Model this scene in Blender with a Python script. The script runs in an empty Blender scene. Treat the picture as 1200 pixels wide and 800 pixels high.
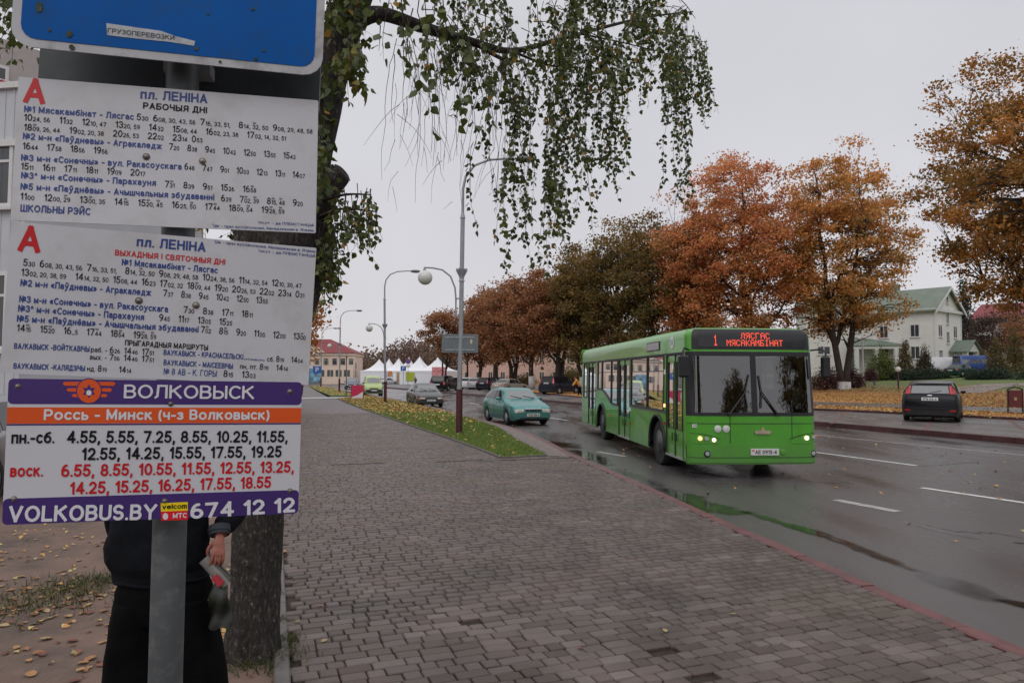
import bpy, bmesh, math, random
import numpy as np
from mathutils import Vector, Matrix, noise
from mathutils.bvhtree import BVHTree
PI = math.pi
sc = bpy.context.scene
COL = sc.collection
# ------------------------------------------------------------------ camera
FPX, CAMH = 835.0, 1.78
PITCH, ROLL = math.atan(40/835), math.radians(0.25)
_F = Vector((0, math.cos(PITCH), math.sin(PITCH)))
_U0 = Vector((0, -math.sin(PITCH), math.cos(PITCH)))
_R0 = Vector((1, 0, 0))
CR = _R0*math.cos(ROLL) + _U0*math.sin(ROLL)
CU = _U0*math.cos(ROLL) - _R0*math.sin(ROLL)
CAMPOS = Vector((0, 0, CAMH))
cam_d = bpy.data.cameras.new('camera')
cam_d.sensor_width = 36.0
cam_d.lens = 36.0*FPX/1200.0
cam_d.clip_start = 0.05
cam_d.clip_end = 6000
cam = bpy.data.objects.new('camera', cam_d)
COL.objects.link(cam)
M = Matrix((CR, CU, -_F)).transposed().to_4x4()
M.translation = CAMPOS
cam.matrix_world = M
sc.camera = cam
# ------------------------------------------------------------------ sky and light
SUN_EL, SUN_ROT = math.radians(42), math.radians(200)
w = bpy.data.worlds.new("World")
sc.world = w
w.use_nodes = True
nt = w.node_tree
nt.nodes.clear()
N = nt.nodes.new
sky = N('ShaderNodeTexSky'); sky.sky_type = 'NISHITA'; sky.sun_disc = False
sky.sun_elevation = SUN_EL; sky.sun_rotation = SUN_ROT
bgs = N('ShaderNodeBackground'); bgs.inputs[1].default_value = 0.09
nt.links.new(sky.outputs[0], bgs.inputs[0])
tc = N('ShaderNodeTexCoord'); sep = N('ShaderNodeSeparateXYZ')
nt.links.new(tc.outputs['Generated'], sep.inputs[0])
rp = N('ShaderNodeValToRGB')
rp.color_ramp.elements[0].position = 0.0; rp.color_ramp.elements[0].color = (.70, .68, .705, 1)
rp.color_ramp.elements[1].position = 0.95; rp.color_ramp.elements[1].color = (1.22, 1.20, 1.22, 1)
e = rp.color_ramp.elements.new(0.28); e.color = (.64, .63, .67, 1)
e = rp.color_ramp.elements.new(0.45); e.color = (.62, .615, .655, 1)
nt.links.new(sep.outputs['Z'], rp.inputs[0])
nz = N('ShaderNodeTexNoise'); nz.inputs['Scale'].default_value = 2.2; nz.inputs['Detail'].default_value = 5
nt.links.new(tc.outputs['Generated'], nz.inputs['Vector'])
mr = N('ShaderNodeMapRange'); mr.inputs[1].default_value = .3; mr.inputs[2].default_value = .7
mr.inputs[3].default_value = .93; mr.inputs[4].default_value = 1.07
nt.links.new(nz.outputs[0], mr.inputs[0])
mu = N('ShaderNodeVectorMath'); mu.operation = 'SCALE'
nt.links.new(rp.outputs[0], mu.inputs[0]); nt.links.new(mr.outputs[0], mu.inputs['Scale'])
bgo = N('ShaderNodeBackground'); bgo.inputs[1].default_value = 1.0
nt.links.new(mu.outputs[0], bgo.inputs[0])
mx = N('ShaderNodeMixShader'); mx.inputs[0].default_value = 0.94
nt.links.new(bgs.outputs[0], mx.inputs[1]); nt.links.new(bgo.outputs[0], mx.inputs[2])
wo = N('ShaderNodeOutputWorld'); nt.links.new(mx.outputs[0], wo.inputs[0])
sl = bpy.data.lights.new('sun', 'SUN'); sl.energy = 0.6; sl.angle = math.radians(40); sl.color = (1, .97, .93)
so = bpy.data.objects.new('sun', sl); COL.objects.link(so)
sd = Vector((math.sin(SUN_ROT)*math.cos(SUN_EL), math.cos(SUN_ROT)*math.cos(SUN_EL), math.sin(SUN_EL)))
so.rotation_euler = sd.to_track_quat('Z', 'Y').to_euler()
sc.view_settings.view_transform = 'Standard'; sc.view_settings.look = 'None'
sc.view_settings.exposure = 0.08; sc.view_settings.gamma = 1.0
# ------------------------------------------------------------------ picture helpers (pixel of the 1200x800 photo -> place)
def ray(px, py):
    return _F + CR*((px-600)/FPX) - CU*((py-400)/FPX)
def G(px, py, z=0.0):
    d = ray(px, py); k = (z-CAMH)/d.z
    return CAMPOS + d*k
def W(px, py, Y):
    d = ray(px, py)
    return CAMPOS + d*(Y/d.y)
def proj(p):
    d = Vector(p)-CAMPOS; z = d.dot(_F)
    return (600+FPX*d.dot(CR)/z, 400-FPX*d.dot(CU)/z, z)
RD = Vector((-.368, .930, 0)); RN = Vector((.930, .368, 0))     # along the road, across it
def ST(s, t, z=0.0):
    return RD*s + RN*t + Vector((0, 0, z))
def lawn_z(x, y):
    t = .930*x+.368*y
    return .12 + max(0.0, t-42)*.052 if t < 110 else 3.6
# ------------------------------------------------------------------ object helpers
def link(o, parent=None):
    COL.objects.link(o)
    if parent is not None: o.parent = parent
    return o
def tag(o, label=None, cat=None, group=None, kind=None):
    if label: o['label'] = label
    if cat: o['category'] = cat
    if group: o['group'] = group
    if kind: o['kind'] = kind
    return o
def empty(name, loc=(0,0,0), rz=0.0, label=None, cat=None, group=None):
    o = bpy.data.objects.new(name, None); link(o)
    o.location = loc; o.rotation_euler = (0, 0, rz); o.empty_display_size = .1
    return tag(o, label, cat, group)
class MB:
    """collects faces, builds one mesh object"""
    def __init__(s): s.v = []; s.f = []; s.m = []
    def add(s, vs, fs, m=0):
        b = len(s.v); s.v.extend([tuple(p) for p in vs]); s.f.extend([tuple(b+i for i in f) for f in fs]); s.m.extend([m]*len(fs)); return s
    def box(s, c, size, rz=0.0, m=0, bev=0.0, R=None):
        x, y, z = [k/2 for k in size]
        if bev <= 0:
            vs = [Vector((a*x, b*y, d*z)) for a in (-1, 1) for b in (-1, 1) for d in (-1, 1)]
            fs = [(0,1,3,2),(4,6,7,5),(0,4,5,1),(2,3,7,6),(0,2,6,4),(1,5,7,3)]
        else:
            vs = []
            for d in (-1, 1):
                for (ix, iy, iz) in ((x, y, z-bev), (x-bev, y-bev, z)):
                    vs += [Vector((a*ix, b*iy, d*iz)) for a, b in ((-1,-1),(1,-1),(1,1),(-1,1))]
            fs = [(4,7,6,5),(12,13,14,15)]
            for i in range(4):
                j = (i+1) % 4
                fs += [(i,4+i,4+j,j),(8+i,8+j,12+j,12+i),(i,j,8+j,8+i)]
        Q = R if R is not None else Matrix.Rotation(rz, 3, 'Z')
        c = Vector(c)
        return s.add([Q @ v + c for v in vs], fs, m)
    def quad(s, a, b, c, d, m=0): return s.add([a, b, c, d], [(0,1,2,3)], m)
    def poly(s, pts, m=0): return s.add(pts, [tuple(range(len(pts)))], m)
    def prism(s, pts, vec, m=0):
        n = len(pts); vec = Vector(vec); a = [Vector(p) for p in pts]; b = [p+vec for p in a]
        return s.add(a+b, [tuple(range(n))[::-1], tuple(range(n, 2*n))] + [(i, (i+1) % n, n+(i+1) % n, n+i) for i in range(n)], m)
    def tube(s, pts, rad, n=8, m=0, caps=True):
        pts = [Vector(p) for p in pts]; k = len(pts)
        if not hasattr(rad, '__len__'): rad = [rad]*k
        vs = []; up = Vector((0.03, 0.02, 1))
        prev = None
        for i, p in enumerate(pts):
            t = (pts[min(i+1, k-1)]-pts[max(i-1, 0)]).normalized()
            if prev is None:
                a = t.cross(up)
                if a.length < .1: a = t.cross(Vector((1, 0, 0)))
            else: a = prev - t*prev.dot(t)
            a.normalize(); prev = a; b = t.cross(a)
            for j in range(n):
                an = 2*PI*j/n; vs.append(p+(a*math.cos(an)+b*math.sin(an))*rad[i])
        fs = [(i*n+j, i*n+(j+1) % n, (i+1)*n+(j+1) % n, (i+1)*n+j) for i in range(k-1) for j in range(n)]
        if caps: fs += [tuple(range(n))[::-1], tuple((k-1)*n+j for j in range(n))]
        return s.add(vs, fs, m)
    def lathe(s, prof, c=(0,0,0), axis='Z', n=24, m=0, caps=True):
        c = Vector(c); vs = []
        for (r, h) in prof:
            for j in range(n):
                a = 2*PI*j/n; x, y = r*math.cos(a), r*math.sin(a)
                vs.append(c + (Vector((x, y, h)) if axis == 'Z' else Vector((x, h, y)) if axis == 'Y' else Vector((h, x, y))))
        k = len(prof)
        fs = [(i*n+j, i*n+(j+1) % n, (i+1)*n+(j+1) % n, (i+1)*n+j) for i in range(k-1) for j in range(n)]
        if caps and prof[0][0] > 1e-4: fs.append(tuple(range(n))[::-1])
        if caps and prof[-1][0] > 1e-4: fs.append(tuple((k-1)*n+j for j in range(n)))
        return s.add(vs, fs, m)
    def grid(s, fn, nu, nv, m=0):
        vs = [fn(i/nu, j/nv) for j in range(nv+1) for i in range(nu+1)]
        fs = [(j*(nu+1)+i, j*(nu+1)+i+1, (j+1)*(nu+1)+i+1, (j+1)*(nu+1)+i) for j in range(nv) for i in range(nu)]
        return s.add(vs, fs, m)
    def build(s, name, mats, parent=None, smooth=False, loc=None):
        me = bpy.data.meshes.new(name); me.from_pydata(s.v, [], s.f)
        if not isinstance(mats, (list, tuple)): mats = [mats]
        for mm in mats: me.materials.append(mm)
        if len(mats) > 1: me.polygons.foreach_set('material_index', s.m)
        if smooth: me.polygons.foreach_set('use_smooth', [True]*len(me.polygons))
        me.update()
        if smooth == 'auto': me.set_sharp_from_angle(angle=math.radians(38))
        o = bpy.data.objects.new(name, me); link(o, parent)
        if loc is not None: o.location = loc
        return o
def np_mesh(name, V, quads, mat, tone=None, parent=None, smooth=False, k=4):
    me = bpy.data.meshes.new(name); nf = len(quads)
    me.vertices.add(len(V)); me.vertices.foreach_set('co', np.asarray(V, np.float32).ravel())
    me.loops.add(nf*k); me.loops.foreach_set('vertex_index', np.asarray(quads, np.int32).ravel())
    me.polygons.add(nf); me.polygons.foreach_set('loop_start', np.arange(nf, dtype=np.int32)*k)
    try: me.polygons.foreach_set('loop_total', np.full(nf, k, np.int32))
    except Exception: pass
    if smooth: me.polygons.foreach_set('use_smooth', np.ones(nf, bool))
    me.materials.append(mat)
    if tone is not None:
        a = me.attributes.new('tone', 'FLOAT', 'POINT'); a.data.foreach_set('value', np.asarray(tone, np.float32))
    me.update(calc_edges=True)
    o = bpy.data.objects.new(name, me); link(o, parent); return o
# ------------------------------------------------------------------ materials
def srgb(r, g, b):
    f = lambda c: (c/255/12.92) if c/255 <= .04045 else ((c/255+.055)/1.055)**2.4
    return (f(r), f(g), f(b))
_mats = {}
def mat(name, col, rough=.5, metal=0.0, var=.12, vs=6.0, bump=0.0, bs=40.0, coat=0.0, emit=0.0, ior=1.45, dirt=None, dscale=3.0, damt=.5, col2=None, rvar=0.0):
    if name in _mats: return _mats[name]
    m = bpy.data.materials.new(name); m.use_nodes = True; t = m.node_tree; n = t.nodes; L = t.links.new
    b = n['Principled BSDF']
    tc = n.new('ShaderNodeTexCoord'); no = n.new('ShaderNodeTexNoise')
    no.inputs['Scale'].default_value = vs; no.inputs['Detail'].default_value = 5
    L(tc.outputs['Object'], no.inputs['Vector'])
    r = n.new('ShaderNodeValToRGB'); c2 = col2 or col
    r.color_ramp.elements[0].position = .3; r.color_ramp.elements[0].color = tuple(x*(1-var) for x in col)+(1,)
    r.color_ramp.elements[1].position = .7; r.color_ramp.elements[1].color = tuple(min(1, x*(1+var)) for x in c2)+(1,)
    L(no.outputs[0], r.inputs[0]); out = r.outputs[0]
    if dirt is not None:
        n2 = n.new('ShaderNodeTexNoise'); n2.inputs['Scale'].default_value = dscale; n2.inputs['Detail'].default_value = 8; n2.inputs['Roughness'].default_value = .65
        L(tc.outputs['Object'], n2.inputs['Vector'])
        mr = n.new('ShaderNodeMapRange'); mr.inputs[1].default_value = .5; mr.inputs[2].default_value = .72; mr.inputs[4].default_value = damt
        L(n2.outputs[0], mr.inputs[0])
        mxx = n.new('ShaderNodeMix'); mxx.data_type = 'RGBA'; mxx.inputs[7].default_value = tuple(dirt)+(1,)
        L(mr.outputs[0], mxx.inputs[0]); L(out, mxx.inputs[6]); out = mxx.outputs[2]
    L(out, b.inputs['Base Color'])
    b.inputs['Roughness'].default_value = rough; b.inputs['Metallic'].default_value = metal; b.inputs['IOR'].default_value = ior
    if rvar:
        m3 = n.new('ShaderNodeMapRange'); m3.inputs[1].default_value = .3; m3.inputs[2].default_value = .7
        m3.inputs[3].default_value = max(.02, rough-rvar); m3.inputs[4].default_value = min(1, rough+rvar)
        L(no.outputs[0], m3.inputs[0]); L(m3.outputs[0], b.inputs['Roughness'])
    if coat: b.inputs['Coat Weight'].default_value = coat; b.inputs['Coat Roughness'].default_value = .04
    if emit:
        b.inputs['Emission Color'].default_value = tuple(col)+(1,); b.inputs['Emission Strength'].default_value = emit
    if bump:
        n3 = n.new('ShaderNodeTexNoise'); n3.inputs['Scale'].default_value = bs; n3.inputs['Detail'].default_value = 4
        L(tc.outputs['Object'], n3.inputs['Vector'])
        bp = n.new('ShaderNodeBump'); bp.inputs['Strength'].default_value = bump; bp.inputs['Distance'].default_value = .02
        L(n3.outputs[0], bp.inputs['Height']); L(bp.outputs[0], b.inputs['Normal'])
    _mats[name] = m; return m
def tone_mat(name, cols, rough=.6, transl=.35, rand_obj=False, bump=0.0, bs=60, grain=0.0, rvar=0.0, gscale=90, moss=None):
    """colour ramp driven by the per-leaf / per-stone 'tone' value (or by a random value per object)"""
    if name in _mats: return _mats[name]
    m = bpy.data.materials.new(name); m.use_nodes = True; t = m.node_tree; n = t.nodes; L = t.links.new
    b = n['Principled BSDF']; out = n['Material Output']
    if rand_obj:
        a = n.new('ShaderNodeObjectInfo'); src = a.outputs['Random']
    else:
        a = n.new('ShaderNodeAttribute'); a.attribute_name = 'tone'; src = a.outputs['Fac']
    r = n.new('ShaderNodeValToRGB'); k = len(cols)
    r.color_ramp.elements[0].color = tuple(cols[0])+(1,); r.color_ramp.elements[1].color = tuple(cols[-1])+(1,)
    for i in range(1, k-1):
        e = r.color_ramp.elements.new(i/(k-1)); e.color = tuple(cols[i])+(1,)
    L(src, r.inputs[0]); c = r.outputs[0]
    geo = n.new('ShaderNodeNewGeometry')
    if grain:
        no = n.new('ShaderNodeTexNoise'); no.inputs['Scale'].default_value = gscale; no.inputs['Detail'].default_value = 6; no.inputs['Roughness'].default_value = .7
        L(geo.outputs['Position'], no.inputs['Vector'])
        n4 = n.new('ShaderNodeTexNoise'); n4.inputs['Scale'].default_value = 1.3; n4.inputs['Detail'].default_value = 4
        L(geo.outputs['Position'], n4.inputs['Vector'])
        ad = n.new('ShaderNodeMath'); ad.operation = 'MULTIPLY_ADD'; ad.inputs[1].default_value = .55
        L(n4.outputs[0], ad.inputs[0]); L(no.outputs[0], ad.inputs[2])
        mr = n.new('ShaderNodeMapRange'); mr.inputs[1].default_value = .62; mr.inputs[2].default_value = .95
        mr.inputs[3].default_value = 1-grain; mr.inputs[4].default_value = 1+grain
        L(ad.outputs[0], mr.inputs[0])
        sc_ = n.new('ShaderNodeVectorMath'); sc_.operation = 'SCALE'
        L(c, sc_.inputs[0]); L(mr.outputs[0], sc_.inputs['Scale']); c = sc_.outputs[0]
        if moss:
            n6 = n.new('ShaderNodeTexNoise'); n6.inputs['Scale'].default_value = .55; n6.inputs['Detail'].default_value = 6; n6.inputs['Roughness'].default_value = .6; L(geo.outputs['Position'], n6.inputs['Vector'])
            m6 = n.new('ShaderNodeMapRange'); m6.inputs[1].default_value = .50; m6.inputs[2].default_value = .68; m6.inputs[4].default_value = .6; L(n6.outputs[0], m6.inputs[0])
            x6 = n.new('ShaderNodeMix'); x6.data_type = 'RGBA'; x6.inputs[7].default_value = tuple(moss)+(1,); L(m6.outputs[0], x6.inputs[0]); L(c, x6.inputs[6]); c = x6.outputs[2]
        if rvar:
            m3 = n.new('ShaderNodeMapRange'); m3.inputs[1].default_value = .35; m3.inputs[2].default_value = .65
            m3.inputs[3].default_value = rough-rvar; m3.inputs[4].default_value = rough+rvar
            L(n4.outputs[0], m3.inputs[0]); L(m3.outputs[0], b.inputs['Roughness'])
    L(c, b.inputs['Base Color'])
    if not rvar: b.inputs['Roughness'].default_value = rough
    if bump:
        n3 = n.new('ShaderNodeTexNoise'); n3.inputs['Scale'].default_value = bs; n3.inputs['Detail'].default_value = 3
        L(geo.outputs['Position'], n3.inputs['Vector'])
        bp = n.new('ShaderNodeBump'); bp.inputs['Strength'].default_value = bump; bp.inputs['Distance'].default_value = .006
        L(n3.outputs[0], bp.inputs['Height']); L(bp.outputs[0], b.inputs['Normal'])
    if transl:
        tr = n.new('ShaderNodeBsdfTranslucent'); L(c, tr.inputs[0])
        mm = n.new('ShaderNodeMixShader'); mm.inputs[0].default_value = transl
        L(b.outputs[0], mm.inputs[1]); L(tr.outputs[0], mm.inputs[2]); L(mm.outputs[0], out.inputs[0])
    _mats[name] = m; return m
def grime(m, z0, z1, col, amt):
    """road dirt thrown up on the lower panels of a vehicle: a noisy film, thickest at the bottom"""
    t = m.node_tree; n = t.nodes; L = t.links.new; b = n['Principled BSDF']; src = b.inputs['Base Color'].links[0].from_socket
    tc = n.new('ShaderNodeTexCoord'); sp = n.new('ShaderNodeSeparateXYZ'); L(tc.outputs['Object'], sp.inputs[0]); a = n.new('ShaderNodeMapRange'); a.inputs[1].default_value = z1; a.inputs[2].default_value = z0; L(sp.outputs['Z'], a.inputs[0])
    no = n.new('ShaderNodeTexNoise'); no.inputs['Scale'].default_value = 3.2; no.inputs['Detail'].default_value = 8; no.inputs['Roughness'].default_value = .7; L(tc.outputs['Object'], no.inputs['Vector'])
    mu = n.new('ShaderNodeMath'); mu.operation = 'MULTIPLY'; L(a.outputs[0], mu.inputs[0]); L(no.outputs[0], mu.inputs[1]); m2 = n.new('ShaderNodeMath'); m2.operation = 'MULTIPLY'; m2.inputs[1].default_value = amt; m2.use_clamp = True; L(mu.outputs[0], m2.inputs[0])
    x = n.new('ShaderNodeMix'); x.data_type = 'RGBA'; x.inputs[7].default_value = tuple(col)+(1,); L(m2.outputs[0], x.inputs[0]); L(src, x.inputs[6]); L(x.outputs[2], b.inputs['Base Color'])
    r = n.new('ShaderNodeMapRange'); r.inputs[3].default_value = b.inputs['Roughness'].default_value; r.inputs[4].default_value = .8; L(m2.outputs[0], r.inputs[0]); L(r.outputs[0], b.inputs['Roughness'])
def glass_mat(name, tint, fac, rough=.02, ior=1.9):
    """thin tinted glazing: part see-through, part dark, with reflections on top"""
    if name in _mats: return _mats[name]
    m = bpy.data.materials.new(name); m.use_nodes = True; t = m.node_tree; n = t.nodes; L = t.links.new
    b = n['Principled BSDF']; out = n['Material Output']
    b.inputs['Base Color'].default_value = tuple(tint)+(1,); b.inputs['Roughness'].default_value = rough
    tr = n.new('ShaderNodeBsdfTransparent'); tr.inputs[0].default_value = (fac*.95, fac, fac*.97, 1)
    gl = n.new('ShaderNodeBsdfGlossy'); gl.inputs['Roughness'].default_value = rough; gl.inputs['Color'].default_value = (1, 1, 1, 1)
    fr = n.new('ShaderNodeFresnel'); fr.inputs['IOR'].default_value = ior
    mm = n.new('ShaderNodeMixShader')
    no = n.new('ShaderNodeTexNoise'); no.inputs['Scale'].default_value = .8
    bp = n.new('ShaderNodeBump'); bp.inputs['Strength'].default_value = .03; L(no.outputs[0], bp.inputs['Height']); L(bp.outputs[0], gl.inputs['Normal'])
    L(fr.outputs[0], mm.inputs[0]); L(tr.outputs[0], mm.inputs[1]); L(gl.outputs[0], mm.inputs[2]); L(mm.outputs[0], out.inputs[0])
    _mats[name] = m; return m
m_white = mat('white_paint', (.78, .78, .80), .45, var=.03)
m_black = mat('black_plastic', (.018, .018, .02), .5, var=.2)
m_rubber = mat('rubber', (.022, .021, .02), .8, var=.3)
m_steel = mat('galvanised_steel', (.36, .38, .40), .5, metal=.25, var=.12, vs=14, dirt=(.2, .2, .2), dscale=5, damt=.35)
m_dark = mat('dark_void', (.008, .008, .008), .9, var=.1)
m_chrome = mat('chrome', (.6, .6, .6), .18, metal=1, var=.03)
m_carglass = mat('car_glass', (.010, .012, .013), .04, var=.2, ior=1.55)
m_carglass2 = mat('car_glass_pale', (.11, .12, .125), .04, var=.1, ior=2.1)
m_red_paint = mat('red_paint', srgb(176, 22, 36), .5, var=.05)
m_maroon = mat('maroon_paint', (.075, .018, .024), .45, var=.15)
m_bark = mat('bark_brown', (.045, .034, .028), .9, var=.5, vs=9, bump=.8, bs=20)
m_limewash = mat('limewash', (.55, .53, .52), .85, var=.12, vs=8, dirt=(.2, .17, .15), dscale=6)
m_lamp_white = mat('opal_glass', (.62, .62, .60), .25, var=.04)
m_plate = mat('plate_white', (.62, .62, .60), .4, var=.04)
# ================================================================== ground, road, pavement
def flat(name, pts, z, m, parent=None, kind='structure'):
    mb = MB(); mb.poly([Vector((p[0], p[1], z)) for p in pts])
    o = mb.build(name, m)
    bm = bmesh.new(); bm.from_mesh(o.data); bmesh.ops.triangulate(bm, faces=bm.faces[:])
    for f in bm.faces:
        if f.normal.z < 0: f.normal_flip()
    bm.to_mesh(o.data); bm.free()
    if kind: o['kind'] = kind
    if parent is not None: o.parent = parent
    return o
def in_poly(x, y, poly):
    inside = np.zeros(np.shape(x), bool); n = len(poly)
    for i in range(n):
        x0, y0 = poly[i][0], poly[i][1]; x1, y1 = poly[(i+1) % n][0], poly[(i+1) % n][1]
        if y0 == y1: continue
        c = ((y0 > y) != (y1 > y)) & (x < (x1-x0)*(y-y0)/(y1-y0)+x0)
        inside ^= c
    return inside
def polyline_smooth(P, n=6):
    out = []
    for i in range(len(P)-1):
        p0 = P[max(i-1, 0)]; p1 = P[i]; p2 = P[i+1]; p3 = P[min(i+2, len(P)-1)]
        for k in range(n):
            t = k/n
            out.append(.5*((2*p1)+(p2-p0)*t+(2*p0-5*p1+4*p2-p3)*t*t+(3*p1-p0-3*p2+p3)*t**3))
    out.append(P[-1]); return out
def offset_line(P, d):
    out = []
    for i, p in enumerate(P):
        t = (P[min(i+1, len(P)-1)]-P[max(i-1, 0)]); t.z = 0; t.normalize()
        out.append(p + Vector((t.y, -t.x, 0))*d)      # to the right of travel
    return out
def strip(name, P, Q, z0, z1, m, parent=None, kind='structure'):
    """a long solid strip between lines P and Q, top z1, bottom z0"""
    mb = MB(); n = len(P); vs = []
    for p, q in zip(P, Q):
        vs += [(p.x, p.y, z0), (p.x, p.y, z1-.012), (p.x+(q.x-p.x)*.1, p.y+(q.y-p.y)*.1, z1), (q.x+(p.x-q.x)*.1, q.y+(p.y-q.y)*.1, z1), (q.x, q.y, z1-.012), (q.x, q.y, z0)]
    fs = [(6*i+j, 6*i+j+1, 6*(i+1)+j+1, 6*(i+1)+j) for i in range(n-1) for j in range(5)]
    fs += [(0,1,2,3,4,5), tuple(6*(n-1)+j for j in (5,4,3,2,1,0))]
    mb.add(vs, fs); o = mb.build(name, m, parent)
    if kind: o['kind'] = kind
    return o
# --- materials of the ground
def wet_asphalt(name, base, warm=(1, 1, 1), lo=.13, hi=.5):
    m = bpy.data.materials.new(name); m.use_nodes = True; t = m.node_tree; n = t.nodes; L = t.links.new; b = n['Principled BSDF']
    g = n.new('ShaderNodeNewGeometry')
    mp = n.new('ShaderNodeMapping'); mp.inputs['Rotation'].default_value = (0, 0, math.radians(-21.6)); mp.inputs['Scale'].default_value = (1, .22, 1)
    L(g.outputs['Position'], mp.inputs['Vector'])
    n1 = n.new('ShaderNodeTexNoise'); n1.inputs['Scale'].default_value = .9; n1.inputs['Detail'].default_value = 5; L(mp.outputs[0], n1.inputs['Vector'])
    n2 = n.new('ShaderNodeTexNoise'); n2.inputs['Scale'].default_value = 140; n2.inputs['Detail'].default_value = 3; L(g.outputs['Position'], n2.inputs['Vector'])
    v = n.new('ShaderNodeTexVoronoi'); v.inputs['Scale'].default_value = 90; L(g.outputs['Position'], v.inputs['Vector'])
    r = n.new('ShaderNodeValToRGB'); r.color_ramp.elements[0].position = .3; r.color_ramp.elements[1].position = .72
    r.color_ramp.elements[0].color = tuple(base*.72*k for k in warm)+(1,); r.color_ramp.elements[1].color = tuple(base*1.25*k for k in warm)+(1,)
    mxn = n.new('ShaderNodeMath'); mxn.operation = 'MULTIPLY_ADD'; mxn.inputs[1].default_value = .55
    L(n1.outputs[0], mxn.inputs[0])
    h = n.new('ShaderNodeMath'); h.operation = 'MULTIPLY'; h.inputs[1].default_value = .45; L(n2.outputs[0], h.inputs[0]); L(h.outputs[0], mxn.inputs[2])
    L(mxn.outputs[0], r.inputs[0]); L(r.outputs[0], b.inputs['Base Color'])
    rr = n.new('ShaderNodeMapRange'); rr.inputs[1].default_value = .35; rr.inputs[2].default_value = .62; rr.inputs[3].default_value = lo; rr.inputs[4].default_value = hi
    L(n1.outputs[0], rr.inputs[0]); L(rr.outputs[0], b.inputs['Roughness'])
    bp = n.new('ShaderNodeBump'); bp.inputs['Strength'].default_value = .35; bp.inputs['Distance'].default_value = .004
    L(v.outputs['Distance'], bp.inputs['Height']); L(bp.outputs[0], b.inputs['Normal'])
    _mats[name] = m; return m
m_road = wet_asphalt('wet_asphalt', .072, (1.10, 1.0, .98), .14, .40)
m_road2 = wet_asphalt('paved_parking', .11, (1.1, .97, .93), .25, .6)
m_dirt = mat('trodden_dirt', (.115, .078, .060), .8, var=.35, vs=1.6, bump=.7, bs=35, dirt=(.19, .13, .10), dscale=9, damt=.6, col2=(.155, .10, .078), rvar=.2)
m_soil = mat('soil', (.06, .05, .035), .9, var=.4, vs=.2)
m_kerbred = mat('red_kerb', (.135, .050, .048), .5, var=.3, vs=3, dirt=(.085, .055, .05), dscale=5, damt=.85, bump=.3, bs=60)
m_kerbgrey = mat('grey_kerb', (.12, .108, .104), .55, var=.2, vs=4, dirt=(.09, .08, .07), dscale=5, bump=.3, bs=60)
m_joint = mat('joint_sand', (.030, .022, .016), .85, var=.4, vs=20)
m_grassbase = mat('grass_base', (.10, .16, .03), .9, var=.4, vs=3, col2=(.14, .19, .045), bump=.6, bs=40)
m_paint = mat('road_paint', (.62, .62, .60), .5, var=.1, vs=9, dirt=(.22, .21, .21), dscale=7, damt=.75)
m_paint_old = mat('worn_road_paint', (.36, .35, .34), .5, var=.15, vs=9, dirt=(.1, .1, .1), dscale=6, damt=.85)
gr_ = flat('ground', [(-2500, -400), (2500, -400), (2500, 4000), (-2500, 4000)], -.32, m_soil)
# kerb line between pavement and road
kpx = [(1054, 703), (940, 652), (821, 600), (740, 563), (672, 534), (640, 517), (612, 505), (589, 498), (550, 488), (511, 477.5), (469, 468.5), (430, 461.8)]
KP = [G(x, y, 0) for x, y in kpx]
kdir = (KP[0]-G(1200, 765, 0)).normalized()
KP = [G(1200, 765, 0)-kdir*5.5, G(1200, 765, 0)-kdir*1.5, G(1200, 765, 0)] + KP
KP = [Vector((p.x, p.y, 0)) for p in KP]
last = KP[-1]
KP += [last+RD*20, last+RD*60, last+RD*110]
KS = polyline_smooth(KP, 6)
KIN = offset_line(KS, -.07); KOUT = offset_line(KS, .08)
def kerb_run(name, P, o0, o1, z0, z1, m, s_from, s_to, seed=0, step=1.0):
    """a kerb laid from single stones with open joints; the far stretch stays one strip"""
    L = [0.0]
    for a, b in zip(P, P[1:]): L.append(L[-1]+(b-a).length)
    def at(d):
        i = min(max(0, int(np.searchsorted(L, d))-1), len(P)-2); f = (d-L[i])/max(1e-6, L[i+1]-L[i]); return P[i]+(P[i+1]-P[i])*f
    rk = random.Random(seed); d = s_from; A, B = offset_line(P, o0), offset_line(P, o1); k0 = [i for i, l in enumerate(L) if l >= s_to]
    root = strip(name, [A[i] for i in k0], [B[i] for i in k0], z0, z1, m)
    while d < s_to-.05:
        e = min(d+step-.012, s_to); Q = [at(d+(e-d)*k/2) for k in range(3)]; t_ = (Q[2]-Q[0]).normalized(); n_ = Vector((t_.y, -t_.x, 0)); j = rk.uniform(-.003, .003); dz = rk.uniform(-.004, .003)
        strip('kerb_stone', [q+n_*(o0+j) for q in Q], [q+n_*(o1+j) for q in Q], z0, z1+dz, m, parent=root, kind=None); d += step
    return root
kerb_run('kerb', KS, -.07, .08, -.3, .006, m_kerbred, 0, 52, 1)
# the road
far = [ST(150, -60), ST(330, -60), ST(330, 160), ST(150, 160)]
rp_ = [(p.x, p.y) for p in KOUT] + [(p.x, p.y) for p in far[:]] + [tuple(ST(150, 21.25)[:2]), tuple(ST(-25, 21.25)[:2])]
road = flat('road', rp_, -.13, m_road)
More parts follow.
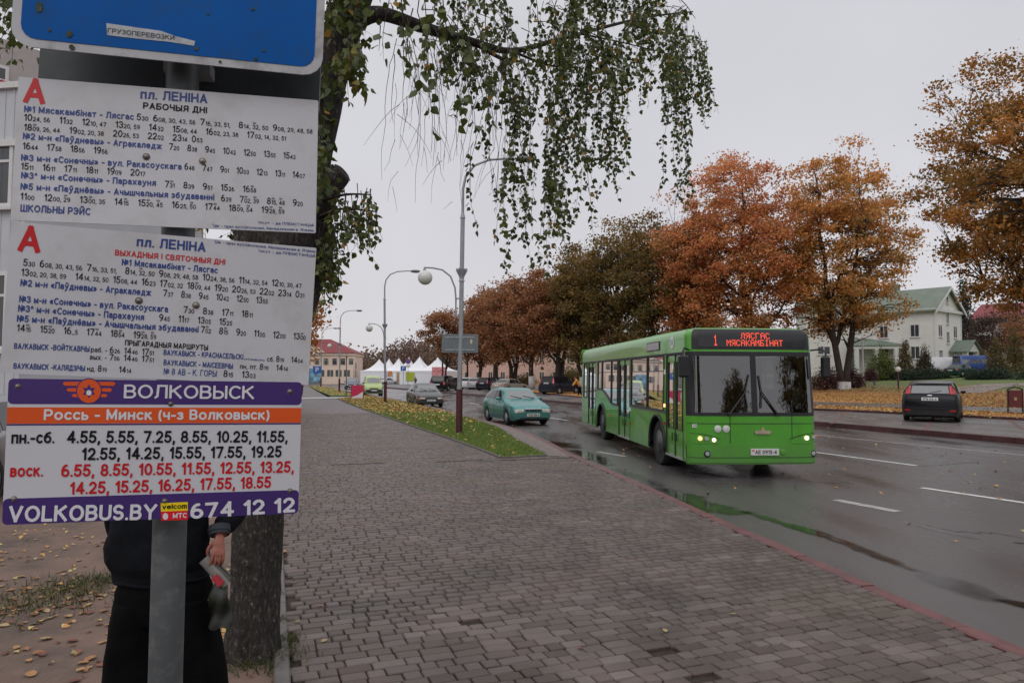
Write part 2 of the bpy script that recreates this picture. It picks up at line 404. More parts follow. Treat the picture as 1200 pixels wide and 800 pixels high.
# pavement
lp0, lp1 = G(341.5, 790, 0), G(330, 607, 0)
ldir = (lp1-lp0).normalized()
LE = lambda d: lp0 + ldir*d
gl_px = [(640, 533.6), (588.6, 536.4), (564, 526.8), (530, 514.5), (495, 503), (460, 491), (426, 479.5), (405, 471.5), (396, 467.5), (384, 465), (370, 457.5), (361, 452)]
GLP = [G(x, y, 0) for x, y in gl_px]
SWP = [LE(-6)] + [p for p in KIN if p.y < G(672, 534, 0).y+.05] + GLP + [LE((GLP[-1]-lp0).dot(ldir))]
SW = [(p.x, p.y) for p in SWP]
side = flat('pavement', SW, -.022, m_joint)
# sliver of paving between grass and kerb
gr_px = [(640, 533.6), (605, 515.5), (586, 502.5), (550, 490.3), (511, 480), (469, 470.5), (430, 463.8), (404, 463)]
GRP = [G(x, y, 0) for x, y in gr_px]
sl_poly = [(p.x, p.y) for p in GRP[:-1]] + [(p.x, p.y) for p in reversed([p for p in KIN if G(672, 534, 0).y-.6 < p.y < GRP[-2].y+.3])]
flat('verge_paving', sl_poly, -.004, mat('verge_setts', (.16, .125, .115), .6, var=.3, vs=6, bump=.6, bs=30))
# grass strip and its edging
GS = [(p.x, p.y) for p in GLP[:9]] + [(p.x, p.y) for p in reversed(GRP[1:-1])]
grass_strip = flat('grass_strip', GS, .012, m_grassbase)
ge = GLP[1:9]
strip('grass_edging', ge, offset_line(ge, -.06), -.1, .035, mat('edging_concrete', (.12, .105, .10), .7, var=.2, vs=5, bump=.4))
g0 = [GLP[1], GLP[0]]
strip('grass_edging', g0, offset_line(g0, .06), -.1, .03, _mats['edging_concrete'])
# second patch of grass beyond the crossing path
GS2 = [(p.x, p.y) for p in [G(388, 464.3, 0), G(372, 457.5, 0), G(362, 452.3, 0), G(372, 451.5, 0), G(390, 455, 0), G(404, 459, 0), G(416, 463.3, 0)]]
grass2 = flat('grass_patch', GS2, .02, m_grassbase)
cross = [G(340, 468.2, 0), G(396, 467, 0), G(420, 466, 0), G(420, 464.6, 0), G(396, 465.2, 0), G(340, 466.4, 0)]
flat('path', [(p.x, p.y) for p in cross], .026, mat('pale_concrete', (.36, .35, .35), .5, var=.1))
# left: trodden dirt and concrete edging
DL = [LE(-6)-Vector((.10, 0, 0)), LE(90)-Vector((.1, 0, 0)), LE(90)-Vector((80, 0, 0)), LE(-6)-Vector((60, 6, 0))]
dirt = flat('dirt_ground', [(p.x, p.y) for p in DL], -.018, m_dirt)
for k in range(46):
    a, b = LE(-2.6+k*1.0), LE(-2.6+k*1.0+.988)
    A = [a, b]; dz = random.Random(k).uniform(-.004, .006)
    o = strip('edging_stone', [p-Vector((.105, 0, 0)) for p in A], [p-Vector((.005, 0, 0)) for p in A], -.15, .012+dz, m_kerbgrey, parent=None, kind=None)
    o.parent = side
# --- paving stones
rng = np.random.default_rng(5)
cols_stone = [(.074, .049, .039), (.097, .068, .057), (.114, .084, .072), (.128, .098, .085), (.160, .129, .115)]
m_stone = tone_mat('paving_stone_tone', cols_stone, rough=.43, transl=0, grain=.6, bump=1, bs=230, rvar=.12, gscale=240, moss=(.088, .074, .040))
m_stone_o = tone_mat('paving_stone_each', cols_stone, rough=.43, transl=0, rand_obj=True, grain=.6, bump=1, bs=230, rvar=.12, gscale=240, moss=(.088, .074, .040))
ROW = .108
holes = [G(537, 730, 0), G(548, 728, 0), G(720, 761, 0), G(771, 761, 0), G(814, 789, 0)]
S_, T_, L_ = [], [], []
s = 1.0; r_i = 0
while s < 34:
    t = -.4 + rng.uniform(0, .15)
    while t < 12.5:
        L = float(rng.choice([.105, .15, .20], p=[.36, .34, .30]))
        S_.append(s); T_.append(t+L/2); L_.append(L); t += L+.0065
    s += ROW
S_, T_, L_ = map(np.array, (S_, T_, L_))
# courses run straight across the pavement
px_, py_ = RD.x*S_+RN.x*T_, RD.y*S_+RN.y*T_
ok = in_poly(px_, py_, SW)
for hpt in holes: ok &= ((px_-hpt.x)**2+(py_-hpt.y)**2) > .075**2
S_, T_, L_, px_, py_ = S_[ok], T_[ok], L_[ok], px_[ok], py_[ok]
tone = np.clip(rng.beta(2.2, 2.6, len(S_)), 0, 1)
pv = np.array([proj((x, y, 0)) for x, y in zip(px_, py_)])
inview = (pv[:, 0] > 5) & (pv[:, 0] < 1195) & (pv[:, 1] < 797) & (pv[:, 2] > 0)
blocked = (pv[:, 0] < 340)
area = np.where(inview & ~blocked, L_/pv[:, 2]**3, 0)
big = np.zeros(len(S_), bool); big[np.argsort(-area)[:300]] = True
def stone_geo(L, D, h=.03, b=.006, c=.008):
    """worn sett: clipped corners, chamfered top"""
    def ring(x, y, z, cc): return [(x-cc, -y, z), (x, -y+cc, z), (x, y-cc, z), (x-cc, y, z), (-x+cc, y, z), (-x, y-cc, z), (-x, -y+cc, z), (-x+cc, -y, z)]
    x, y = L/2, D/2
    vs = ring(x, y, -h, c) + ring(x, y, -b, c) + ring(x-b, y-b, 0, c*.9)
    fs = [tuple(range(16, 24))]
    for k in (0, 8):
        for i in range(8):
            j = (i+1) % 8; fs.append((k+i, k+j, k+8+j, k+8+i))
    return np.array(vs), fs
protos = {}
for L in (.105, .15, .20):
    vs, fs = stone_geo(L, ROW-.006)
    mb = MB(); mb.add(vs, fs); me = bpy.data.meshes.new('paving_stone'); me.from_pydata(mb.v, [], mb.f); me.materials.append(m_stone_o); me.update(); protos[L] = me
ang0 = math.atan2(RN.y, RN.x)
idx = np.where(big)[0]
for i in idx:
    o = bpy.data.objects.new('paving_stone', protos[min(protos, key=lambda k: abs(k-L_[i]))])
    o.location = (px_[i], py_[i], float(rng.normal(0, .0016))); o.rotation_euler = (float(rng.normal(0, .012)), float(rng.normal(0, .012)), ang0+float(rng.normal(0, .012)))
    link(o, side)
rest = np.where(~big)[0]
V, Q4, TT = [], [], []
base_v, base_f = stone_geo(1.0, 1.0, c=.0)
off = 0
def merge_stones(ids, name, m, parent, z=0.0):
    V = np.zeros((len(ids), 16, 3), np.float32)
    L = L_[ids][:, None]; D = ROW-.006; b = .006; c = .008
    # 8-cornered top and skirt
    sx = np.array([1, 1, 1, 1, -1, -1, -1, -1]); sy = np.array([-1, -1, 1, 1, 1, 1, -1, -1]); cx = np.array([1, 0, 0, 1, 1, 0, 0, 1]); cy = 1-cx
    for k, (ins, zz) in enumerate(((0, -.02), (b, 0))):
        x = sx*(L/2-ins-cx*c); y = sy*(D/2-ins-cy*c)*np.ones_like(x)
        a = ang0+rng.normal(0, .012, (len(ids), 1)); ca, sa = np.cos(a), np.sin(a)
        V[:, k*8:k*8+8, 0] = px_[ids][:, None]+x*ca-y*sa; V[:, k*8:k*8+8, 1] = py_[ids][:, None]+x*sa+y*ca
        V[:, k*8:k*8+8, 2] = zz+z
    V[:, 8:, 2] += rng.normal(0, .0016, (len(ids), 1)) + sx*rng.normal(0, .0009, (len(ids), 1)) + sy*rng.normal(0, .0007, (len(ids), 1))
    f = []
    for i in range(8):
        j = (i+1) % 8; f.append((i, j, 8+j, 8+i))
    f += [(8, 9, 10, 11), (8, 11, 12, 15), (12, 13, 14, 15)]
    F = (np.arange(len(ids))[:, None, None]*16+np.array(f)[None]).reshape(-1, 4)
    return np_mesh(name, V.reshape(-1, 3), F, m, tone=np.repeat(tone[ids], 16), parent=parent)
o = merge_stones(rest, 'paving_stones', m_stone, side); o['kind'] = 'stuff'
# beyond the built stones the pavement goes on in the material
def brickmat():
    m = bpy.data.materials.new('far_paving'); m.use_nodes = True; t = m.node_tree; n = t.nodes; L = t.links.new; b = n['Principled BSDF']
    g = n.new('ShaderNodeNewGeometry'); mp = n.new('ShaderNodeMapping'); mp.inputs['Rotation'].default_value = (0, 0, -ang0)
    L(g.outputs['Position'], mp.inputs['Vector'])
    br = n.new('ShaderNodeTexBrick'); br.inputs['Scale'].default_value = 1; br.inputs['Brick Width'].default_value = .17; br.inputs['Row Height'].default_value = .108; br.inputs['Mortar Size'].default_value = .006
    br.inputs['Color1'].default_value = (.085, .066, .062, 1); br.inputs['Color2'].default_value = (.15, .122, .116, 1); br.inputs['Mortar'].default_value = (.05, .04, .036, 1)
    L(mp.outputs[0], br.inputs['Vector']); L(br.outputs[0], b.inputs['Base Color']); b.inputs['Roughness'].default_value = .5
    return m
fp = [p for p in SW]
cut = 33.6
def clip_s(poly, s0):
    out = []
    for i in range(len(poly)):
        a, b = poly[i], poly[(i+1) % len(poly)]
        sa, sb = RD.x*a[0]+RD.y*a[1]-s0, RD.x*b[0]+RD.y*b[1]-s0
        if sa >= 0: out.append(a)
        if sa*sb < 0: k = sa/(sa-sb); out.append((a[0]+(b[0]-a[0])*k, a[1]+(b[1]-a[1])*k))
    return out
flat('far_pavement', clip_s(SW, cut), -.002, brickmat())
# step marks: sunken drain channel across the pavement
for (x0, y0, x1, y1) in ((387, 544.5, 448, 542.5), (512, 541, 566, 538.8), (588, 539, 672, 536)):
    a, b = G(x0, y0, 0), G(x1, y1, 0); n_ = (b-a).normalized().cross(Vector((0, 0, 1)))*.035
    mb = MB(); mb.prism([a-n_+Vector((0, 0, -.003)), b-n_+Vector((0, 0, -.003)), b+n_+Vector((0, 0, -.003)), a+n_+Vector((0, 0, -.003))], (0, 0, .008)); o = mb.build('drain_gap', m_joint, side)
# far side: kerb, parking bays, kerb, footpath, lawn
def line_t(t, s0, s1, n=12): return [ST(s0+(s1-s0)*i/n, t) for i in range(n+1)]
fk0, fk1 = line_t(21.25, -20, 150), line_t(21.40, -20, 150)
FK_ = [ST(-20+i, 21.33) for i in range(171)]
kerb_run('far_kerb', FK_, -.08, .08, -.3, .055, mat('dark_red_kerb', (.075, .028, .030), .5, var=.3, vs=2, dirt=(.05, .04, .04)), 20, 90, 2)
pk_px = [(1200, 491.5), (1090, 486), (960, 480), (830, 475.5), (700, 467.5), (640, 461.5), (580, 456.5), (520, 450.8)]
PK = [G(x, y, .08) for x, y in pk_px]
PK = [PK[0]+(PK[0]-PK[1]).normalized()*25] + PK + [PK[-1]+RD*20]
pk = [(p.x, p.y) for p in PK] + [tuple(ST(150, 21.4)[:2])] + [tuple(ST(-20, 21.4)[:2])]
flat('parking_bay', pk, .045, m_road2)
PKv = [Vector((p.x, p.y, 0)) for p in PK]
kerb_run('bay_kerb', PKv, 0, .15, -.1, .16, mat('dark_red_kerb', (.075, .028, .030)), 14, 75, 3)
# faint red bay lines
for (x0, y0, x1, y1) in ((993, 481, 975, 496), (1095, 486.5, 1084, 504), (1182, 491, 1199, 503), (960, 488, 1000, 479)):
    a, b = G(x0, y0, .049), G(x1, y1, .049); n_ = (b-a).normalized().cross(Vector((0, 0, 1)))*.07
    mb = MB(); mb.quad(a-n_, b-n_, b+n_, a+n_); o = mb.build('bay_line', mat('faded_red_paint', (.15, .075, .07), .6, var=.3, vs=12, dirt=(.10, .085, .08), dscale=3, damt=.8)); o['kind'] = 'structure'
# lawn terrain
def lawn_grid():
    V = []; s0, s1, t1 = -40, 330, 300; ns, ntt = 90, 40
    P0 = np.array([(p.x, p.y) for p in PK])
    ss = P0 @ np.array([RD.x, RD.y]); tt = P0 @ np.array([RN.x, RN.y]); o_ = np.argsort(ss)
    for i in range(ns+1):
        s_ = s0+(s1-s0)*(i/ns)**1.3
        ta = float(np.interp(s_, ss[o_], tt[o_]))+.12
        for j in range(ntt+1):
            t_ = ta+(t1-ta)*(j/ntt)**2
            p = ST(s_, t_); V.append((p.x, p.y, lawn_z(p.x, p.y)))
    F = [(i*(ntt+1)+j, i*(ntt+1)+j+1, (i+1)*(ntt+1)+j+1, (i+1)*(ntt+1)+j) for i in range(ns) for j in range(ntt)]
    return V, F
m_lawn = bpy.data.materials.new('leafy_lawn'); m_lawn.use_nodes = True
def lawnmat(m):
    t = m.node_tree; n = t.nodes; L = t.links.new; b = n['Principled BSDF']; b.inputs['Roughness'].default_value = .9
    g = n.new('ShaderNodeNewGeometry'); a = n.new('ShaderNodeTexNoise'); a.inputs['Scale'].default_value = .09; a.inputs['Detail'].default_value = 3
    L(g.outputs['Position'], a.inputs['Vector'])
    f = n.new('ShaderNodeTexNoise'); f.inputs['Scale'].default_value = 5; f.inputs['Detail'].default_value = 6; f.inputs['Roughness'].default_value = .8; L(g.outputs['Position'], f.inputs['Vector'])
    d = n.new('ShaderNodeVectorMath'); d.operation = 'DOT_PRODUCT'; d.inputs[1].default_value = (.93, .368, 0); L(g.outputs['Position'], d.inputs[0])
    mr = n.new('ShaderNodeMapRange'); mr.inputs[1].default_value = 44; mr.inputs[2].default_value = 60; mr.inputs[3].default_value = .30; mr.inputs[4].default_value = -.30; L(d.outputs['Value'], mr.inputs[0])
    s1 = n.new('ShaderNodeMath'); L(f.outputs[0], s1.inputs[0]); L(mr.outputs[0], s1.inputs[1])
    s2 = n.new('ShaderNodeMath'); s2.operation = 'MULTIPLY_ADD'; s2.inputs[1].default_value = .5; L(a.outputs[0], s2.inputs[0]); L(s1.outputs[0], s2.inputs[2])
    r = n.new('ShaderNodeValToRGB'); e = r.color_ramp.elements
    e[0].position = .42; e[0].color = (.085, .125, .03, 1); e[1].position = .95; e[1].color = (.36, .165, .04, 1)
    k = e.new(.66); k.color = (.16, .14, .035, 1); k = e.new(.8); k.color = (.25, .115, .03, 1)
    L(s2.outputs[0], r.inputs[0]); L(r.outputs[0], b.inputs['Base Color'])
lawnmat(m_lawn)
V, F = lawn_grid(); mb = MB(); mb.add(V, F); lawn = mb.build('lawn', m_lawn, smooth=True); lawn['kind'] = 'structure'
bm = bmesh.new(); bm.from_mesh(lawn.data); bmesh.ops.recalc_face_normals(bm, faces=bm.faces[:]); bm.to_mesh(lawn.data); bm.free()
# footpaths over the lawn
def path_over(name, pts, wd, m, z=.03):
    P = polyline_smooth(pts, 5); A, B = offset_line(P, -wd/2), offset_line(P, wd/2); mb = MB()
    vs = []
    for p, q in zip(A, B): vs += [(p.x, p.y, lawn_z(p.x, p.y)+z), (q.x, q.y, lawn_z(q.x, q.y)+z)]
    mb.add(vs, [(2*i, 2*i+1, 2*i+3, 2*i+2) for i in range(len(P)-1)]); o = mb.build(name, m); o['kind'] = 'structure'; return o
m_path = mat('wet_footpath', (.11, .088, .08), .45, var=.2, vs=2)
fpp = [p for p in PK]
path_over('footpath', offset_line([Vector((p.x, p.y, 0)) for p in fpp], 7.5), 6.0, m_path)
path_over('footpath', [G(1118, 466, .25), G(1150, 459, .6), G(1180, 454.5, .9), G(1230, 451, 1.2)], 3.6, mat('light_footpath', (.2, .165, .15), .6, var=.2))
# road paint
def dash(x0, y0, x1, y1, wd, m=m_paint):
    a, b = G(x0, y0, -.126), G(x1, y1, -.126); t_ = (b-a).normalized(); n_ = Vector((-t_.y, t_.x, 0))*wd/2
    mb = MB(); mb.quad(a-n_, b-n_, b+n_, a+n_); o = mb.build('lane_line', m); o['kind'] = 'structure'
dash(806, 550.5, 858, 558.5, .19, m_paint_old); dash(979, 585.2, 1052, 599, .19, m_paint_old); dash(700, 529, 733, 534.5, .16, m_paint_old)
dash(1080, 571, 1230, 593, .13); dash(925, 525.5, 1074, 545.2, .12); dash(644, 489.3, 665, 492.3, .13, m_paint); dash(550, 472, 562, 474, .13)
dash(900, 504, 1260, 539, .12, m_paint_old); dash(600, 475, 686, 483.6, .12, m_paint_old)
# puddles along the kerb and wet films: shallow water lying on the asphalt, thinning out at the rim
def water_mat(name, base, rough, lo, hi):
    m = bpy.data.materials.new(name); m.use_nodes = True; t = m.node_tree; n = t.nodes; L = t.links.new; b = n['Principled BSDF']; out = n['Material Output']
    b.inputs['Base Color'].default_value = tuple(base)+(1,); b.inputs['Roughness'].default_value = rough; b.inputs['IOR'].default_value = 1.45
    a = n.new('ShaderNodeAttribute'); a.attribute_name = 'tone'; g = n.new('ShaderNodeNewGeometry'); no = n.new('ShaderNodeTexNoise'); no.inputs['Scale'].default_value = 2.6; no.inputs['Detail'].default_value = 7; no.inputs['Roughness'].default_value = .65; L(g.outputs['Position'], no.inputs['Vector'])
    ad = n.new('ShaderNodeMath'); ad.operation = 'ADD'; L(a.outputs['Fac'], ad.inputs[0]); L(no.outputs[0], ad.inputs[1]); mr = n.new('ShaderNodeMapRange'); mr.inputs[1].default_value = lo; mr.inputs[2].default_value = hi; L(ad.outputs[0], mr.inputs[0])
    n5 = n.new('ShaderNodeTexNoise'); n5.inputs['Scale'].default_value = 14; L(g.outputs['Position'], n5.inputs['Vector']); bp = n.new('ShaderNodeBump'); bp.inputs['Strength'].default_value = .25; bp.inputs['Distance'].default_value = .004; L(n5.outputs[0], bp.inputs['Height']); L(bp.outputs[0], b.inputs['Normal'])
    tr = n.new('ShaderNodeBsdfTransparent'); mm = n.new('ShaderNodeMixShader'); L(mr.outputs[0], mm.inputs[0]); L(tr.outputs[0], mm.inputs[1]); L(b.outputs[0], mm.inputs[2]); L(mm.outputs[0], out.inputs[0]); return m
m_water = water_mat('puddle_water', (.026, .021, .018), .08, .78, 1.10); m_film = water_mat('wet_film', (.05, .047, .047), .16, .70, 1.5)
def puddle(px, wd, seed, m=m_water, name='puddle'):
    P = polyline_smooth([G(x, y, -.125) for x, y in px], 8); n_ = len(P); V, T, F = [], [], []
    for i, p in enumerate(P):
        t_ = (P[min(i+1, n_-1)]-P[max(i-1, 0)]).normalized(); nn = Vector((-t_.y, t_.x, 0)); e_ = math.sin(PI*min(1, max(0, i/(n_-1))))**.55; w_ = wd*(.35+.65*e_)*(1+.5*noise.noise(Vector((p.x*1.7, p.y*1.7, seed)))); off_ = noise.noise(Vector((p.x, p.y, seed+9)))*wd*.3
        for k, tn in ((-1, 0), (-.55, .42), (0, .62), (.55, .42), (1, 0)): q = p+nn*(w_*k+off_); V.append((q.x, q.y, -.125)); T.append(tn*e_**.5)
    F = [(i*5+j, i*5+j+1, (i+1)*5+j+1, (i+1)*5+j) for i in range(n_-1) for j in range(4)]
    o = np_mesh(name, V, F, m, tone=T); o['kind'] = 'structure'; return o
puddle([(612, 510), (640, 517), (660, 521), (680, 526)], .62, 1); puddle([(672, 526), (692, 534), (718, 546)], .42, 2); puddle([(762, 570), (790, 578), (820, 588), (850, 597), (885, 603)], .50, 3)
puddle([(860, 596), (890, 604), (925, 614), (985, 634), (1035, 653), (1080, 671)], .17, 4); puddle([(1160, 701), (1195, 708), (1250, 722)], .17, 5); puddle([(1186, 635), (1204, 637)], .10, 6)
puddle([(720, 548), (745, 558), (775, 570)], .22, 7, m_film, 'wet_film'); puddle([(1075, 665), (1110, 682), (1150, 698), (1180, 706)], .26, 8, m_film, 'wet_film'); puddle([(1075, 614), (1100, 621), (1150, 632)], .14, 9, m_film, 'wet_film'); puddle([(1060, 512), (1130, 520), (1230, 530)], .7, 10, m_film, 'wet_film')

# cracks in the asphalt
for pts in ([(1074, 545.5), (1096, 545.5), (1112, 543.5), (1128, 542.5), (1150, 540.5)], [(860, 557), (893, 562), (930, 560), (962, 566), (1003, 565)], [(1085, 615), (1120, 622), (1170, 625), (1230, 636)], [(700, 500), (716, 503), (735, 512)]):
    P = [G(x, y, -.128) for x, y in pts]; Q = []
    rk = random.Random(int(pts[0][0]))
    for a, b in zip(P, P[1:]):
        for k in range(8): q = a+(b-a)*k/8; Q.append(q+Vector((rk.uniform(-.02, .02), rk.uniform(-.05, .05), 0)))
    mb = MB(); vs = []
    for i, q in enumerate(Q): w_ = .006+.010*abs(math.sin(i*1.7)); vs += [(q.x, q.y-w_, -.1275), (q.x, q.y+w_, -.1275)]
    mb.add(vs, [(2*i, 2*i+2, 2*i+3, 2*i+1) for i in range(len(Q)-1)]); mb.build('crack', mat('crack_dark', (.022, .019, .018), .8, var=.3), road)
# ================================================================== foliage and trees
def leaf_cloud(P, size, tone, rs, flat_=.0, hang=False, aspect=.72, folded=True):
    """one small rhombic leaf per point; returns vertex and quad arrays"""
    n = len(P); a = rs.normal(size=(n, 3)); a /= np.linalg.norm(a, axis=1, keepdims=True)+1e-9
    if hang: a[:, 2] = -np.abs(a[:, 2])-1.0; a /= np.linalg.norm(a, axis=1, keepdims=True)
    b = rs.normal(size=(n, 3)); b -= (b*a).sum(1, keepdims=True)*a; b /= np.linalg.norm(b, axis=1, keepdims=True)+1e-9
    sz = (size*rs.uniform(.65, 1.3, n))[:, None]; c = np.cross(a, b)
    v0 = P; v1 = P+a*sz*.45+b*sz*aspect*.5+c*sz*.08; v2 = P+a*sz; v3 = P+a*sz*.45-b*sz*aspect*.5+c*sz*.08
    V = np.stack([v0, v1, v2, v3], 1).reshape(-1, 3); F = np.arange(n*4).reshape(-1, 4)
    return V, F, np.repeat(tone, 4)
def limb_path(p0, p1, rs, sag=0.0, n=6, wob=.06):
    d = p1-p0; L = np.linalg.norm(d); out = []
    c1 = p0+d*.4+np.array([0, 0, L*.12]) ; c1 += rs.normal(size=3)*L*wob
    for i in range(n+1):
        t = i/n; q = (1-t)**2*p0+2*t*(1-t)*c1+t*t*p1; q = q+rs.normal(size=3)*L*wob*.25*(0 < i < n); q[2] -= sag*t*t*L; out.append(q)
    return out
def make_tree(name, label, cat, base, H, trunk_r, cr, cz, rz_lo, rz_hi, nleaf, lsize, lm, seed, clumps=170, stems=1, lean=(0, 0), group=None, white=0.0, bark=None, csig=.55, dens_lo=1.0, coff=(0, 0), bare=0.0, gapth=-.32, tgrad=.0):
    rs = np.random.default_rng(seed); bark = bark or m_bark
    t = empty(name, base, 0, label, cat, group)
    ctr = np.array([lean[0]+coff[0], lean[1]+coff[1], cz])
    C = []
    k = 0
    while len(C) < clumps and k < clumps*40:
        k += 1
        d = rs.normal(size=3); d /= np.linalg.norm(d); r = rs.uniform(.12, 1)**(1/2.2)
        nz_ = noise.noise(Vector((d[0]*1.6+seed, d[1]*1.6, d[2]*1.6)))
        rr = r*(1+.42*nz_)
        p = ctr+d*rr*np.array([cr, cr, rz_hi if d[2] > 0 else rz_lo])
        if noise.noise(Vector((p[0]*.45+seed*3.1, p[1]*.45, p[2]*.45))) < gapth: continue
        if rs.uniform() > (1 if d[2] > -.3 else dens_lo): continue
        C.append(p)
    C = np.array(C)
    # skeleton
    tb = MB(); tips = []
    forks = []
    for s_ in range(stems):
        an = PI*s_+.35; sp = (0 if stems == 1 else trunk_r*.62)
        b0 = np.array([math.cos(an)*sp, math.sin(an)*sp, 0.0]); top = ctr+np.array([rs.normal()*cr*.12+math.cos(an)*cr*.24*(stems > 1), rs.normal()*cr*.12+math.sin(an)*cr*.18*(stems > 1), rz_hi*.8])
        P = []; R = []
        for i in range(11):
            q = i/10; pt = b0*(1-q)+top*q+rs.normal(size=3)*trunk_r*.35*(i > 0); pt[0] += b0[0]*.5*q*stems; P.append(pt); R.append(trunk_r/(stems**.4)*(1.28 if i == 0 else 1)*(1-q*.9)+.012)
        P[0][2] = -.1
        forks.append((P, R))
    for j, (P, R) in enumerate(forks):
        mb = MB(); mb.tube(P, R, 9); mb.build('trunk', bark, t, smooth=True)
        if white:
            k0, r0 = P[0], R[0]; p1 = np.array(P[0])+(np.array(P[1])-P[0])*min(1, white/max(.1, P[1][2])); p1[2] = white; p0 = np.array(P[0]); 
            mb = MB(); mb.tube([p0, p1], [r0*1.05, (r0+(R[1]-r0)*min(1, white/max(.1, P[1][2])))*1.08], 9); mb.build('limewash_band', m_limewash, t, smooth=True)
    br = MB()
    nl = 12; order = rs.permutation(len(C))[:nl]; limbs = []
    for q in order:
        P, R = forks[rs.integers(len(forks))]; z = C[q][2]; zst = max(P[0][2]+.12*H, z-rs.uniform(.18, .4)*H)
        i = int(np.clip(np.searchsorted([p[2] for p in P], zst), 1, len(P)-1)); path = limb_path(np.array(P[i]), C[q], rs, n=7)
        r0 = R[i]*.55; rad = [r0*(1-k_/7.6)+.01 for k_ in range(8)]; br.tube(path, rad, 5, caps=False); limbs += [(path[k_], rad[k_]) for k_ in range(2, 7)]
    for P, R in forks: limbs += [(P[k_], R[k_]*.7) for k_ in range(4, 11)]
    LP = np.array([l[0] for l in limbs])
    for c in C:
        d = np.linalg.norm(LP-c, axis=1)+np.maximum(0, LP[:, 2]-c[2])*1.5; i = int(np.argmin(d)); r0 = min(limbs[i][1]*.6, .07)
        path = limb_path(LP[i], c, rs, n=3, wob=.1); br.tube(path, [r0+.01, r0*.7+.008, r0*.45+.006, .006], 3, caps=False)
        for _ in range(3):
            e_ = c+rs.normal(size=3)*csig*1.15; br.tube([path[2], (path[2]+e_)/2+rs.normal(size=3)*.08, e_], [r0*.4+.006, .009, .004], 3, caps=False)
    br.build('branches', bark, t)['kind'] = 'stuff'
    # leaves
    ns = rs.multinomial(nleaf, rs.dirichlet(np.ones(len(C))*3)); Pn = []; Tn = []
    zmin, zmax = C[:, 2].min(), C[:, 2].max()
    for c, k in zip(C, ns):
        sg = csig*rs.uniform(.6, 1.25); p = c+rs.normal(size=(k, 3))*sg*np.array([1.15, 1.15, .6]); Pn.append(p)
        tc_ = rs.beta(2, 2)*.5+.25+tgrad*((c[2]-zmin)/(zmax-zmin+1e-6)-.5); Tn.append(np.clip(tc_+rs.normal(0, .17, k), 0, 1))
    P = np.concatenate(Pn); T = np.concatenate(Tn); kp = P[:, 2] > .3; P, T = P[kp], T[kp]
    V, F, TT = leaf_cloud(P, lsize, T, rs); o = np_mesh('crown', V, F, lm, tone=TT, parent=t); o['kind'] = 'stuff'
    return t
def shrub(name, label, cat, base, R, Hh, n, ls, lm, seed, group=None, shape='round', stem=True, z0=.1, csig=.16):
    rs = np.random.default_rng(seed); t = empty(name, base, 0, label, cat, group)
    if shape == 'cone':
        z = Hh*(1-np.sqrt(rs.uniform(0, 1, 60*4))) ; ang = rs.uniform(0, 2*PI, len(z)); rr = R*(1-z/Hh)*rs.uniform(.55, 1.05, len(z))+.03
        C = np.stack([rr*np.cos(ang), rr*np.sin(ang), z+z0], 1)
    else:
        d = rs.normal(size=(130, 3)); d /= np.linalg.norm(d, axis=1, keepdims=True); d[:, 2] = np.abs(d[:, 2])*1.0
        wob = np.array([1+.35*noise.noise(Vector((q[0]*2+seed, q[1]*2, q[2]*2))) for q in d])[:, None]
        C = d*wob*rs.uniform(.5, 1, (130, 1))*np.array([R, R, Hh])+np.array([0, 0, z0])
    k = n//len(C)+1; sg = csig*min(R, Hh)
    P = (C[:, None, :]+rs.normal(size=(len(C), k, 3))*sg).reshape(-1, 3); P[:, 2] = np.maximum(P[:, 2], .02)
    T = np.clip(np.repeat(rs.beta(2, 2, len(C)), k)*.6+.2+rs.normal(0, .14, len(P)), 0, 1)
    V, F, TT = leaf_cloud(P, ls, T, rs); o = np_mesh('foliage', V, F, lm, tone=TT, parent=t); o['kind'] = 'stuff'
    mb = MB()
    if shape == 'cone':
        mb.tube([(0, 0, -.1), (0, 0, Hh*.9)], [R*.09+.02, .01], 6)
        for c in C[::5]: mb.tube([(0, 0, max(.05, c[2]-.1)), c], [.02, .006], 3, caps=False)
    else:
        for c in C[::6]: mb.tube([(0, 0, -.05), c*np.array([.4, .4, .55]), c], [.03, .018, .006], 4, caps=False)
    mb.build('stem', m_bark, t)
    return t
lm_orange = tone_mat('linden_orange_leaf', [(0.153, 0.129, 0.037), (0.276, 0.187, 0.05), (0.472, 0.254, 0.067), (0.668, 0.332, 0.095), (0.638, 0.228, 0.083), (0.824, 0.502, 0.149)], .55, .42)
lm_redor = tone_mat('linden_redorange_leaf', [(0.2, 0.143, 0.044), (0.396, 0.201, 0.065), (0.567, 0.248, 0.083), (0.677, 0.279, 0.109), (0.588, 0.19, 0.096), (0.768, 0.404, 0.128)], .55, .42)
lm_rust = tone_mat('linden_rust_leaf', [(0.123, 0.086, 0.031), (0.222, 0.109, 0.044), (0.32, 0.136, 0.059), (0.407, 0.167, 0.074), (0.419, 0.234, 0.081)], .6, .36)
lm_olive = tone_mat('linden_olive_leaf', [(0.069, 0.069, 0.02), (0.12, 0.101, 0.028), (0.184, 0.127, 0.034), (0.253, 0.145, 0.037), (0.316, 0.189, 0.051)], .6, .36)
lm_right = tone_mat('olive_gold_leaf', [(0.1, 0.083, 0.019), (0.198, 0.127, 0.027), (0.339, 0.164, 0.035), (0.517, 0.217, 0.045), (0.756, 0.328, 0.081)], .55, .38)
lm_maple = tone_mat('maple_orange_leaf', [(.26, .09, .02), (.42, .15, .03), (.55, .2, .04), (.6, .32, .06)], .5, .45)
lm_far = tone_mat('far_wood_leaf', [(0.108, 0.081, 0.067), (0.153, 0.098, 0.077), (0.198, 0.115, 0.087), (0.229, 0.146, 0.105), (0.157, 0.157, 0.095)], .8, .3)
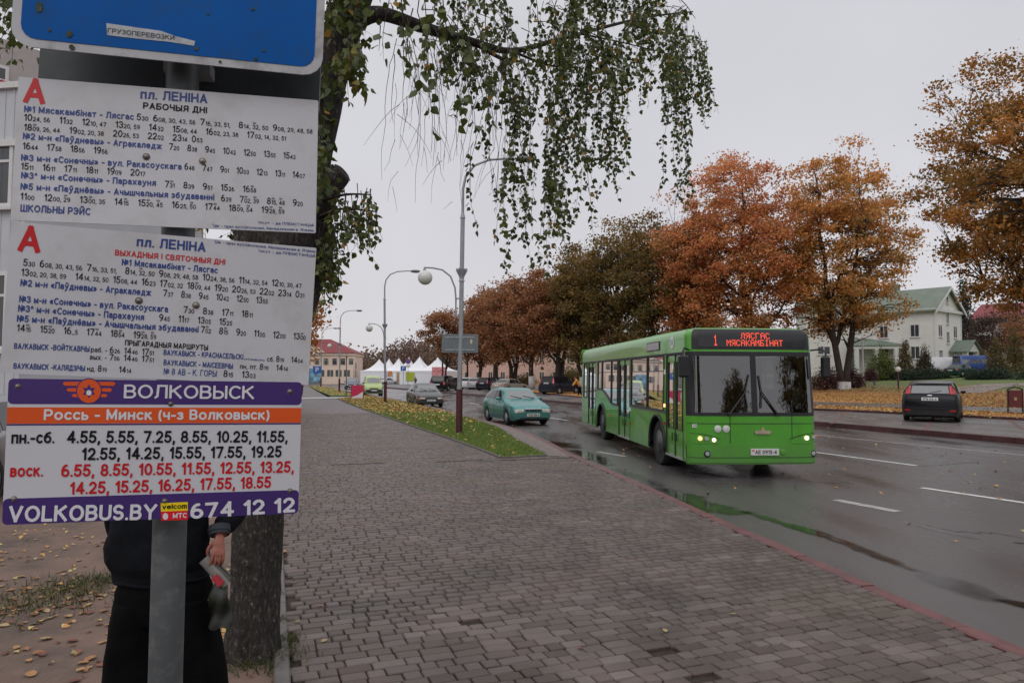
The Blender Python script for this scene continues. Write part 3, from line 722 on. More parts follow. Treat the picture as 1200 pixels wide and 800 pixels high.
lm_dkgreen = tone_mat('dark_conifer_leaf', [(.010, .020, .012), (.020, .038, .020), (.036, .058, .028)], .7, .15)
lm_gold = tone_mat('golden_thuja_leaf', [(.05, .045, .015), (.115, .085, .025), (.19, .13, .035)], .7, .2)
lm_spruce = tone_mat('brown_spruce_leaf', [(.03, .028, .014), (.06, .048, .02), (.10, .072, .03)], .7, .2)
lm_yg = tone_mat('yellow_green_leaf', [(.06, .085, .02), (.12, .15, .03), (.20, .22, .05)], .6, .35)
lm_burg = tone_mat('burgundy_leaf', [(.035, .010, .016), (.075, .018, .028), (.13, .03, .04)], .6, .3)
lm_brown = tone_mat('bare_brown_leaf', [(.05, .032, .028), (.09, .05, .04), (.13, .07, .05)], .8, .3)
def gb(x, y, z=None):
    """ground point below pixel, on the lawn terrain"""
    p = G(x, y, .15)
    for _ in range(12): p = G(x, y, lawn_z(p.x, p.y))
    return p
# --- orange lindens behind the bus
b = gb(989, 463.0); S = 14.1
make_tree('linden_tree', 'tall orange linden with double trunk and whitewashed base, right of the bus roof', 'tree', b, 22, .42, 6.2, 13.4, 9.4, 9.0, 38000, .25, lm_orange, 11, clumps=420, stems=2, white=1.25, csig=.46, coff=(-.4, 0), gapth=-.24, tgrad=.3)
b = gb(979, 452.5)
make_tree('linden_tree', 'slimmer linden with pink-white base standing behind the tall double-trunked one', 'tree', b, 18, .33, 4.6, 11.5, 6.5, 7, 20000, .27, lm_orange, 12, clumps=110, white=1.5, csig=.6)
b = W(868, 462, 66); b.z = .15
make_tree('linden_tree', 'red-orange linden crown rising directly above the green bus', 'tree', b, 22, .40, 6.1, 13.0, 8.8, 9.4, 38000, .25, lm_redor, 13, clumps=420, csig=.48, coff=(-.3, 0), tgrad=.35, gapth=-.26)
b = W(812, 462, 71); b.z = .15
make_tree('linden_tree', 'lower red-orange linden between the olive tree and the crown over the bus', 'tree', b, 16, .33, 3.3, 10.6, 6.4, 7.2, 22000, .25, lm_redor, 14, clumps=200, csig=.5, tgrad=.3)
# --- olive and rusty lindens along the parked cars
row = [ # x, base y, crown r px, crown top y, leafmat, label
 (772, 457, 52, 246, lm_olive, 74, 'tall dark olive linden left of the red-orange crowns, above the bus roof', .42),
 (722, 457, 52, 258, lm_olive, 80, 'broad olive-brown linden over the back half of the bus', .40),
 (684, 457.5, 38, 290, lm_olive, 84, 'olive linden with limewashed foot beside the dark people carrier', .36),
 (656, 456.5, 40, 313, lm_rust, 88, 'rusty linden with thick dark trunk behind the dark people carrier', .46),
 (623.5, 455.8, 34, 320, lm_rust, 92, 'rust-brown linden with white foot left of the dark people carrier', .34),
 (601, 455, 32, 333, lm_rust, 98, 'rust-red linden with forked trunk behind the beige saloon', .42),
 (580, 452.5, 32, 333, lm_rust, 106, 'reddish linden behind the dark wagon in the parked row', .42),
 (563, 450.5, 26, 336, lm_rust, 116, 'outermost rust-red linden of the dense row, just right of the grey sign back', .34)]
for i, (x, yb, rpx, top, lm, Y, lab, tr) in enumerate(row):
    b = W(x, yb, Y); b.z = .12 if i else .2
    sc_ = FPX/Y; Ht = (yb-top)/sc_; crn = rpx/sc_; clear = 3.6
    cz = clear+(Ht-clear)*.48
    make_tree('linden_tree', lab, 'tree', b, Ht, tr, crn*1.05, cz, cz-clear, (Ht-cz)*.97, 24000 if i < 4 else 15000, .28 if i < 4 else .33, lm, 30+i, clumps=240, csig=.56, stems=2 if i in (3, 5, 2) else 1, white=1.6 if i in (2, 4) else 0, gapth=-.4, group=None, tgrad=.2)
b = W(520, 447.5, 112); b.z = .1
make_tree('linden_tree', 'small thin-crowned brown tree left of the grey sign back, in front of the tents', 'tree', b, 12, .2, 3.5, 8.6, 3.8, 3.9, 8000, .30, lm_rust, 51, clumps=80, stems=2, csig=.5)
b = W(547, 449, 120); b.z = .1
make_tree('linden_tree', 'slender tree seen just behind the tall lamp post with the grey sign', 'tree', b, 11, .18, 2.7, 8.4, 3.6, 3.2, 5500, .30, lm_rust, 52, clumps=60, csig=.5)
# --- big tree at the right edge
b = gb(1266, 481)
b.z = lawn_z(b.x, b.y)
make_tree('lime_tree', 'large olive and gold tree whose crown fills the upper right edge of the picture', 'tree', b, 21, .45, 7.4, 11.6, 6.6, 8.6, 66000, .19, lm_right, 61, clumps=460, csig=.42, gapth=-.22, coff=(.2, 0))
# --- the street goes on behind the camera; its trees show in the bus windscreen
for i, (s_, t_, h_) in enumerate(((-24, -5, 13), (-34, -6, 15), (-46, -5, 14), (-30, 27, 13), (-50, 27, 15), (-72, 10, 16))):
    b = ST(s_, t_); make_tree('linden_tree', 'linden %s, seen only mirrored in the bus windscreen' % ('on the pavement side', 'second on the pavement side', 'third on the pavement side', 'across the road', 'second across the road', 'at the far end of the street')[i], 'tree', b, h_, .3, 4.6, h_*.6, h_*.36, h_*.4, 6000, .42, lm_olive, 300+i, clumps=90, csig=.7)
# --- maple behind the timetables
b = W(322, 458, 42); b.z = 0
make_tree('maple_tree', 'bright orange maple peeping out right beside the timetable boards', 'tree', b, 8.3, .22, 2.75, 4.9, 2.9, 2.6, 12000, .19, lm_maple, 71, clumps=110, csig=.38)
# --- far wood on the rise behind the tents
rs = np.random.default_rng(9); Pn, Tn = [], []; tb = MB()
for i in range(120):
    x = rs.uniform(395, 760); Y = rs.uniform(205, 290); top = 413+5*math.sin(x*.06)+rs.uniform(-9, 9)+(6 if x < 440 else 0)-(8 if 470 < x < 560 else 0)
    p = W(x, top, Y); rr = rs.uniform(3.5, 6.5); tn = rs.uniform(0, 1)*.8+.1*(x > 500)
    c = np.array([p.x, p.y, p.z-rr*.9]); d = rs.normal(size=(26, 3)); d /= np.linalg.norm(d, axis=1, keepdims=True)
    C = c+d*rs.uniform(.5, 1, (26, 1))*rr*np.array([.75, .75, 1.1]); C = np.concatenate([C, C-np.array([0, 0, rr*1.3])])
    q = (C[:, None]+rs.normal(size=(len(C), 9, 3))*rr*.22).reshape(-1, 3); Pn.append(q); Tn.append(np.clip(tn+rs.normal(0, .12, len(q)), 0, 1))
    tb.tube([(c[0], c[1], -.3), (c[0], c[1], c[2]+rr*.5)], [.3, .05], 4, caps=False)
P = np.concatenate(Pn); P = P[P[:, 2] > .2]; T = np.concatenate(Tn)[:len(P)]
V, F, TT = leaf_cloud(P, 1.0, T, rs)
o = np_mesh('woodland', V, F, lm_far, tone=TT); tag(o, 'brown autumn woodland on the rise behind the white tents', 'woodland', kind='stuff')
tb.build('trunk', m_bark, o)['kind'] = 'stuff'
hill = MB(); hill.grid(lambda u, v: (-240+u*620, 200+v*160, -.3+ (math.sin(min(1, v*1.6)*PI/2)*8*(.6+.4*math.sin(u*5)))*(1 if v > 0 else 0)), 24, 8)
hill.build('hill', m_soil, smooth=True)['kind'] = 'structure'
# --- shrubs and conifers round the white house
def gbY(x, Y): p = W(x, 440, Y); p.z = lawn_z(p.x, p.y); return p
shrub('round_bush', 'yellow-green round bush in front of the white house porch', 'bush', gbY(1033, 80), 1.75, 3.0, 5200, .16, lm_yg, 1)
shrub('thuja', 'golden-brown conical thuja in front of the porch, right of the yellow-green bush', 'conifer', gbY(1061, 82), 1.05, 4.4, 4200, .15, lm_gold, 2, shape='cone')
shrub('spruce', 'dark brownish small spruce between the golden thuja and the white van', 'conifer', gbY(1083.5, 82), 1.15, 3.6, 4200, .15, lm_spruce, 3, shape='cone')
shrub('thuja', 'golden conical thuja standing right of the blue van', 'conifer', gbY(1168, 74), 1.15, 4.3, 4500, .14, lm_gold, 4, shape='cone')
shrub('thuja', 'yellowish thuja at the right edge behind the hanging dark conifer', 'conifer', gbY(1190, 78), 1.3, 5.0, 4500, .14, lm_gold, 5, shape='cone')
shrub('thuja', 'tiny golden thuja tip left of the large golden one by the blue van', 'conifer', gbY(1152, 84), .8, 3.0, 2000, .14, lm_gold, 55, shape='cone')
shrub('barberry_bush', 'dark burgundy bush directly behind the whitewashed linden trunks', 'bush', gbY(968, 66), 1.5, 1.9, 4200, .12, lm_burg, 6)
shrub('barberry_bush', 'burgundy bush between the whitewashed trunk and the yellow-green bush', 'bush', gbY(999, 67), 1.05, 1.85, 3600, .12, lm_burg, 7)
shrub('barberry_bush', 'small burgundy bush behind the park bench', 'bush', gbY(1021, 78), .8, 1.2, 1600, .12, lm_burg, 8)
for i, (x, Y, R, h, lab) in enumerate(((1066, 77, 1.3, .85, 'low spreading juniper under the golden thuja'), (1084, 77, 1.3, .95, 'low spreading juniper in the middle of the row before the house'), (1099, 77.5, 1.3, .75, 'low spreading juniper at the end nearest the white van'), (1046, 79, .9, .7, 'low dark juniper beside the yellow-green bush'), (1147, 72, 1.4, .9, 'low spreading juniper below the blue van'), (1167, 71, 1.6, 1.0, 'low spreading juniper under the golden thuja by the blue van'))):
    shrub('juniper_bush', lab, 'bush', gbY(x, Y), R, h, 3000, .13, lm_dkgreen, 80+i, group='low junipers before the white house', csig=.22)
rs = np.random.default_rng(77)
wj = shrub('weeping_juniper', 'big dark weeping conifer at the right edge behind the litter bin', 'conifer', gb(1200, 463), 1.15, 2.35, 6500, .11, lm_dkgreen, 99)
b = gbY(1131, 120)
shrub('spruce', 'tall dark spruce standing behind the gable of the white house', 'conifer', b, 2.5, 15.5, 9000, .34, tone_mat('dark_spruce_leaf', [(.02, .022, .016), (.036, .038, .025), (.06, .055, .035)], .7, .2), 9, shape='cone')
for i, (x, Y, top, r, lm, lab) in enumerate(((1163, 104, 368, 3.0, lm_brown, 'purplish brown thin-crowned tree before the red-roofed building'), (1189, 98, 361, 3.2, lm_brown, 'rusty brown tree at the right edge before the red roof'), (1210, 90, 365, 3.0, lm_rust, 'rusty tree cut by the right edge of the picture'))):
    b = gbY(x, Y); Ht = (435-top)/FPX*Y
    make_tree('bare_tree', lab, 'tree', b, Ht, .18, r, Ht*.58, Ht*.4, Ht*.42, 4200, .24, lm, 120+i, clumps=70, csig=.5)
# --- fallen leaves
lm_fallen = tone_mat('fallen_leaf_tone', [(0.184, 0.077, 0.034), (0.345, 0.155, 0.052), (0.529, 0.258, 0.069), (0.632, 0.374, 0.092), (0.575, 0.464, 0.161), (0.299, 0.27, 0.115)], .6, .1)
lm_fallen_o = tone_mat('fallen_leaf_each', [(.16, .05, .03), (.24, .09, .04), (.34, .16, .07), (.42, .23, .09), (.40, .30, .14), (.13, .14, .06)], .6, .1, rand_obj=True)
def litter(name, label, pts, zf, size, seed, lift=.012, cat='leaves'):
    rs = np.random.default_rng(seed); n = len(pts); P = np.array([(x, y, zf(x, y)+lift) for x, y in pts])
    an = rs.uniform(0, 2*PI, n); a = np.stack([np.cos(an), np.sin(an), rs.normal(0, .25, n)], 1); b = np.stack([-np.sin(an), np.cos(an), rs.normal(0, .25, n)], 1)
    sz = (size*rs.uniform(.6, 1.3, n))[:, None]
    V = np.stack([P-a*sz*.5, P+b*sz*.36+np.array([0, 0, .3])*sz*rs.uniform(0, 1, (n, 1)), P+a*sz*.5, P-b*sz*.36+np.array([0, 0, .3])*sz*rs.uniform(0, 1, (n, 1))], 1)
    o = np_mesh(name, V.reshape(-1, 3), np.arange(n*4).reshape(-1, 4), lm_fallen, tone=np.repeat(rs.uniform(0, 1, n), 4))
    return tag(o, label, cat, kind='stuff')
def scatter_poly(poly, n, seed, dens=None):
    rs = np.random.default_rng(seed); P = np.array([p[:2] for p in poly]); lo, hi = P.min(0), P.max(0); out = []
    while len(out) < n:
        q = lo+rs.uniform(size=(n*2, 2))*(hi-lo); m = in_poly(q[:, 0], q[:, 1], poly)
        if dens is not None: m &= rs.uniform(size=len(q)) < dens(q)
        out += list(q[m])
    return out[:n]
def dl(q):
    y = q[:, 1]; return np.where(y > 33, 1.0, np.where(y > 26, .22, .07))
litter('leaf_litter', 'orange leaves lying thick on the far half of the grass strip', scatter_poly(GS, 5600, 1, dl), lambda x, y: .012, .11, 1, lift=.055)
litter('leaf_litter', 'orange leaves on the small grass patch beyond the crossing path', scatter_poly(GS2, 1500, 2), lambda x, y: .02, .13, 2, lift=.05)
# leaves over the lawn, thick near the footpath and thinning up the slope
lp = []
_o = np.argsort([p.dot(RD) for p in PK]); _ks = [PK[i].dot(RD) for i in _o]; _kt = [PK[i].dot(RN) for i in _o]
rs = np.random.default_rng(3)
while len(lp) < 21000:
    X = rs.uniform(12, 75); Y = rs.uniform(24, 86); t = .93*X+.368*Y
    if X/Y > .82 or X/Y < .3: continue
    if t < 28.8 or t > 68: continue
    s_ = -.368*X+.93*Y; dk = t-float(np.interp(s_, _ks, _kt))
    if 4.6 < dk < 10.3 and rs.uniform() < .93: continue
    if t > 49 and rs.uniform() < (t-49)/13: continue
    if noise.noise(Vector((X*.12, Y*.12, 3))) < -.12 and rs.uniform() < .8: continue
    lp.append((X, Y))
litter('leaf_litter', 'yellow and orange leaves spread over the lawn before the white house', lp, lawn_z, .115, 3, lift=.05)
lp = []
while len(lp) < 700:
    s_, t_ = rs.uniform(4, 60), rs.uniform(7, 34); p = ST(s_, t_)
    if in_poly(np.array([p.x]), np.array([p.y]), rp_)[0]: lp.append((p.x, p.y, -.13))
    elif 21.5 < t_ < 27: lp.append((p.x, p.y, .045))
zz = {(a, b): c for a, b, c in lp}
litter('leaf_litter', 'stray orange leaves on the wet road and parking bays', [(a, b) for a, b, c in lp], lambda x, y: zz[(x, y)], .075, 4, lift=.008)
lp = scatter_poly([tuple(G(x, y, 0)[:2]) for x, y in ((-150, 800), (345, 800), (335, 640), (330, 600), (-150, 600))], 420, 6)
litter('leaf_litter', 'yellow and brown leaves scattered on the trodden dirt behind the sign pole', lp, lambda x, y: -.016, .05, 5, lift=.008)
# the larger fallen leaves, each its own piece
def leaf_proto(seed, lobes=False):
    rs = random.Random(seed); mb = MB(); n = 10; rim = []
    for i in range(n):
        a = 2*PI*i/n; r = .5*(1+.25*math.cos(a))*(rs.uniform(.85, 1.1)); r *= (.62 if lobes and i % 2 else 1)
        rim.append((r*math.cos(a), r*.72*math.sin(a), .10*abs(math.sin(a*1.0+rs.uniform(-.3, .3)))+rs.uniform(0, .06)))
    mb.add([(0, 0, 0)]+rim, [(0, 1+i, 1+(i+1) % n) for i in range(n)]); mb.tube([(.5, 0, .05), (.85, .06, .02)], [.015, .01], 3, caps=False)
    me = bpy.data.meshes.new('leaf'); me.from_pydata(mb.v, [], mb.f); me.materials.append(lm_fallen_o); me.update(); return me
LPROT = [leaf_proto(i, i > 3) for i in range(6)]
def put_leaf(p, size, parent, rs):
    o = bpy.data.objects.new('leaf', LPROT[rs.randrange(6)]); o.location = p+Vector((0, 0, .006)); o.scale = (size,)*3
    o.rotation_euler = (rs.uniform(-.15, .15), rs.uniform(-.15, .15), rs.uniform(0, 6.3)); link(o, parent)
rr = random.Random(4)
for i in range(105):
    x, y = rr.uniform(0, 133), rr.uniform(617, 800)
    if rr.random() < .55: y = rr.gauss(703, 26)
    put_leaf(G(x, y, -.018), rr.uniform(.045, .085), dirt, rr)
for x, y in ((13, 713), (26, 710), (116, 698), (65, 686), (50, 768), (107, 772), (90, 765), (272, 770), (305, 774), (229, 786), (216, 782), (318, 760), (333, 680), (326, 661)):
    put_leaf(G(x, y, -.018), .085, dirt, rr)
for x, y in ((345, 683), (376, 710), (349, 729), (381, 751), (779, 739), (636, 598), (460, 602), (431, 592), (508, 546), (547, 523), (680, 760), (590, 655), (860, 720)):
    put_leaf(G(x, y, 0.002), .05, side, rr)
# grass blades
def blades(name, label, pts, zf, h, seed, m, lean=.5):
    rs = np.random.default_rng(seed); n = len(pts); P = np.array([(x, y, zf) for x, y in pts]); an = rs.uniform(0, 2*PI, n)
    a = np.stack([np.cos(an), np.sin(an), np.zeros(n)], 1); hh = (h*rs.uniform(.5, 1.3, n))[:, None]; tip = P+np.array([0, 0, 1])*hh+rs.normal(size=(n, 3))*np.array([1, 1, 0])*hh*lean
    V = np.stack([P-a*hh*.09, P+a*hh*.09, tip], 1).reshape(-1, 3)
    return tag(np_mesh(name, V, np.arange(n*3).reshape(-1, 3), m, tone=np.repeat(rs.uniform(0, 1, n), 3), k=3), label, 'grass', kind='stuff')
lm_grass = tone_mat('grass_blade', [(.07, .125, .02), (.12, .20, .034), (.19, .26, .05), (.26, .27, .09)], .7, .3)
blades('grass', 'short green grass on the strip between pavement and road', scatter_poly(GS, 60000, 7, lambda q: np.where(q[:, 1] < 30, 1.0, .35)), .012, .075, 8, lm_grass)
tuft = []
rs = np.random.default_rng(17)
for x, y, s_, n in ((25, 712, .16, 200), (55, 700, .18, 260), (85, 690, .16, 300), (108, 683, .13, 260), (125, 679, .08, 150), (70, 705, .22, 220), (322, 768, .06, 350), (328, 752, .05, 260), (300, 778, .09, 300), (320, 700, .03, 120), (323, 730, .03, 160)):
    p = G(x, y, -.018); tuft += [(p.x+a*1.4, p.y+b) for a, b in rs.normal(size=(n, 2))*s_]
blades('grass', 'sparse grass tufts growing in the trodden dirt', tuft, -.018, .055, 9, tone_mat('dry_grass_blade', [(.04, .05, .016), (.075, .085, .028), (.13, .12, .05)], .8, .2), lean=.7)

# ================================================================== the birch behind the sign pole
m_birch = bpy.data.materials.new('birch_bark'); m_birch.use_nodes = True
def _bb(m):
    t = m.node_tree; n = t.nodes; L = t.links.new; b = n['Principled BSDF']; b.inputs['Roughness'].default_value = .92
    tc = n.new('ShaderNodeTexCoord'); mp = n.new('ShaderNodeMapping'); mp.inputs['Scale'].default_value = (1, 1, .45); L(tc.outputs['Object'], mp.inputs['Vector'])
    a = n.new('ShaderNodeTexNoise'); a.inputs['Scale'].default_value = 48; a.inputs['Detail'].default_value = 8; a.inputs['Roughness'].default_value = .75; L(mp.outputs[0], a.inputs['Vector'])
    v = n.new('ShaderNodeTexVoronoi'); v.inputs['Scale'].default_value = 30; v.feature = 'DISTANCE_TO_EDGE'; L(mp.outputs[0], v.inputs['Vector'])
    r = n.new('ShaderNodeValToRGB'); e = r.color_ramp.elements
    e[0].position = .40; e[0].color = (.022, .018, .016, 1); e[1].position = .70; e[1].color = (.40, .37, .34, 1); k = e.new(.56); k.color = (.055, .046, .040, 1); k = e.new(.60); k.color = (.12, .105, .092, 1)
    L(a.outputs[0], r.inputs[0]); L(r.outputs[0], b.inputs['Base Color'])
    ad = n.new('ShaderNodeMath'); ad.operation = 'ADD'; L(a.outputs[0], ad.inputs[0]); L(v.outputs[0], ad.inputs[1])
    bp = n.new('ShaderNodeBump'); bp.inputs['Strength'].default_value = 1; bp.inputs['Distance'].default_value = .03; L(ad.outputs[0], bp.inputs['Height']); L(bp.outputs[0], b.inputs['Normal'])
_bb(m_birch)
DT = 4.67
bbase = G(300, 757, -.018)
birch = empty('birch_tree', bbase, 0, 'old birch with dark cracked bark and long hanging leafy twigs, right behind the sign pole', 'tree')
OB = Vector(bbase)
def BW(x, y, Y=DT): return W(x, y, Y)-OB
def rough_tube(name, pts, rads, n, amp, m, parent, sub=5, seed=0, flare=0):
    P = polyline_smooth([Vector(p) for p in pts], sub); R = np.interp(np.linspace(0, len(pts)-1, len(P)), range(len(pts)), rads)
    mb = MB(); mb.tube(P, list(R), n)
    vs = []
    k = 0
    for i in range(len(P)):
        for j in range(n):
            v = Vector(mb.v[i*n+j]); d = (v-P[i]); an = 2*PI*j/n
            f = 1+amp*(noise.noise(Vector((math.cos(an)*3, math.sin(an)*3, P[i].z*1.3+seed)))+.55*noise.noise(Vector((math.cos(an)*9, math.sin(an)*9, P[i].z*4+seed)))+.3*noise.noise(Vector((math.cos(an)*22, math.sin(an)*22, P[i].z*14+seed))))
            vs.append(P[i]+d*f)
    mb.v[:len(vs)] = [tuple(v) for v in vs]
    return mb.build(name, m, parent, smooth=True)
rough_tube('trunk', [BW(296, 775), BW(296, 757), BW(297, 730), BW(300, 660), BW(304, 600), BW(312, 520), BW(318, 440), BW(325, 350), BW(331, 290), BW(338, 255)], [.19, .165, .155, .15, .155, .175, .2, .255, .30, .28], 40, .16, m_birch, birch, seed=1, sub=8)
rough_tube('limb', [BW(345, 285), BW(352, 230), BW(368, 150), BW(384, 90), BW(402, 35), BW(428, -30), BW(455, -110), BW(475, -200)], [.20, .17, .15, .135, .12, .10, .085, .06], 20, .16, m_birch, birch, seed=2)
rough_tube('limb', [BW(322, 285), BW(300, 220), BW(285, 120), BW(275, 0), BW(268, -140)], [.22, .19, .16, .14, .11], 18, .14, m_birch, birch, seed=3)
rough_tube('stub', [BW(350, 270), BW(370, 240), BW(388, 215), BW(400, 203)], [.16, .125, .09, .075], 18, .18, m_birch, birch, seed=4)
mb = MB(); mb.lathe([(.073, 0), (.05, .012), (.02, .004), (.001, .006)], n=14)
o = mb.build('cut_face', mat('cut_wood', (.035, .03, .026), .9, var=.3), birch); o.location = BW(401.2, 202.3); o.rotation_euler = Vector((.75, -.2, .6)).to_track_quat('Z', 'Y').to_euler()
m_twig = mat('birch_twig', (.035, .02, .018), .8, var=.2)
main = [(418, 25, 4.65, .06), (449, 17, 4.7, .05), (500, 33, 5.1, .044), (553, 49, 5.6, .036), (600, 60, 6.0, .028), (650, 48, 6.5, .022), (705, 33, 7.0, .016), (760, 20, 7.6, .012), (812, 14, 8.0, .007)]
rough_tube('branch', [BW(x, y, Y) for x, y, Y, r in main], [r for *_, r in main], 9, .25, m_birch, birch, seed=5)
for pts in ([(460, -60, 4.2, .04), (520, -40, 4.2, .03), (600, -20, 4.6, .02), (680, -35, 5.2, .012)], [(553, 49, 5.6, .02), (590, 70, 5.8, .014), (612, 72, 5.9, .008)], [(590, 70, 5.8, .012), (594, 100, 5.8, .010), (604, 130, 5.7, .008), (622, 148, 5.7, .006)], [(600, 60, 6, .014), (650, 78, 6.2, .009), (690, 70, 6.3, .005)], [(680, 40, 6.8, .01), (720, 48, 6.6, .007), (770, 60, 6.5, .004)], [(440, -40, 4.4, .035), (470, -50, 3.7, .02), (500, -20, 3.4, .01)], [(375, 235, 4.6, .012), (405, 228, 4.4, .008), (435, 228, 4.3, .004)], [(372, 255, 4.6, .012), (400, 245, 4.5, .008), (441, 248, 4.4, .004)], [(640, -30, 6, .02), (720, -20, 6.8, .012), (790, -5, 7.4, .006), (815, 22, 7.6, .003)]):
    rough_tube('branch', [BW(x, y, Y) for x, y, Y, r in pts], [r for *_, r in pts], 6, .2, m_twig, birch, seed=int(pts[0][0]))
rs = np.random.default_rng(21); tw = MB(); LPs, LS, LT, LD = [], [], [], []
def strand(x, y0, y1, Y, dens=1.0, size=.045, drift=None, r=.0030, tone0=None):
    p = np.array(BW(x, y0, Y)); zend = BW(x, y1, Y).z; L = p[2]-zend
    if L <= .03: return
    n = max(3, int(L/.06)); dx, dy = (rs.normal(0, .16, 2) if drift is None else drift); path = [p]; vel = np.array([dx, dy, -.35])
    for i in range(n):
        vel = vel*.82+np.array([rs.normal(0, .42), rs.normal(0, .42), -1])*.22; st = vel/np.linalg.norm(vel)*L/n*1.02; path.append(path[-1]+st)
    tw.tube(path, [r*(1-.75*i/n)+.0004 for i in range(len(path))], 3, caps=False)
    tn = rs.beta(2, 4) if tone0 is None else tone0; acc = 0; P = np.array(path); m = int(L/.032*dens)
    for i in range(m):
        u = rs.uniform(0, 1)**.9*(len(P)-1); k = min(int(u), len(P)-2); q = P[k]+(P[k+1]-P[k])*(u-k)
        if rs.uniform() < .18: # short side twig with leaves
            e_ = q+np.array([rs.normal(0, .05), rs.normal(0, .05), -rs.uniform(.03, .10)]); tw.tube([q, e_], [.0012, .0006], 3, caps=False)
            for _ in range(2): LPs.append(q+(e_-q)*rs.uniform(.4, 1)); LS.append(size); LT.append(tn)
        LPs.append(q); LS.append(size); LT.append(tn)
env = lambda x: float(np.interp(x, [430, 455, 480, 500, 520, 560, 580, 600, 618, 632, 645, 668, 684, 700, 718, 735, 750, 768, 780, 796, 806, 825, 845], [70, 95, 120, 130, 110, 120, 200, 285, 280, 180, 322, 315, 210, 165, 236, 185, 110, 105, 170, 238, 150, 165, 120]))
for i in range(0):
    x = rs.uniform(528, 838); Y = float(np.interp(x, [430, 550, 700, 840], [4.2, 5.4, 6.6, 7.6]))*rs.uniform(.86, 1.1)
    top = rs.uniform(-90, 60) if x < 780 else rs.uniform(max(-60, (x-800)*1.2), 50); e_ = env(x)
    y1 = top+rs.uniform(25, 75) if rs.uniform() < .74 else min(e_, rs.uniform(top+50, e_*1.02))
    strand(x, top, min(y1, e_), Y, dens=1.25)
# bunches of strands from shared twig ends, with gaps between the bunches
for i in range(88):
    cx = rs.uniform(522, 822); Yc = float(np.interp(cx, [430, 550, 700, 840], [4.3, 5.5, 6.8, 7.8]))*rs.uniform(.82, 1.12); ty = rs.uniform(-85, 70) if cx < 780 else rs.uniform(max(-50, (cx-800)*1.2), 62); e_ = env(cx); ln = rs.uniform(18, 62) if rs.uniform() < .7 else rs.uniform(50, 130)
    b0 = np.array(BW(cx-rs.uniform(10, 40), ty-rs.uniform(5, 25), Yc)); b1 = np.array(BW(cx, ty, Yc)); tw.tube([b0, (b0+b1)/2+np.array([0, 0, .03]), b1], [.005, .0035, .002], 3, caps=False)
    dr0 = rs.normal(.12, .38, 2)-np.array([.5*(cx > 775), 0])
    for k in range(rs.integers(2, 6)):
        x = cx+rs.normal(0, 6.5); t0 = ty+rs.uniform(-12, 14); strand(x, t0, min(t0+ln*rs.uniform(.55, 1.15), e_), Yc*rs.uniform(.97, 1.03), dens=1.1, drift=dr0+rs.normal(0, .2, 2), size=.049)
# crowded fringe that makes the long tails
for cx, w_, y0, y1, n, Y in ((600, 15, 60, 290, 11, 5.6), (650, 16, 60, 322, 15, 6.1), (662, 10, 80, 300, 7, 6.1), (705, 20, 50, 200, 13, 6.6), (718, 9, 90, 238, 6, 6.7), (748, 22, 40, 120, 10, 7.0), (790, 10, 40, 240, 8, 7.4), (770, 14, 30, 150, 8, 7.2), (808, 14, 20, 150, 9, 7.6), (826, 8, 50, 140, 5, 7.7), (540, 22, -40, 95, 7, 5.3), (575, 18, -10, 130, 7, 5.5), (625, 20, 0, 150, 8, 5.9), (680, 22, 0, 160, 8, 6.3)):
    for k in range(n):
        x = cx+rs.normal(0, w_*.5); strand(x, y0+rs.uniform(-20, 60), y1-abs(rs.normal(0, (y1-y0)*.16)), Y*rs.uniform(.94, 1.06), dens=1.05, size=.047, drift=rs.normal(0, .22, 2))
# nearer big-leaved twigs close to the trunk, and along it
for x, y0, y1, Y, d in ((452, -20, 62, 3.3, .6), (462, -30, 74, 3.2, .8), (470, -10, 92, 3.3, .9), (484, 10, 95, 3.3, 1), (497, -20, 122, 3.4, 1), (508, -10, 112, 3.4, .9), (519, 0, 140, 3.5, .7), (491, 0, 182, 3.6, .35), (536, 30, 175, 3.7, .5), (545, 60, 185, 3.7, .45), (446, 30, 60, 3.2, 1), (565, -10, 140, 3.9, .8), (558, 20, 170, 4.2, .5)):
    strand(x, y0, y1, Y, dens=d*.8, size=.055, drift=(rs.normal(0, .05), 0))
for i in range(56):
    x = rs.uniform(372, 432); y0 = rs.uniform(-80, 60)
    strand(x, y0, y0+rs.uniform(20, 60), rs.uniform(3.9, 4.5), dens=1.3, size=.055)
for i in range(14): y0 = rs.uniform(80, 200); strand(374+rs.uniform(-4, 8), y0, y0+rs.uniform(15, 50), rs.uniform(4.2, 4.5), dens=1.3, size=.055)
for i in range(46):
    x = rs.uniform(384, 442); hang = 300 if x > 415 else (318 if x > 400 else 335); y0 = rs.uniform(214, 262); strand(x, y0, rs.uniform(y0+15, hang if rs.uniform() < .45 else y0+45), rs.uniform(4.2, 4.7), dens=1.0, size=.042, drift=rs.normal(0, .05, 2))
for i in range(26):
    x = rs.uniform(374, 396); y0 = rs.uniform(262, 315); strand(x, y0, y0+rs.uniform(25, 62), rs.uniform(4.3, 4.7), dens=1.1, size=.042, drift=(0, 0))
# upper left beyond the boards
for i in range(46):
    x = rs.uniform(-30, 46); y0 = rs.uniform(-60, 40); strand(x, y0, min(y0+rs.uniform(25, 60), 88-(25 if x < 8 else 0)), rs.uniform(4.4, 5.4), dens=1.2, size=.05)
for i in range(14): x = rs.uniform(225, 330); y0 = rs.uniform(225, 262); strand(x, y0, y0+rs.uniform(20, 50), rs.uniform(4.9, 5.3), dens=1.0, size=.045)
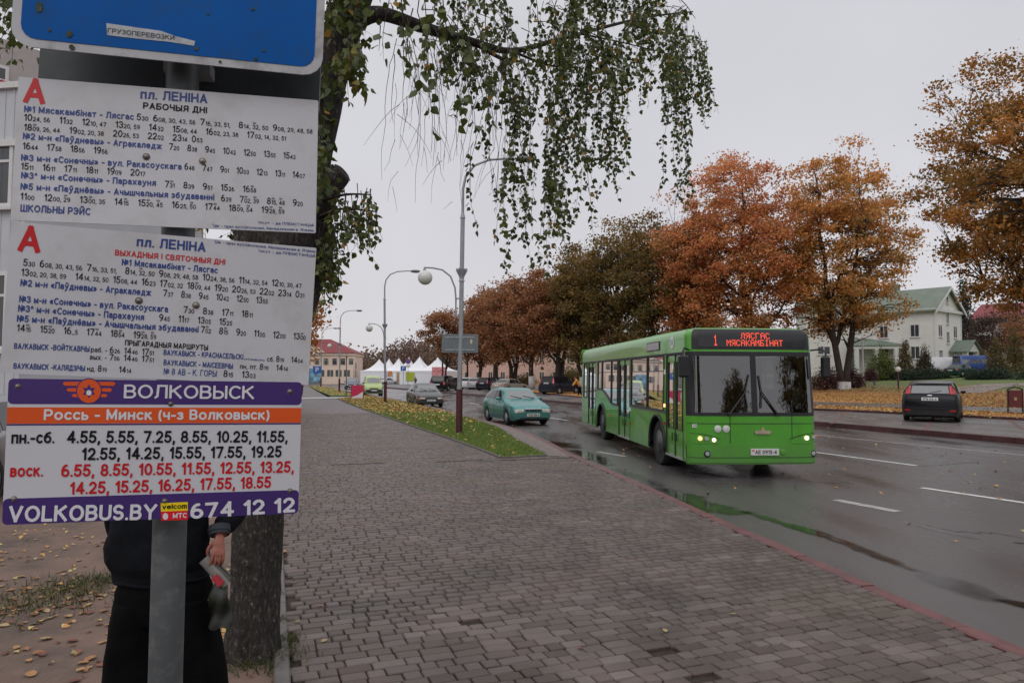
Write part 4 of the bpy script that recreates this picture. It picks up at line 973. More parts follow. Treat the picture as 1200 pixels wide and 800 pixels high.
# bare thin twigs
for i in range(26):
    x = rs.uniform(458, 600); y0 = rs.uniform(20, 70); y1 = rs.uniform(110, 245); Y = rs.uniform(3.8, 5.2); strand(x, y0, y1, Y, dens=0, drift=(rs.normal(0, .35), 0), r=.0026)
    for _ in range(3): yy = rs.uniform(y0, y1); strand(x+rs.normal(0, 8), yy, min(yy+rs.uniform(20, 70), 250), Y, dens=0, drift=(rs.normal(0, .5), 0), r=.0014)
o = tw.build('twigs', m_twig, birch); o['kind'] = 'stuff'
lm_birch = tone_mat('birch_leaf', [(0.034, 0.052, 0.011), (0.058, 0.084, 0.016), (0.093, 0.122, 0.022), (0.144, 0.157, 0.029), (0.308, 0.226, 0.039), (0.578, 0.209, 0.033)], .42, .30)
P = np.array(LPs); n = len(P); sz = np.array(LS)*rs.uniform(.7, 1.2, n); T = np.clip(np.array(LT)*.45+rs.beta(1.6, 3.5, n)*.55, 0, .8); T[rs.uniform(size=n) < .035] = rs.uniform(.8, 1)
a = rs.normal(size=(n, 3))*np.array([.7, .7, .35])+np.array([0, 0, -.9]); a /= np.linalg.norm(a, axis=1, keepdims=True); b = rs.normal(size=(n, 3)); b -= (b*a).sum(1, keepdims=True)*a; b /= np.linalg.norm(b, axis=1, keepdims=True); c = np.cross(a, b); s3 = sz[:, None]
off_ = a*s3*.35
ct = [(0, 0, 0), (.26, .40, .07), (.52, .34, .08), (1.0, 0, -.06), (.52, -.34, .08), (.26, -.40, .07)]
V = np.stack([P+off_+a*s3*u+b*s3*v+c*s3*w_ for u, v, w_ in ct], 1).reshape(-1, 3)
F = (np.arange(n)[:, None, None]*6+np.array([(0, 1, 2, 3), (0, 3, 4, 5)])[None]).reshape(-1, 4)
o = np_mesh('foliage', V, F, lm_birch, tone=np.repeat(T, 6), parent=birch); o['kind'] = 'stuff'
print('birch leaves', n)
# ================================================================== lettering: plain bold signwriter's alphabet drawn as strokes
def _arc(cx, cy, rx, ry, a0, a1, n=12): return [(cx+rx*math.cos(math.radians(a0+(a1-a0)*k/n)), cy+ry*math.sin(math.radians(a0+(a1-a0)*k/n))) for k in range(n+1)]
def _alphabet():
    b, t, m, x = .05, .65, .36, .47; D = {}
    def g(ch, *st): D[ch] = list(st)
    g('А', [(.05, b), (.26, t), (.47, b)], [(.13, .22), (.39, .22)]); g('Б', [(.42, t), (.05, t), (.05, b), (.26, b)], [(.05, .39), (.26, .39)], _arc(.26, .22, .17, .17, 90, -90))
    g('В', [(.26, t), (.05, t), (.05, b), (.27, b)], [(.05, .36), (.27, .36)], _arc(.26, .505, .15, .145, 90, -90), _arc(.27, .205, .17, .155, 90, -90)); g('Г', [(.05, b), (.05, t), (.40, t)])
    g('Д', [(.02, -.07), (.02, b), (.50, b), (.50, -.07)], [(.09, b), (.16, .3), (.17, t), (.43, t), (.43, b)]); g('Е', [(.42, t), (.05, t), (.05, b), (.43, b)], [(.05, .36), (.38, .36)])
    g('Ж', [(.36, b), (.36, t)], [(.04, t), (.36, .36), (.68, t)], [(.04, b), (.36, .36), (.68, b)]); g('З', _arc(.22, .505, .16, .145, 150, -90), _arc(.22, .205, .18, .155, 90, -150)); g('І', [(.05, b), (.05, t)]); g('И', [(.05, t), (.05, b), (.46, t), (.46, b)])
    g('Й', [(.05, t), (.05, b), (.46, t), (.46, b)], _arc(.255, .84, .10, .07, 180, 360, 6)); g('К', [(.05, b), (.05, t)], [(.44, t), (.07, .34)], [(.18, .42), (.47, b)]); g('Л', [(.03, b), (.10, .12), (.13, t), (.46, t), (.46, b)])
    g('М', [(.05, b), (.05, t), (.30, .12), (.55, t), (.55, b)]); g('Н', [(.05, b), (.05, t)], [(.46, b), (.46, t)], [(.05, .36), (.46, .36)]); g('О', _arc(.30, .35, .25, .30, 0, 360, 24)); g('П', [(.05, b), (.05, t), (.45, t), (.45, b)])
    g('Р', [(.05, b), (.05, t), (.27, t)], _arc(.27, .475, .17, .175, 90, -90), [(.27, .30), (.05, .30)]); g('С', _arc(.29, .35, .24, .30, 48, 312, 20)); g('Т', [(.03, t), (.47, t)], [(.25, t), (.25, b)]); g('У', [(.04, t), (.26, .28)], [(.47, t), (.20, .10), (.08, b)])
    g('Х', [(.05, b), (.45, t)], [(.05, t), (.45, b)]); g('Ц', [(.05, t), (.05, b), (.50, b), (.50, -.07)], [(.42, t), (.42, b)]); g('Ч', [(.05, t), (.05, .40), (.10, .33), (.42, .33)], [(.42, t), (.42, b)]); g('Ш', [(.05, t), (.05, b), (.63, b), (.63, t)], [(.34, b), (.34, t)])
    g('Щ', [(.05, t), (.05, b), (.70, b), (.70, -.07)], [(.34, b), (.34, t)], [(.63, b), (.63, t)]); g('Ь', [(.05, t), (.05, b), (.24, b)], _arc(.24, .215, .17, .165, -90, 90), [(.24, .38), (.05, .38)]); D['Ы'] = D['Ь']+[[(.55, b), (.55, t)]]
    g('Э', _arc(.24, .35, .24, .30, 132, -132, 20), [(.18, .36), (.47, .36)]); g('Ю', [(.05, b), (.05, t)], [(.05, .36), (.2, .36)], _arc(.43, .35, .22, .30, 0, 360, 24)); g('Я', [(.44, b), (.44, t), (.22, t)], _arc(.22, .48, .16, .17, 90, 270), [(.22, .31), (.44, .31)], [(.22, .31), (.04, b)])
    g('Ф', [(.34, b-.02), (.34, t+.02)], _arc(.34, .36, .29, .20, 0, 360, 24)); D['Ё'] = D['Е']+[[(.15, .80), (.16, .80)], [(.31, .80), (.32, .80)]]
    g('№', [(.05, b), (.05, t), (.40, b), (.40, t)], _arc(.60, .44, .10, .13, 0, 360, 14), [(.51, .20), (.70, .20)])
    g('а', _arc(.20, .33, .15, .14, 150, 0, 8)+[(.35, b)], _arc(.20, .17, .15, .12, 0, 360, 14)); g('б', _arc(.24, .23, .18, .18, 0, 360, 16), _arc(.30, .25, .25, .34, 180, 110, 8)+[(.38, .62)]); g('в', [(.05, b), (.05, x), (.22, x)], _arc(.22, .375, .12, .095, 90, -90, 8), [(.05, .28), (.23, .28)], _arc(.23, .165, .13, .115, 90, -90, 8), [(.23, b), (.05, b)])
    g('г', [(.05, b), (.05, x), (.31, x)]); g('д', [(.02, -.06), (.02, b), (.42, b), (.42, -.06)], [(.08, b), (.14, .3), (.15, x), (.36, x), (.36, b)]); g('е', _arc(.23, .26, .19, .21, 330, 0, 1) and [(.41, .27)]+_arc(.23, .26, .19, .21, 5, 318, 18), [(.05, .27), (.41, .27)])
    D['ё'] = D['е']+[[(.15, .62), (.16, .62)], [(.30, .62), (.31, .62)]]; g('ж', [(.28, b), (.28, x)], [(.03, x), (.28, .27), (.53, x)], [(.03, b), (.28, .27), (.53, b)]); g('з', _arc(.18, .37, .13, .10, 150, -90, 8), _arc(.18, .16, .15, .11, 90, -150, 8)); g('і', [(.05, b), (.05, x)], [(.05, .64), (.05, .66)])
    g('и', [(.05, x), (.05, b), (.37, x), (.37, b)]); g('й', [(.05, x), (.05, b), (.37, x), (.37, b)], _arc(.21, .68, .09, .06, 180, 360, 6)); g('к', [(.05, b), (.05, x)], [(.34, x), (.06, .25)], [(.15, .31), (.37, b)]); g('л', [(.02, b), (.08, .11), (.11, x), (.36, x), (.36, b)]); g('м', [(.05, b), (.05, x), (.24, .11), (.43, x), (.43, b)])
    g('н', [(.05, b), (.05, x)], [(.37, b), (.37, x)], [(.05, .27), (.37, .27)]); g('о', _arc(.24, .26, .19, .21, 0, 360, 20)); g('п', [(.05, b), (.05, x), (.36, x), (.36, b)]); g('р', [(.05, -.17), (.05, x)], _arc(.24, .26, .18, .21, 0, 360, 18)); g('с', _arc(.23, .26, .18, .21, 48, 312, 16)); g('т', [(.02, x), (.36, x)], [(.19, x), (.19, b)])
    g('у', [(.03, x), (.21, .10)], [(.38, x), (.18, -.05), (.05, -.15)]); D['ў'] = D['у']+[_arc(.21, .68, .09, .06, 180, 360, 6)]; g('х', [(.03, b), (.36, x)], [(.03, x), (.36, b)]); g('ц', [(.05, x), (.05, b), (.42, b), (.42, -.06)], [(.35, x), (.35, b)]); g('ч', [(.05, x), (.05, .30), (.09, .24), (.35, .24)], [(.35, x), (.35, b)])
    g('ш', [(.05, x), (.05, b), (.53, b), (.53, x)], [(.29, b), (.29, x)]); g('ь', [(.05, x), (.05, b), (.20, b)], _arc(.20, .17, .13, .12, -90, 90, 8), [(.20, .29), (.05, .29)]); D['ы'] = D['ь']+[[(.46, b), (.46, x)]]; g('э', _arc(.18, .26, .18, .21, 132, -132, 14), [(.14, .27), (.34, .27)]); g('я', [(.35, b), (.35, x), (.17, x)], _arc(.17, .355, .11, .115, 90, 270, 8), [(.17, .24), (.35, .24)], [(.18, .24), (.04, b)])
    g('0', _arc(.235, .35, .185, .30, 0, 360, 24)); g('1', [(.20, b), (.20, t), (.06, .51)]); g('2', _arc(.22, .475, .17, .175, 165, -20, 12)+[(.30, .30), (.06, .07), (.06, b), (.41, b)]); g('3', _arc(.21, .50, .16, .15, 160, -90), _arc(.21, .205, .18, .155, 90, -160)); g('4', [(.32, b), (.32, t), (.04, .21), (.43, .21)])
    g('5', [(.38, t), (.11, t), (.07, .36)], _arc(.21, .235, .18, .185, 130, -155, 14)); g('6', _arc(.235, .225, .18, .175, 0, 360, 20), _arc(.28, .27, .225, .38, 180, 85, 10)); g('7', [(.04, t), (.41, t), (.18, b)]); g('8', _arc(.225, .50, .15, .15, 0, 360, 18), _arc(.225, .205, .18, .155, 0, 360, 18)); D['9'] = [[(.46-p, .70-q) for p, q in st] for st in D['6']]
    g('«', [(.19, .42), (.07, .26), (.19, .10)], [(.36, .42), (.24, .26), (.36, .10)]); g('»', [(.07, .42), (.19, .26), (.07, .10)], [(.24, .42), (.36, .26), (.24, .10)]); g('-', [(.05, .27), (.24, .27)]); g('.', [(.05, .05), (.055, .05)]); g(',', [(.08, .06), (.05, -.08)]); g('/', [(.03, b), (.24, t)]); g('(', _arc(.30, .28, .24, .44, 130, 230, 8)); g(')', _arc(-.06, .28, .24, .44, 50, -50, 8)); g('^', [(.04, .45), (.12, .62), (.20, .45)]); g('_', [(.03, .02), (.35, .02)]); g('*', [(.06, .60), (.12, .66)], [(.12, .60), (.06, .66)])
    for a, c in zip('AEBCHKMOPTXYI', 'АЕВСНКМОРТХ'): D[a] = D[c]
    g('Y', [(.03, t), (.26, .34), (.49, t)], [(.26, .34), (.26, b)]); g('I', [(.05, b), (.05, t)]); g('L', [(.05, t), (.05, b), (.38, b)]); g('V', [(.04, t), (.26, b), (.48, t)]); g('U', [(.05, t), (.05, .23)]+_arc(.25, .23, .20, .18, 180, 360, 12)+[(.45, t)]); g('S', _arc(.24, .495, .17, .155, 30, 255, 12)+_arc(.24, .205, .18, .155, 75, -150, 12))
    g('v', [(.03, x), (.20, b), (.37, x)]); D['e'] = D['е']; D['o'] = D['о']; D['c'] = D['с']; g('l', [(.05, b), (.05, t)]); g('m', [(.05, b), (.05, x), (.18, x), (.27, .40), (.27, b)], [(.27, .40), (.36, x), (.42, x), (.49, .40), (.49, b)])
    return D
GLY = {}
def _glyph(strokes, hw, N=44):
    segs = [(s[i], s[i+1]) for s in strokes for i in range(len(s)-1)]; xs = [p[0] for s in strokes for p in s]; ys = [p[1] for s in strokes for p in s]
    x0, x1, y0, y1 = min(xs)-hw-.03, max(xs)+hw+.03, min(ys)-hw-.03, max(ys)+hw+.03; h = 1.0/N; nx, ny = int((x1-x0)/h)+2, int((y1-y0)/h)+2
    X, Y = np.meshgrid(x0+np.arange(nx)*h, y0+np.arange(ny)*h); S = np.full(X.shape, 9.0)
    for s in strokes:
        closed = abs(s[0][0]-s[-1][0])+abs(s[0][1]-s[-1][1]) < 1e-6
        for i in range(len(s)-1):
            (ax, ay), (bx, by) = s[i], s[i+1]; L = math.hypot(bx-ax, by-ay) or 1e-6; ux, uy = (bx-ax)/L, (by-ay)/L; u = (X-ax)*ux+(Y-ay)*uy; v = (X-ax)*-uy+(Y-ay)*ux
            if L > .12: e0 = hw*.9; d = np.maximum(np.abs(v)-hw, np.maximum(-u-e0, u-L-e0))
            else: q = np.clip(u, 0, L); d = np.hypot(u-q, v)-hw
            S = np.minimum(S, d)
    V, F, idx = [], [], {}
    def vid(p):
        k = (round(p[0], 5), round(p[1], 5))
        if k not in idx: idx[k] = len(V); V.append(k)
        return idx[k]
    I = S < 0
    for j in range(ny-1):
        run = None
        for i in range(nx):
            full = i < nx-1 and I[j, i] and I[j, i+1] and I[j+1, i] and I[j+1, i+1]
            if full and run is None: run = i
            if not full and run is not None: F.append([vid((x0+run*h, y0+j*h)), vid((x0+i*h, y0+j*h)), vid((x0+i*h, y0+j*h+h)), vid((x0+run*h, y0+j*h+h))]); run = None
            if full or i == nx-1: continue
            c = [(i, j), (i+1, j), (i+1, j+1), (i, j+1)]; ins = [I[b_, a_] for a_, b_ in c]
            if not any(ins): continue
            P = []
            for k in range(4):
                (a_, b_), (c_, d_) = c[k], c[(k+1) % 4]; s0, s1 = S[b_, a_], S[d_, c_]
                if s0 < 0: P.append(vid((x0+a_*h, y0+b_*h)))
                if (s0 < 0) != (s1 < 0): f = s0/(s0-s1); P.append(vid((x0+(a_+(c_-a_)*f)*h, y0+(b_+(d_-b_)*f)*h)))
            P = [p for n_, p in enumerate(P) if p != P[n_-1]]
            if len(P) > 2: F.append(P)
    V = np.array(V); return V, [tuple(f) for f in F], (V[:, 0].min(), V[:, 0].max())
_AB = _alphabet(); CH = set(_AB)
def glyph(ch, w_):
    if (ch, w_) not in GLY: GLY[(ch, w_)] = _glyph(_AB[ch], .050 if w_ == .018 else .067)
    return GLY[(ch, w_)]
def text_geo(runs, weight=.018, track=.05):
    """runs: (text, size, material index, lift) -> 2D verts, faces, mats, width"""
    V, F, Mi = [], [], []; x = 0.0
    for (s, sz, mi, dy) in runs:
        for ch in s:
            if ch == ' ': x += .30*sz; continue
            if ch not in CH: continue
            v, f, (a, b) = glyph(ch, weight)
            if not len(v): x += .3*sz; continue
            o = len(V); V += [((p[0]-a)*sz+x, p[1]*sz+dy) for p in v]; F += [tuple(o+i for i in q) for q in f]; Mi += [mi]*len(f)
            x += (b-a)*sz+(track+.03)*sz
    return V, F, Mi, max(x-.05, .01)
def times(s, mi=0, small=.66):
    """'5^30 18^!09,26' -> runs with small minutes and tiny marks above the flagged ones"""
    runs = []; toks = s.split(' ')
    for k, t in enumerate(toks):
        if not t: runs.append((' ', 1.6, mi, 0)); continue
        h, _, m = t.partition('^'); runs.append((h, 1.0, mi, 0)); parts = m.split(',')
        for i, q in enumerate(parts):
            fl = q.startswith('!'); q = q.lstrip('!')
            if fl: runs.append(('\x01', 1, mi, 0))
            runs.append((q+(', ' if i < len(parts)-1 else ''), small, mi, 0))
        if k < len(toks)-1: runs.append((' ', 1.5, mi, 0))
    return runs
def times_geo(runs, weight=.018):
    V, F, Mi = [], [], []; x = 0.0; flag = False
    for r in runs:
        if r[0] == '\x01': flag = True; continue
        v, f, m, w_ = text_geo([r], weight); o = len(V)
        sp = .30*r[1] if r[0].endswith(' ') and r[0].strip() else 0
        V += [(a+x, b) for a, b in v]; F += [tuple(o+i for i in q) for q in f]; Mi += m
        if flag:
            v2, f2, m2, w2 = text_geo([('Шк', .30, r[2], .56)], weight); o = len(V); V += [(a+x+.02, b) for a, b in v2]; F += [tuple(o+i for i in q) for q in f2]; Mi += m2; flag = False
        x += (w_+.05*r[1]) if r[0].strip() else .30*r[1]
    return V, F, Mi, max(x-.05, .01)
class Board:
    def __init__(s, D, p):
        cx, cz, yaw, rl, h, w_, tilt = p
        a = Vector((math.cos(yaw), math.sin(yaw), 0)); n = Vector((-math.sin(yaw), math.cos(yaw), 0)); b = Vector((0, 0, 1))
        b2 = b*math.cos(tilt)+n*math.sin(tilt)
        s.A = a*math.cos(rl)-b2*math.sin(rl); s.B = b2*math.cos(rl)+a*math.sin(rl); s.N = s.A.cross(s.B); s.c = Vector((cx, D, cz)); s.w = w_; s.h = h
        if s.N.y > 0: s.N = -s.N
    def uv(s, px, py):
        d = ray(px, py); k = (s.c-CAMPOS).dot(s.N)/d.dot(s.N); q = CAMPOS+d*k-s.c; return (q.dot(s.A), q.dot(s.B))
    def P(s, u, v, lift=0.0): return s.c+s.A*u+s.B*v+s.N*lift
    def slab(s, name, m, thick=.0022, r=.006, u0=None, u1=None, v0=None, v1=None, parent=None, lift=0.0):
        u0 = -s.w/2 if u0 is None else u0; u1 = s.w/2 if u1 is None else u1; v0 = -s.h/2 if v0 is None else v0; v1 = s.h/2 if v1 is None else v1
        pts = []
        for (cx, cy, a0) in ((u1-r, v1-r, 0), (u0+r, v1-r, 90), (u0+r, v0+r, 180), (u1-r, v0+r, 270)):
            for k in range(5): a = math.radians(a0+k*22.5); pts.append(s.P(cx+r*math.cos(a), cy+r*math.sin(a), lift))
        mb = MB(); mb.prism(pts, -s.N*thick); o = mb.build(name, m, parent)
        bm = bmesh.new(); bm.from_mesh(o.data); bmesh.ops.recalc_face_normals(bm, faces=bm.faces[:]); bm.to_mesh(o.data); bm.free(); return o
    def line(s, geo, p0, p1, hpx, mats, parent, name='lettering', lift=.0008):
        V, F, Mi, wd = geo
        if not V: return
        a = s.uv(*p0); b = s.uv(*p1); d = Vector((b[0]-a[0], b[1]-a[1])); L = d.length; d /= L; nrm = Vector((-d.y, d.x))
        h = hpx/FPX*1.53/.72; kx = L/wd
        mb = MB(); mb.add([s.P(a[0]+d.x*x*kx+nrm.x*y*h, a[1]+d.y*x*kx+nrm.y*y*h, lift+(i % 3)*.00002*0) for i, (x, y) in enumerate(V)], F); mb.m = list(Mi)
        return mb.build(name, mats, parent)
    def screw(s, px, py, parent, r=.006):
        u, v = s.uv(px, py); mb = MB(); c = s.P(u, v, 0)
        R = s.N.to_track_quat('Z', 'Y').to_matrix(); b0 = len(mb.v); mb.lathe([(r, 0), (r, .002), (r*.75, .0045), (.0005, .005)], n=12)
        mb.v = [tuple(R @ Vector(q)+c) for q in mb.v]; o = mb.build('screw', mat('screw_zinc', (.22, .20, .18), .4, metal=.7, var=.2), parent, smooth=True)
        mb = MB(); mb.lathe([(r*1.3, 0), (r*1.3, .0006), (.0005, .0006)], n=14); mb.v = [tuple(R @ Vector(q)+c) for q in mb.v]; mb.build('washer', mat('washer_zinc', (.20, .17, .15), .6, metal=.4, var=.3), parent)
m_board = mat('board_white', (.53, .53, .56), .38, var=.04, vs=4, dirt=(.38, .34, .31), dscale=13, damt=.45)
m_tx_blue = mat('letter_blue', srgb(33, 58, 128), .45, var=.08, vs=60); m_tx_black = mat('letter_black', (.006, .006, .008), .6, var=.1, ior=1.3)
m_tx_red = mat('letter_red', srgb(190, 8, 22), .45, var=.04)
m_purple = mat('panel_purple', srgb(66, 44, 108), .25, var=.12, vs=3, coat=.3); m_orange = mat('panel_orange', srgb(214, 84, 30), .28, var=.06, vs=3, coat=.3)
m_pwhite = mat('panel_white', (.56, .56, .60), .3, var=.03, vs=3, coat=.2); m_txw = mat('letter_white', (.66, .66, .70), .35, var=.03)
MT = [m_tx_black, m_tx_blue, m_tx_red]
m_blue = mat('sign_blue', (.002, .085, .33), .6, ior=1.2, var=.10, vs=4, dirt=(.03, .06, .10), dscale=20, damt=.45); m_rimw = mat('sign_rim', (.40, .40, .42), .4, var=.08, vs=12, dirt=(.07, .065, .05), dscale=14, damt=.85)
# pole
pl = MB(); pc = W(196.5, 700, 1.583); pl.tube([(pc.x, pc.y, -.1), (pc.x, pc.y, 1.2), (pc.x+.004, pc.y, 3.3)], .0345, 28); pl.lathe([(.037, 0), (.037, .03), (.001, .045)], c=(pc.x+.004, pc.y, 3.3), n=20)
o = pl.build('sign_pole', mat('pole_grey', (.085, .095, .10), .5, metal=.15, var=.15, vs=9, dirt=(.33, .32, .31), dscale=26, damt=.3), smooth='auto'); tag(o, 'round grey steel pole that carries the bus timetables, in front of a person in black', 'pole')
# blue sign on top
B0 = Board(1.50, [-.742, 2.70, .2033, .016, .5, .655, .03])
u, v = B0.uv(12, 53); ur, vr = B0.uv(378, 60); B0.w = ur-u+.002; B0.c = B0.P((u+ur)/2, 0); v = B0.uv(12, 53)[1]; B0.c = B0.P(0, v+.45); B0.h = .90
bs = B0.slab('road_sign', m_rimw, .003, r=.042); tag(bs, 'blue road sign with pale grubby rim, topmost on the near pole', 'road sign')
B0.slab('blue_field', m_blue, .0012, r=.03, u0=-B0.w/2+.018, u1=B0.w/2-.018, v0=-B0.h/2+.018, v1=B0.h/2-.018, parent=bs, lift=.0014)
st = [(125, 28), (160, 33), (189, 37), (205, 43), (229, 49), (227.5, 54.5), (200, 50), (160, 46), (126, 42)]
mb = MB(); mb.prism([B0.P(*B0.uv(*p), .0022) for p in st], -B0.N*.0006); mb.build('sticker', mat('sticker_white', (.40, .41, .43), .6, var=.2, vs=60), bs)
B0.line(text_geo([('ГРУЗОПЕРЕВОЗКИ', 1, 0, 0)], .018), (126.5, 39), (205, 48), 5.6, [mat('sticker_ink', (.045, .05, .06), .6)], bs, lift=.003)
rs_ = random.Random(8)
for x, y, r in ((47, 6, .006), (82, 41, .008), (84, 56, .006), (58, 36, .004), (230, 58, .005), (244, 17, .003), (296, 12, .004), (309, 60, .004), (47, 11, .008), (300, 70, .004), (258, 73, .003)):
    uu, vv = B0.uv(x, y); mb = MB(); pts = [B0.P(uu+r*math.cos(a)*rs_.uniform(.6, 1.2), vv+r*math.sin(a)*rs_.uniform(.6, 1.1), .0016) for a in [2*PI*k/9 for k in range(9)]]; mb.prism(pts, B0.N*.0012); mb.build('lichen_spot', mat('lichen', (.05, .06, .035), .9, var=.4, vs=80), bs)
# grey back of the other sign, behind the pole
m_greyback = mat('grey_sheet', (.055, .062, .068), .45, metal=.2, var=.2, vs=5, dirt=(.02, .02, .02), dscale=8)
BB = Board(1.66, [-.742, 2.7, .2033, .016, .5, .7, .03]); u0, _ = BB.uv(46, 70); u1, v1 = BB.uv(375, 90); _, v0 = BB.uv(370, 132)
sb = BB.slab('road_sign', m_greyback, .022, r=.012, u0=u0, u1=u1, v0=v0, v1=v0+.86); tag(sb, 'dark grey metal back of a second sign, behind the pole above the upper timetable', 'road sign')
for x in (196.5,):
    for y in (60, ):
        mb = MB(); mb.box((pc.x, 1.62, W(x, 78, 1.6).z), (.10, .05, .03), .2); mb.build('clamp', m_steel, sb)
# timetable one (weekdays)
B1 = Board(1.53, [-.7422, 2.2507, .2033, -.0002, .3074, .6111, .038]); t1 = B1.slab('timetable_board', m_board, .003, r=.003); tag(t1, 'white timetable headed РАБОЧЫЯ ДНІ with a red letter A, the upper of the two boards', 'timetable')
def L1(B, par, runs, a, b, h, mi=1, weight=.018): B.line(text_geo([(runs, 1, mi, 0)], weight), a, b, h, MT, par)
def LT(B, par, s, a, b, h=8.4): B.line(times_geo(times(s), .018), a, b, h, MT, par)
L1(B1, t1, 'А', (26.5, 119.8), (54.5, 122.2), 29.5, 2, .045)
L1(B1, t1, 'пл. ЛЕНІНА', (164.5, 115.5), (243.5, 121.3), 11.2, 1, .045); L1(B1, t1, 'РАБОЧЫЯ ДНІ', (167.5, 127.3), (243, 133), 7.6, 0, .045)
L1(B1, t1, '№1 Мясакамбінат - Лясгас', (28, 131.3), (157, 140.7), 7.6, 1, .045); LT(B1, t1, '5^30 6^08,30,43,56 7^16,33,51, 8^14,!32,50 9^08,29,48,58', (160, 141), (366, 157))
LT(B1, t1, '10^24,56  11^32  12^10,47  13^20,59  14^32  15^08,44  16^02,23,38  17^02,14,32,51', (28, 141.5), (335, 165.2)); LT(B1, t1, '18^!09,26,44  19^02,20,38  20^26,53  22^02  23^14 0^53', (28, 153), (237, 167.5))
L1(B1, t1, '№2 м-н «Паўдневы» - Агракаледж', (26.6, 163), (190, 175), 7.6, 1, .045); LT(B1, t1, '7^20  8^38  9^45  10^42  12^50  13^55  15^43', (198, 175.7), (346, 186.8))
LT(B1, t1, '16^44  17^58  18^56  19^56', (26.6, 175), (126, 180.8)); L1(B1, t1, '№3 м-н «Сонечны» - вул. Ракасоускага', (24.5, 188.3), (213, 199), 7.6, 1, .045)
LT(B1, t1, '6^48  7^47  9^01  10^03  12^13  13^11  14^07', (216, 199), (357, 209.3)); LT(B1, t1, '15^11  16^11  17^11  18^11  19^09  20^17', (24.5, 198.8), (170, 206.8))
L1(B1, t1, '№3^ м-н «Сонечны» - Парахауня', (24.5, 209), (183, 218), 7.6, 1, .045); LT(B1, t1, '7^!31  8^39  9^51  15^26  16^!58', (193, 219.6), (300, 225.9))
L1(B1, t1, '№5 м-н «Паўднёвы» - Ачышчальныя збудаванні', (23.8, 222), (251.3, 234.7), 7.6, 1, .045); LT(B1, t1, '6^39  7^!02,!39  8^!15,!48  9^20', (259, 236), (354.6, 241.8))
LT(B1, t1, '11^00  12^00,!29  13^!00,35  14^!15  15^!20,!45  16^25,!50  17^!44  18^!09,!54  19^!28,!59', (23.8, 234), (333, 250.8)); L1(B1, t1, 'ШКОЛЬНЫ РЭЙС', (23.8, 247.8), (106, 252.2), 8.3, 1, .045)
L1(B1, t1, '*Шк - праз вул.Школьная, Маладзежная в. Ятвязь', (249, 266), (368, 271.6), 3.4, 1, .018); L1(B1, t1, '*пл.ст. - да ПЛЕМСТАНЦЫІ', (301.7, 262), (367.5, 265.5), 3.4, 1, .018)
B1.screw(171.5, 183.8, t1); B1.screw(237.3, 189, t1)
# timetable two (weekends)
B2 = Board(1.52, [-.7396, 1.9231, .2593, .0397, .3089, .6018, -.0268]); t2 = B2.slab('timetable_board', m_board, .003, r=.003); tag(t2, 'white timetable with the red heading ВЫХАДНЫЯ І СВЯТОЧНЫЯ ДНІ, the lower of the two boards', 'timetable')
L1(B2, t2, 'А', (20, 293.6), (48.8, 296.3), 29.5, 2, .045); L1(B2, t2, 'пл. ЛЕНІНА', (160, 288.4), (241.3, 295.1), 11.2, 1, .045); L1(B2, t2, 'ВЫХАДНЫЯ І СВЯТОЧНЫЯ ДНІ', (134.6, 299), (264, 310.2), 6.6, 2, .045)
L1(B2, t2, '№1 Мясакамбінат - Лясгас', (142.5, 310.6), (255.2, 320.2), 7.4, 1, .045)
LT(B2, t2, '5^30 6^08,30,43,56 7^16,33,51, 8^14,!32,50 9^08,29,48,58 10^24,38,56 11^14,32,54 12^10,30,47', (27, 311.5), (353, 337.6)); LT(B2, t2, '13^02,20,38,59  14^14,32,50 15^08,44 16^23 17^02,32 18^!09,44 19^20 20^26,53 22^02 23^14 0^31', (24.7, 322.8), (356.2, 349))
L1(B2, t2, '№2 м-н «Паўдневы» - Агракаледж', (23.7, 334.9), (177.3, 346.5), 7.6, 1, .045); LT(B2, t2, '7^37  8^38  9^45  10^42  12^50  13^55', (191, 347.2), (313.5, 356))
L1(B2, t2, '№3 м-н «Сонечны» - вул. Ракасоускага', (22.2, 353.9), (197, 365.8), 7.6, 1, .045); LT(B2, t2, '7^30  8^38  17^11  18^11', (214.7, 366.5), (295.8, 372)); L1(B2, t2, '№3^ м-н «Сонечны» - Парахауня', (20.9, 364.8), (169, 375.2), 7.6, 1, .045)
LT(B2, t2, '9^45  11^17  13^05  15^25', (186.2, 375.7), (271.7, 381.5)); L1(B2, t2, '№5 м-н «Паўднёвы» - Ачышчальныя збудаванні', (19.6, 376.7), (232.7, 389.5), 7.6, 1, .045); LT(B2, t2, '7^!02  8^!15  9^20  11^00  12^00  13^!00', (235, 389.8), (357.8, 398.3))
LT(B2, t2, '14^!15  15^!20  16^_5  17^!44  18^!54  19^!28,!59', (19.6, 388), (182.7, 397.5)); L1(B2, t2, 'ПРЫГАРАДНЫЯ МАРШРУТЫ', (146.3, 404.3), (243.8, 410.4), 6.3, 0, .045)
L1(B2, t2, 'ВА/КАВЫСК -ВОЙТКАВІЧЫ', (16.5, 408.3), (105, 412), 6.3, 1, .045)
def mixed(B, par, pre, s, a, b, h=7.6): B.line(times_geo([(pre+' ', .8, 0, 0)]+times(s)), a, b, h, MT, par)
mixed(B2, t2, 'раб. -', '6^26 14^46 17^51', (106.4, 412.2), (180, 416.2)); mixed(B2, t2, 'вых. -', '7^56 14^46 17^51', (105.4, 421), (180, 424.2)); L1(B2, t2, 'ВАУКАВЫСК -КАЛЯДЗІЧЫ', (15.8, 431.6), (99.7, 434.6), 6.3, 1, .045)
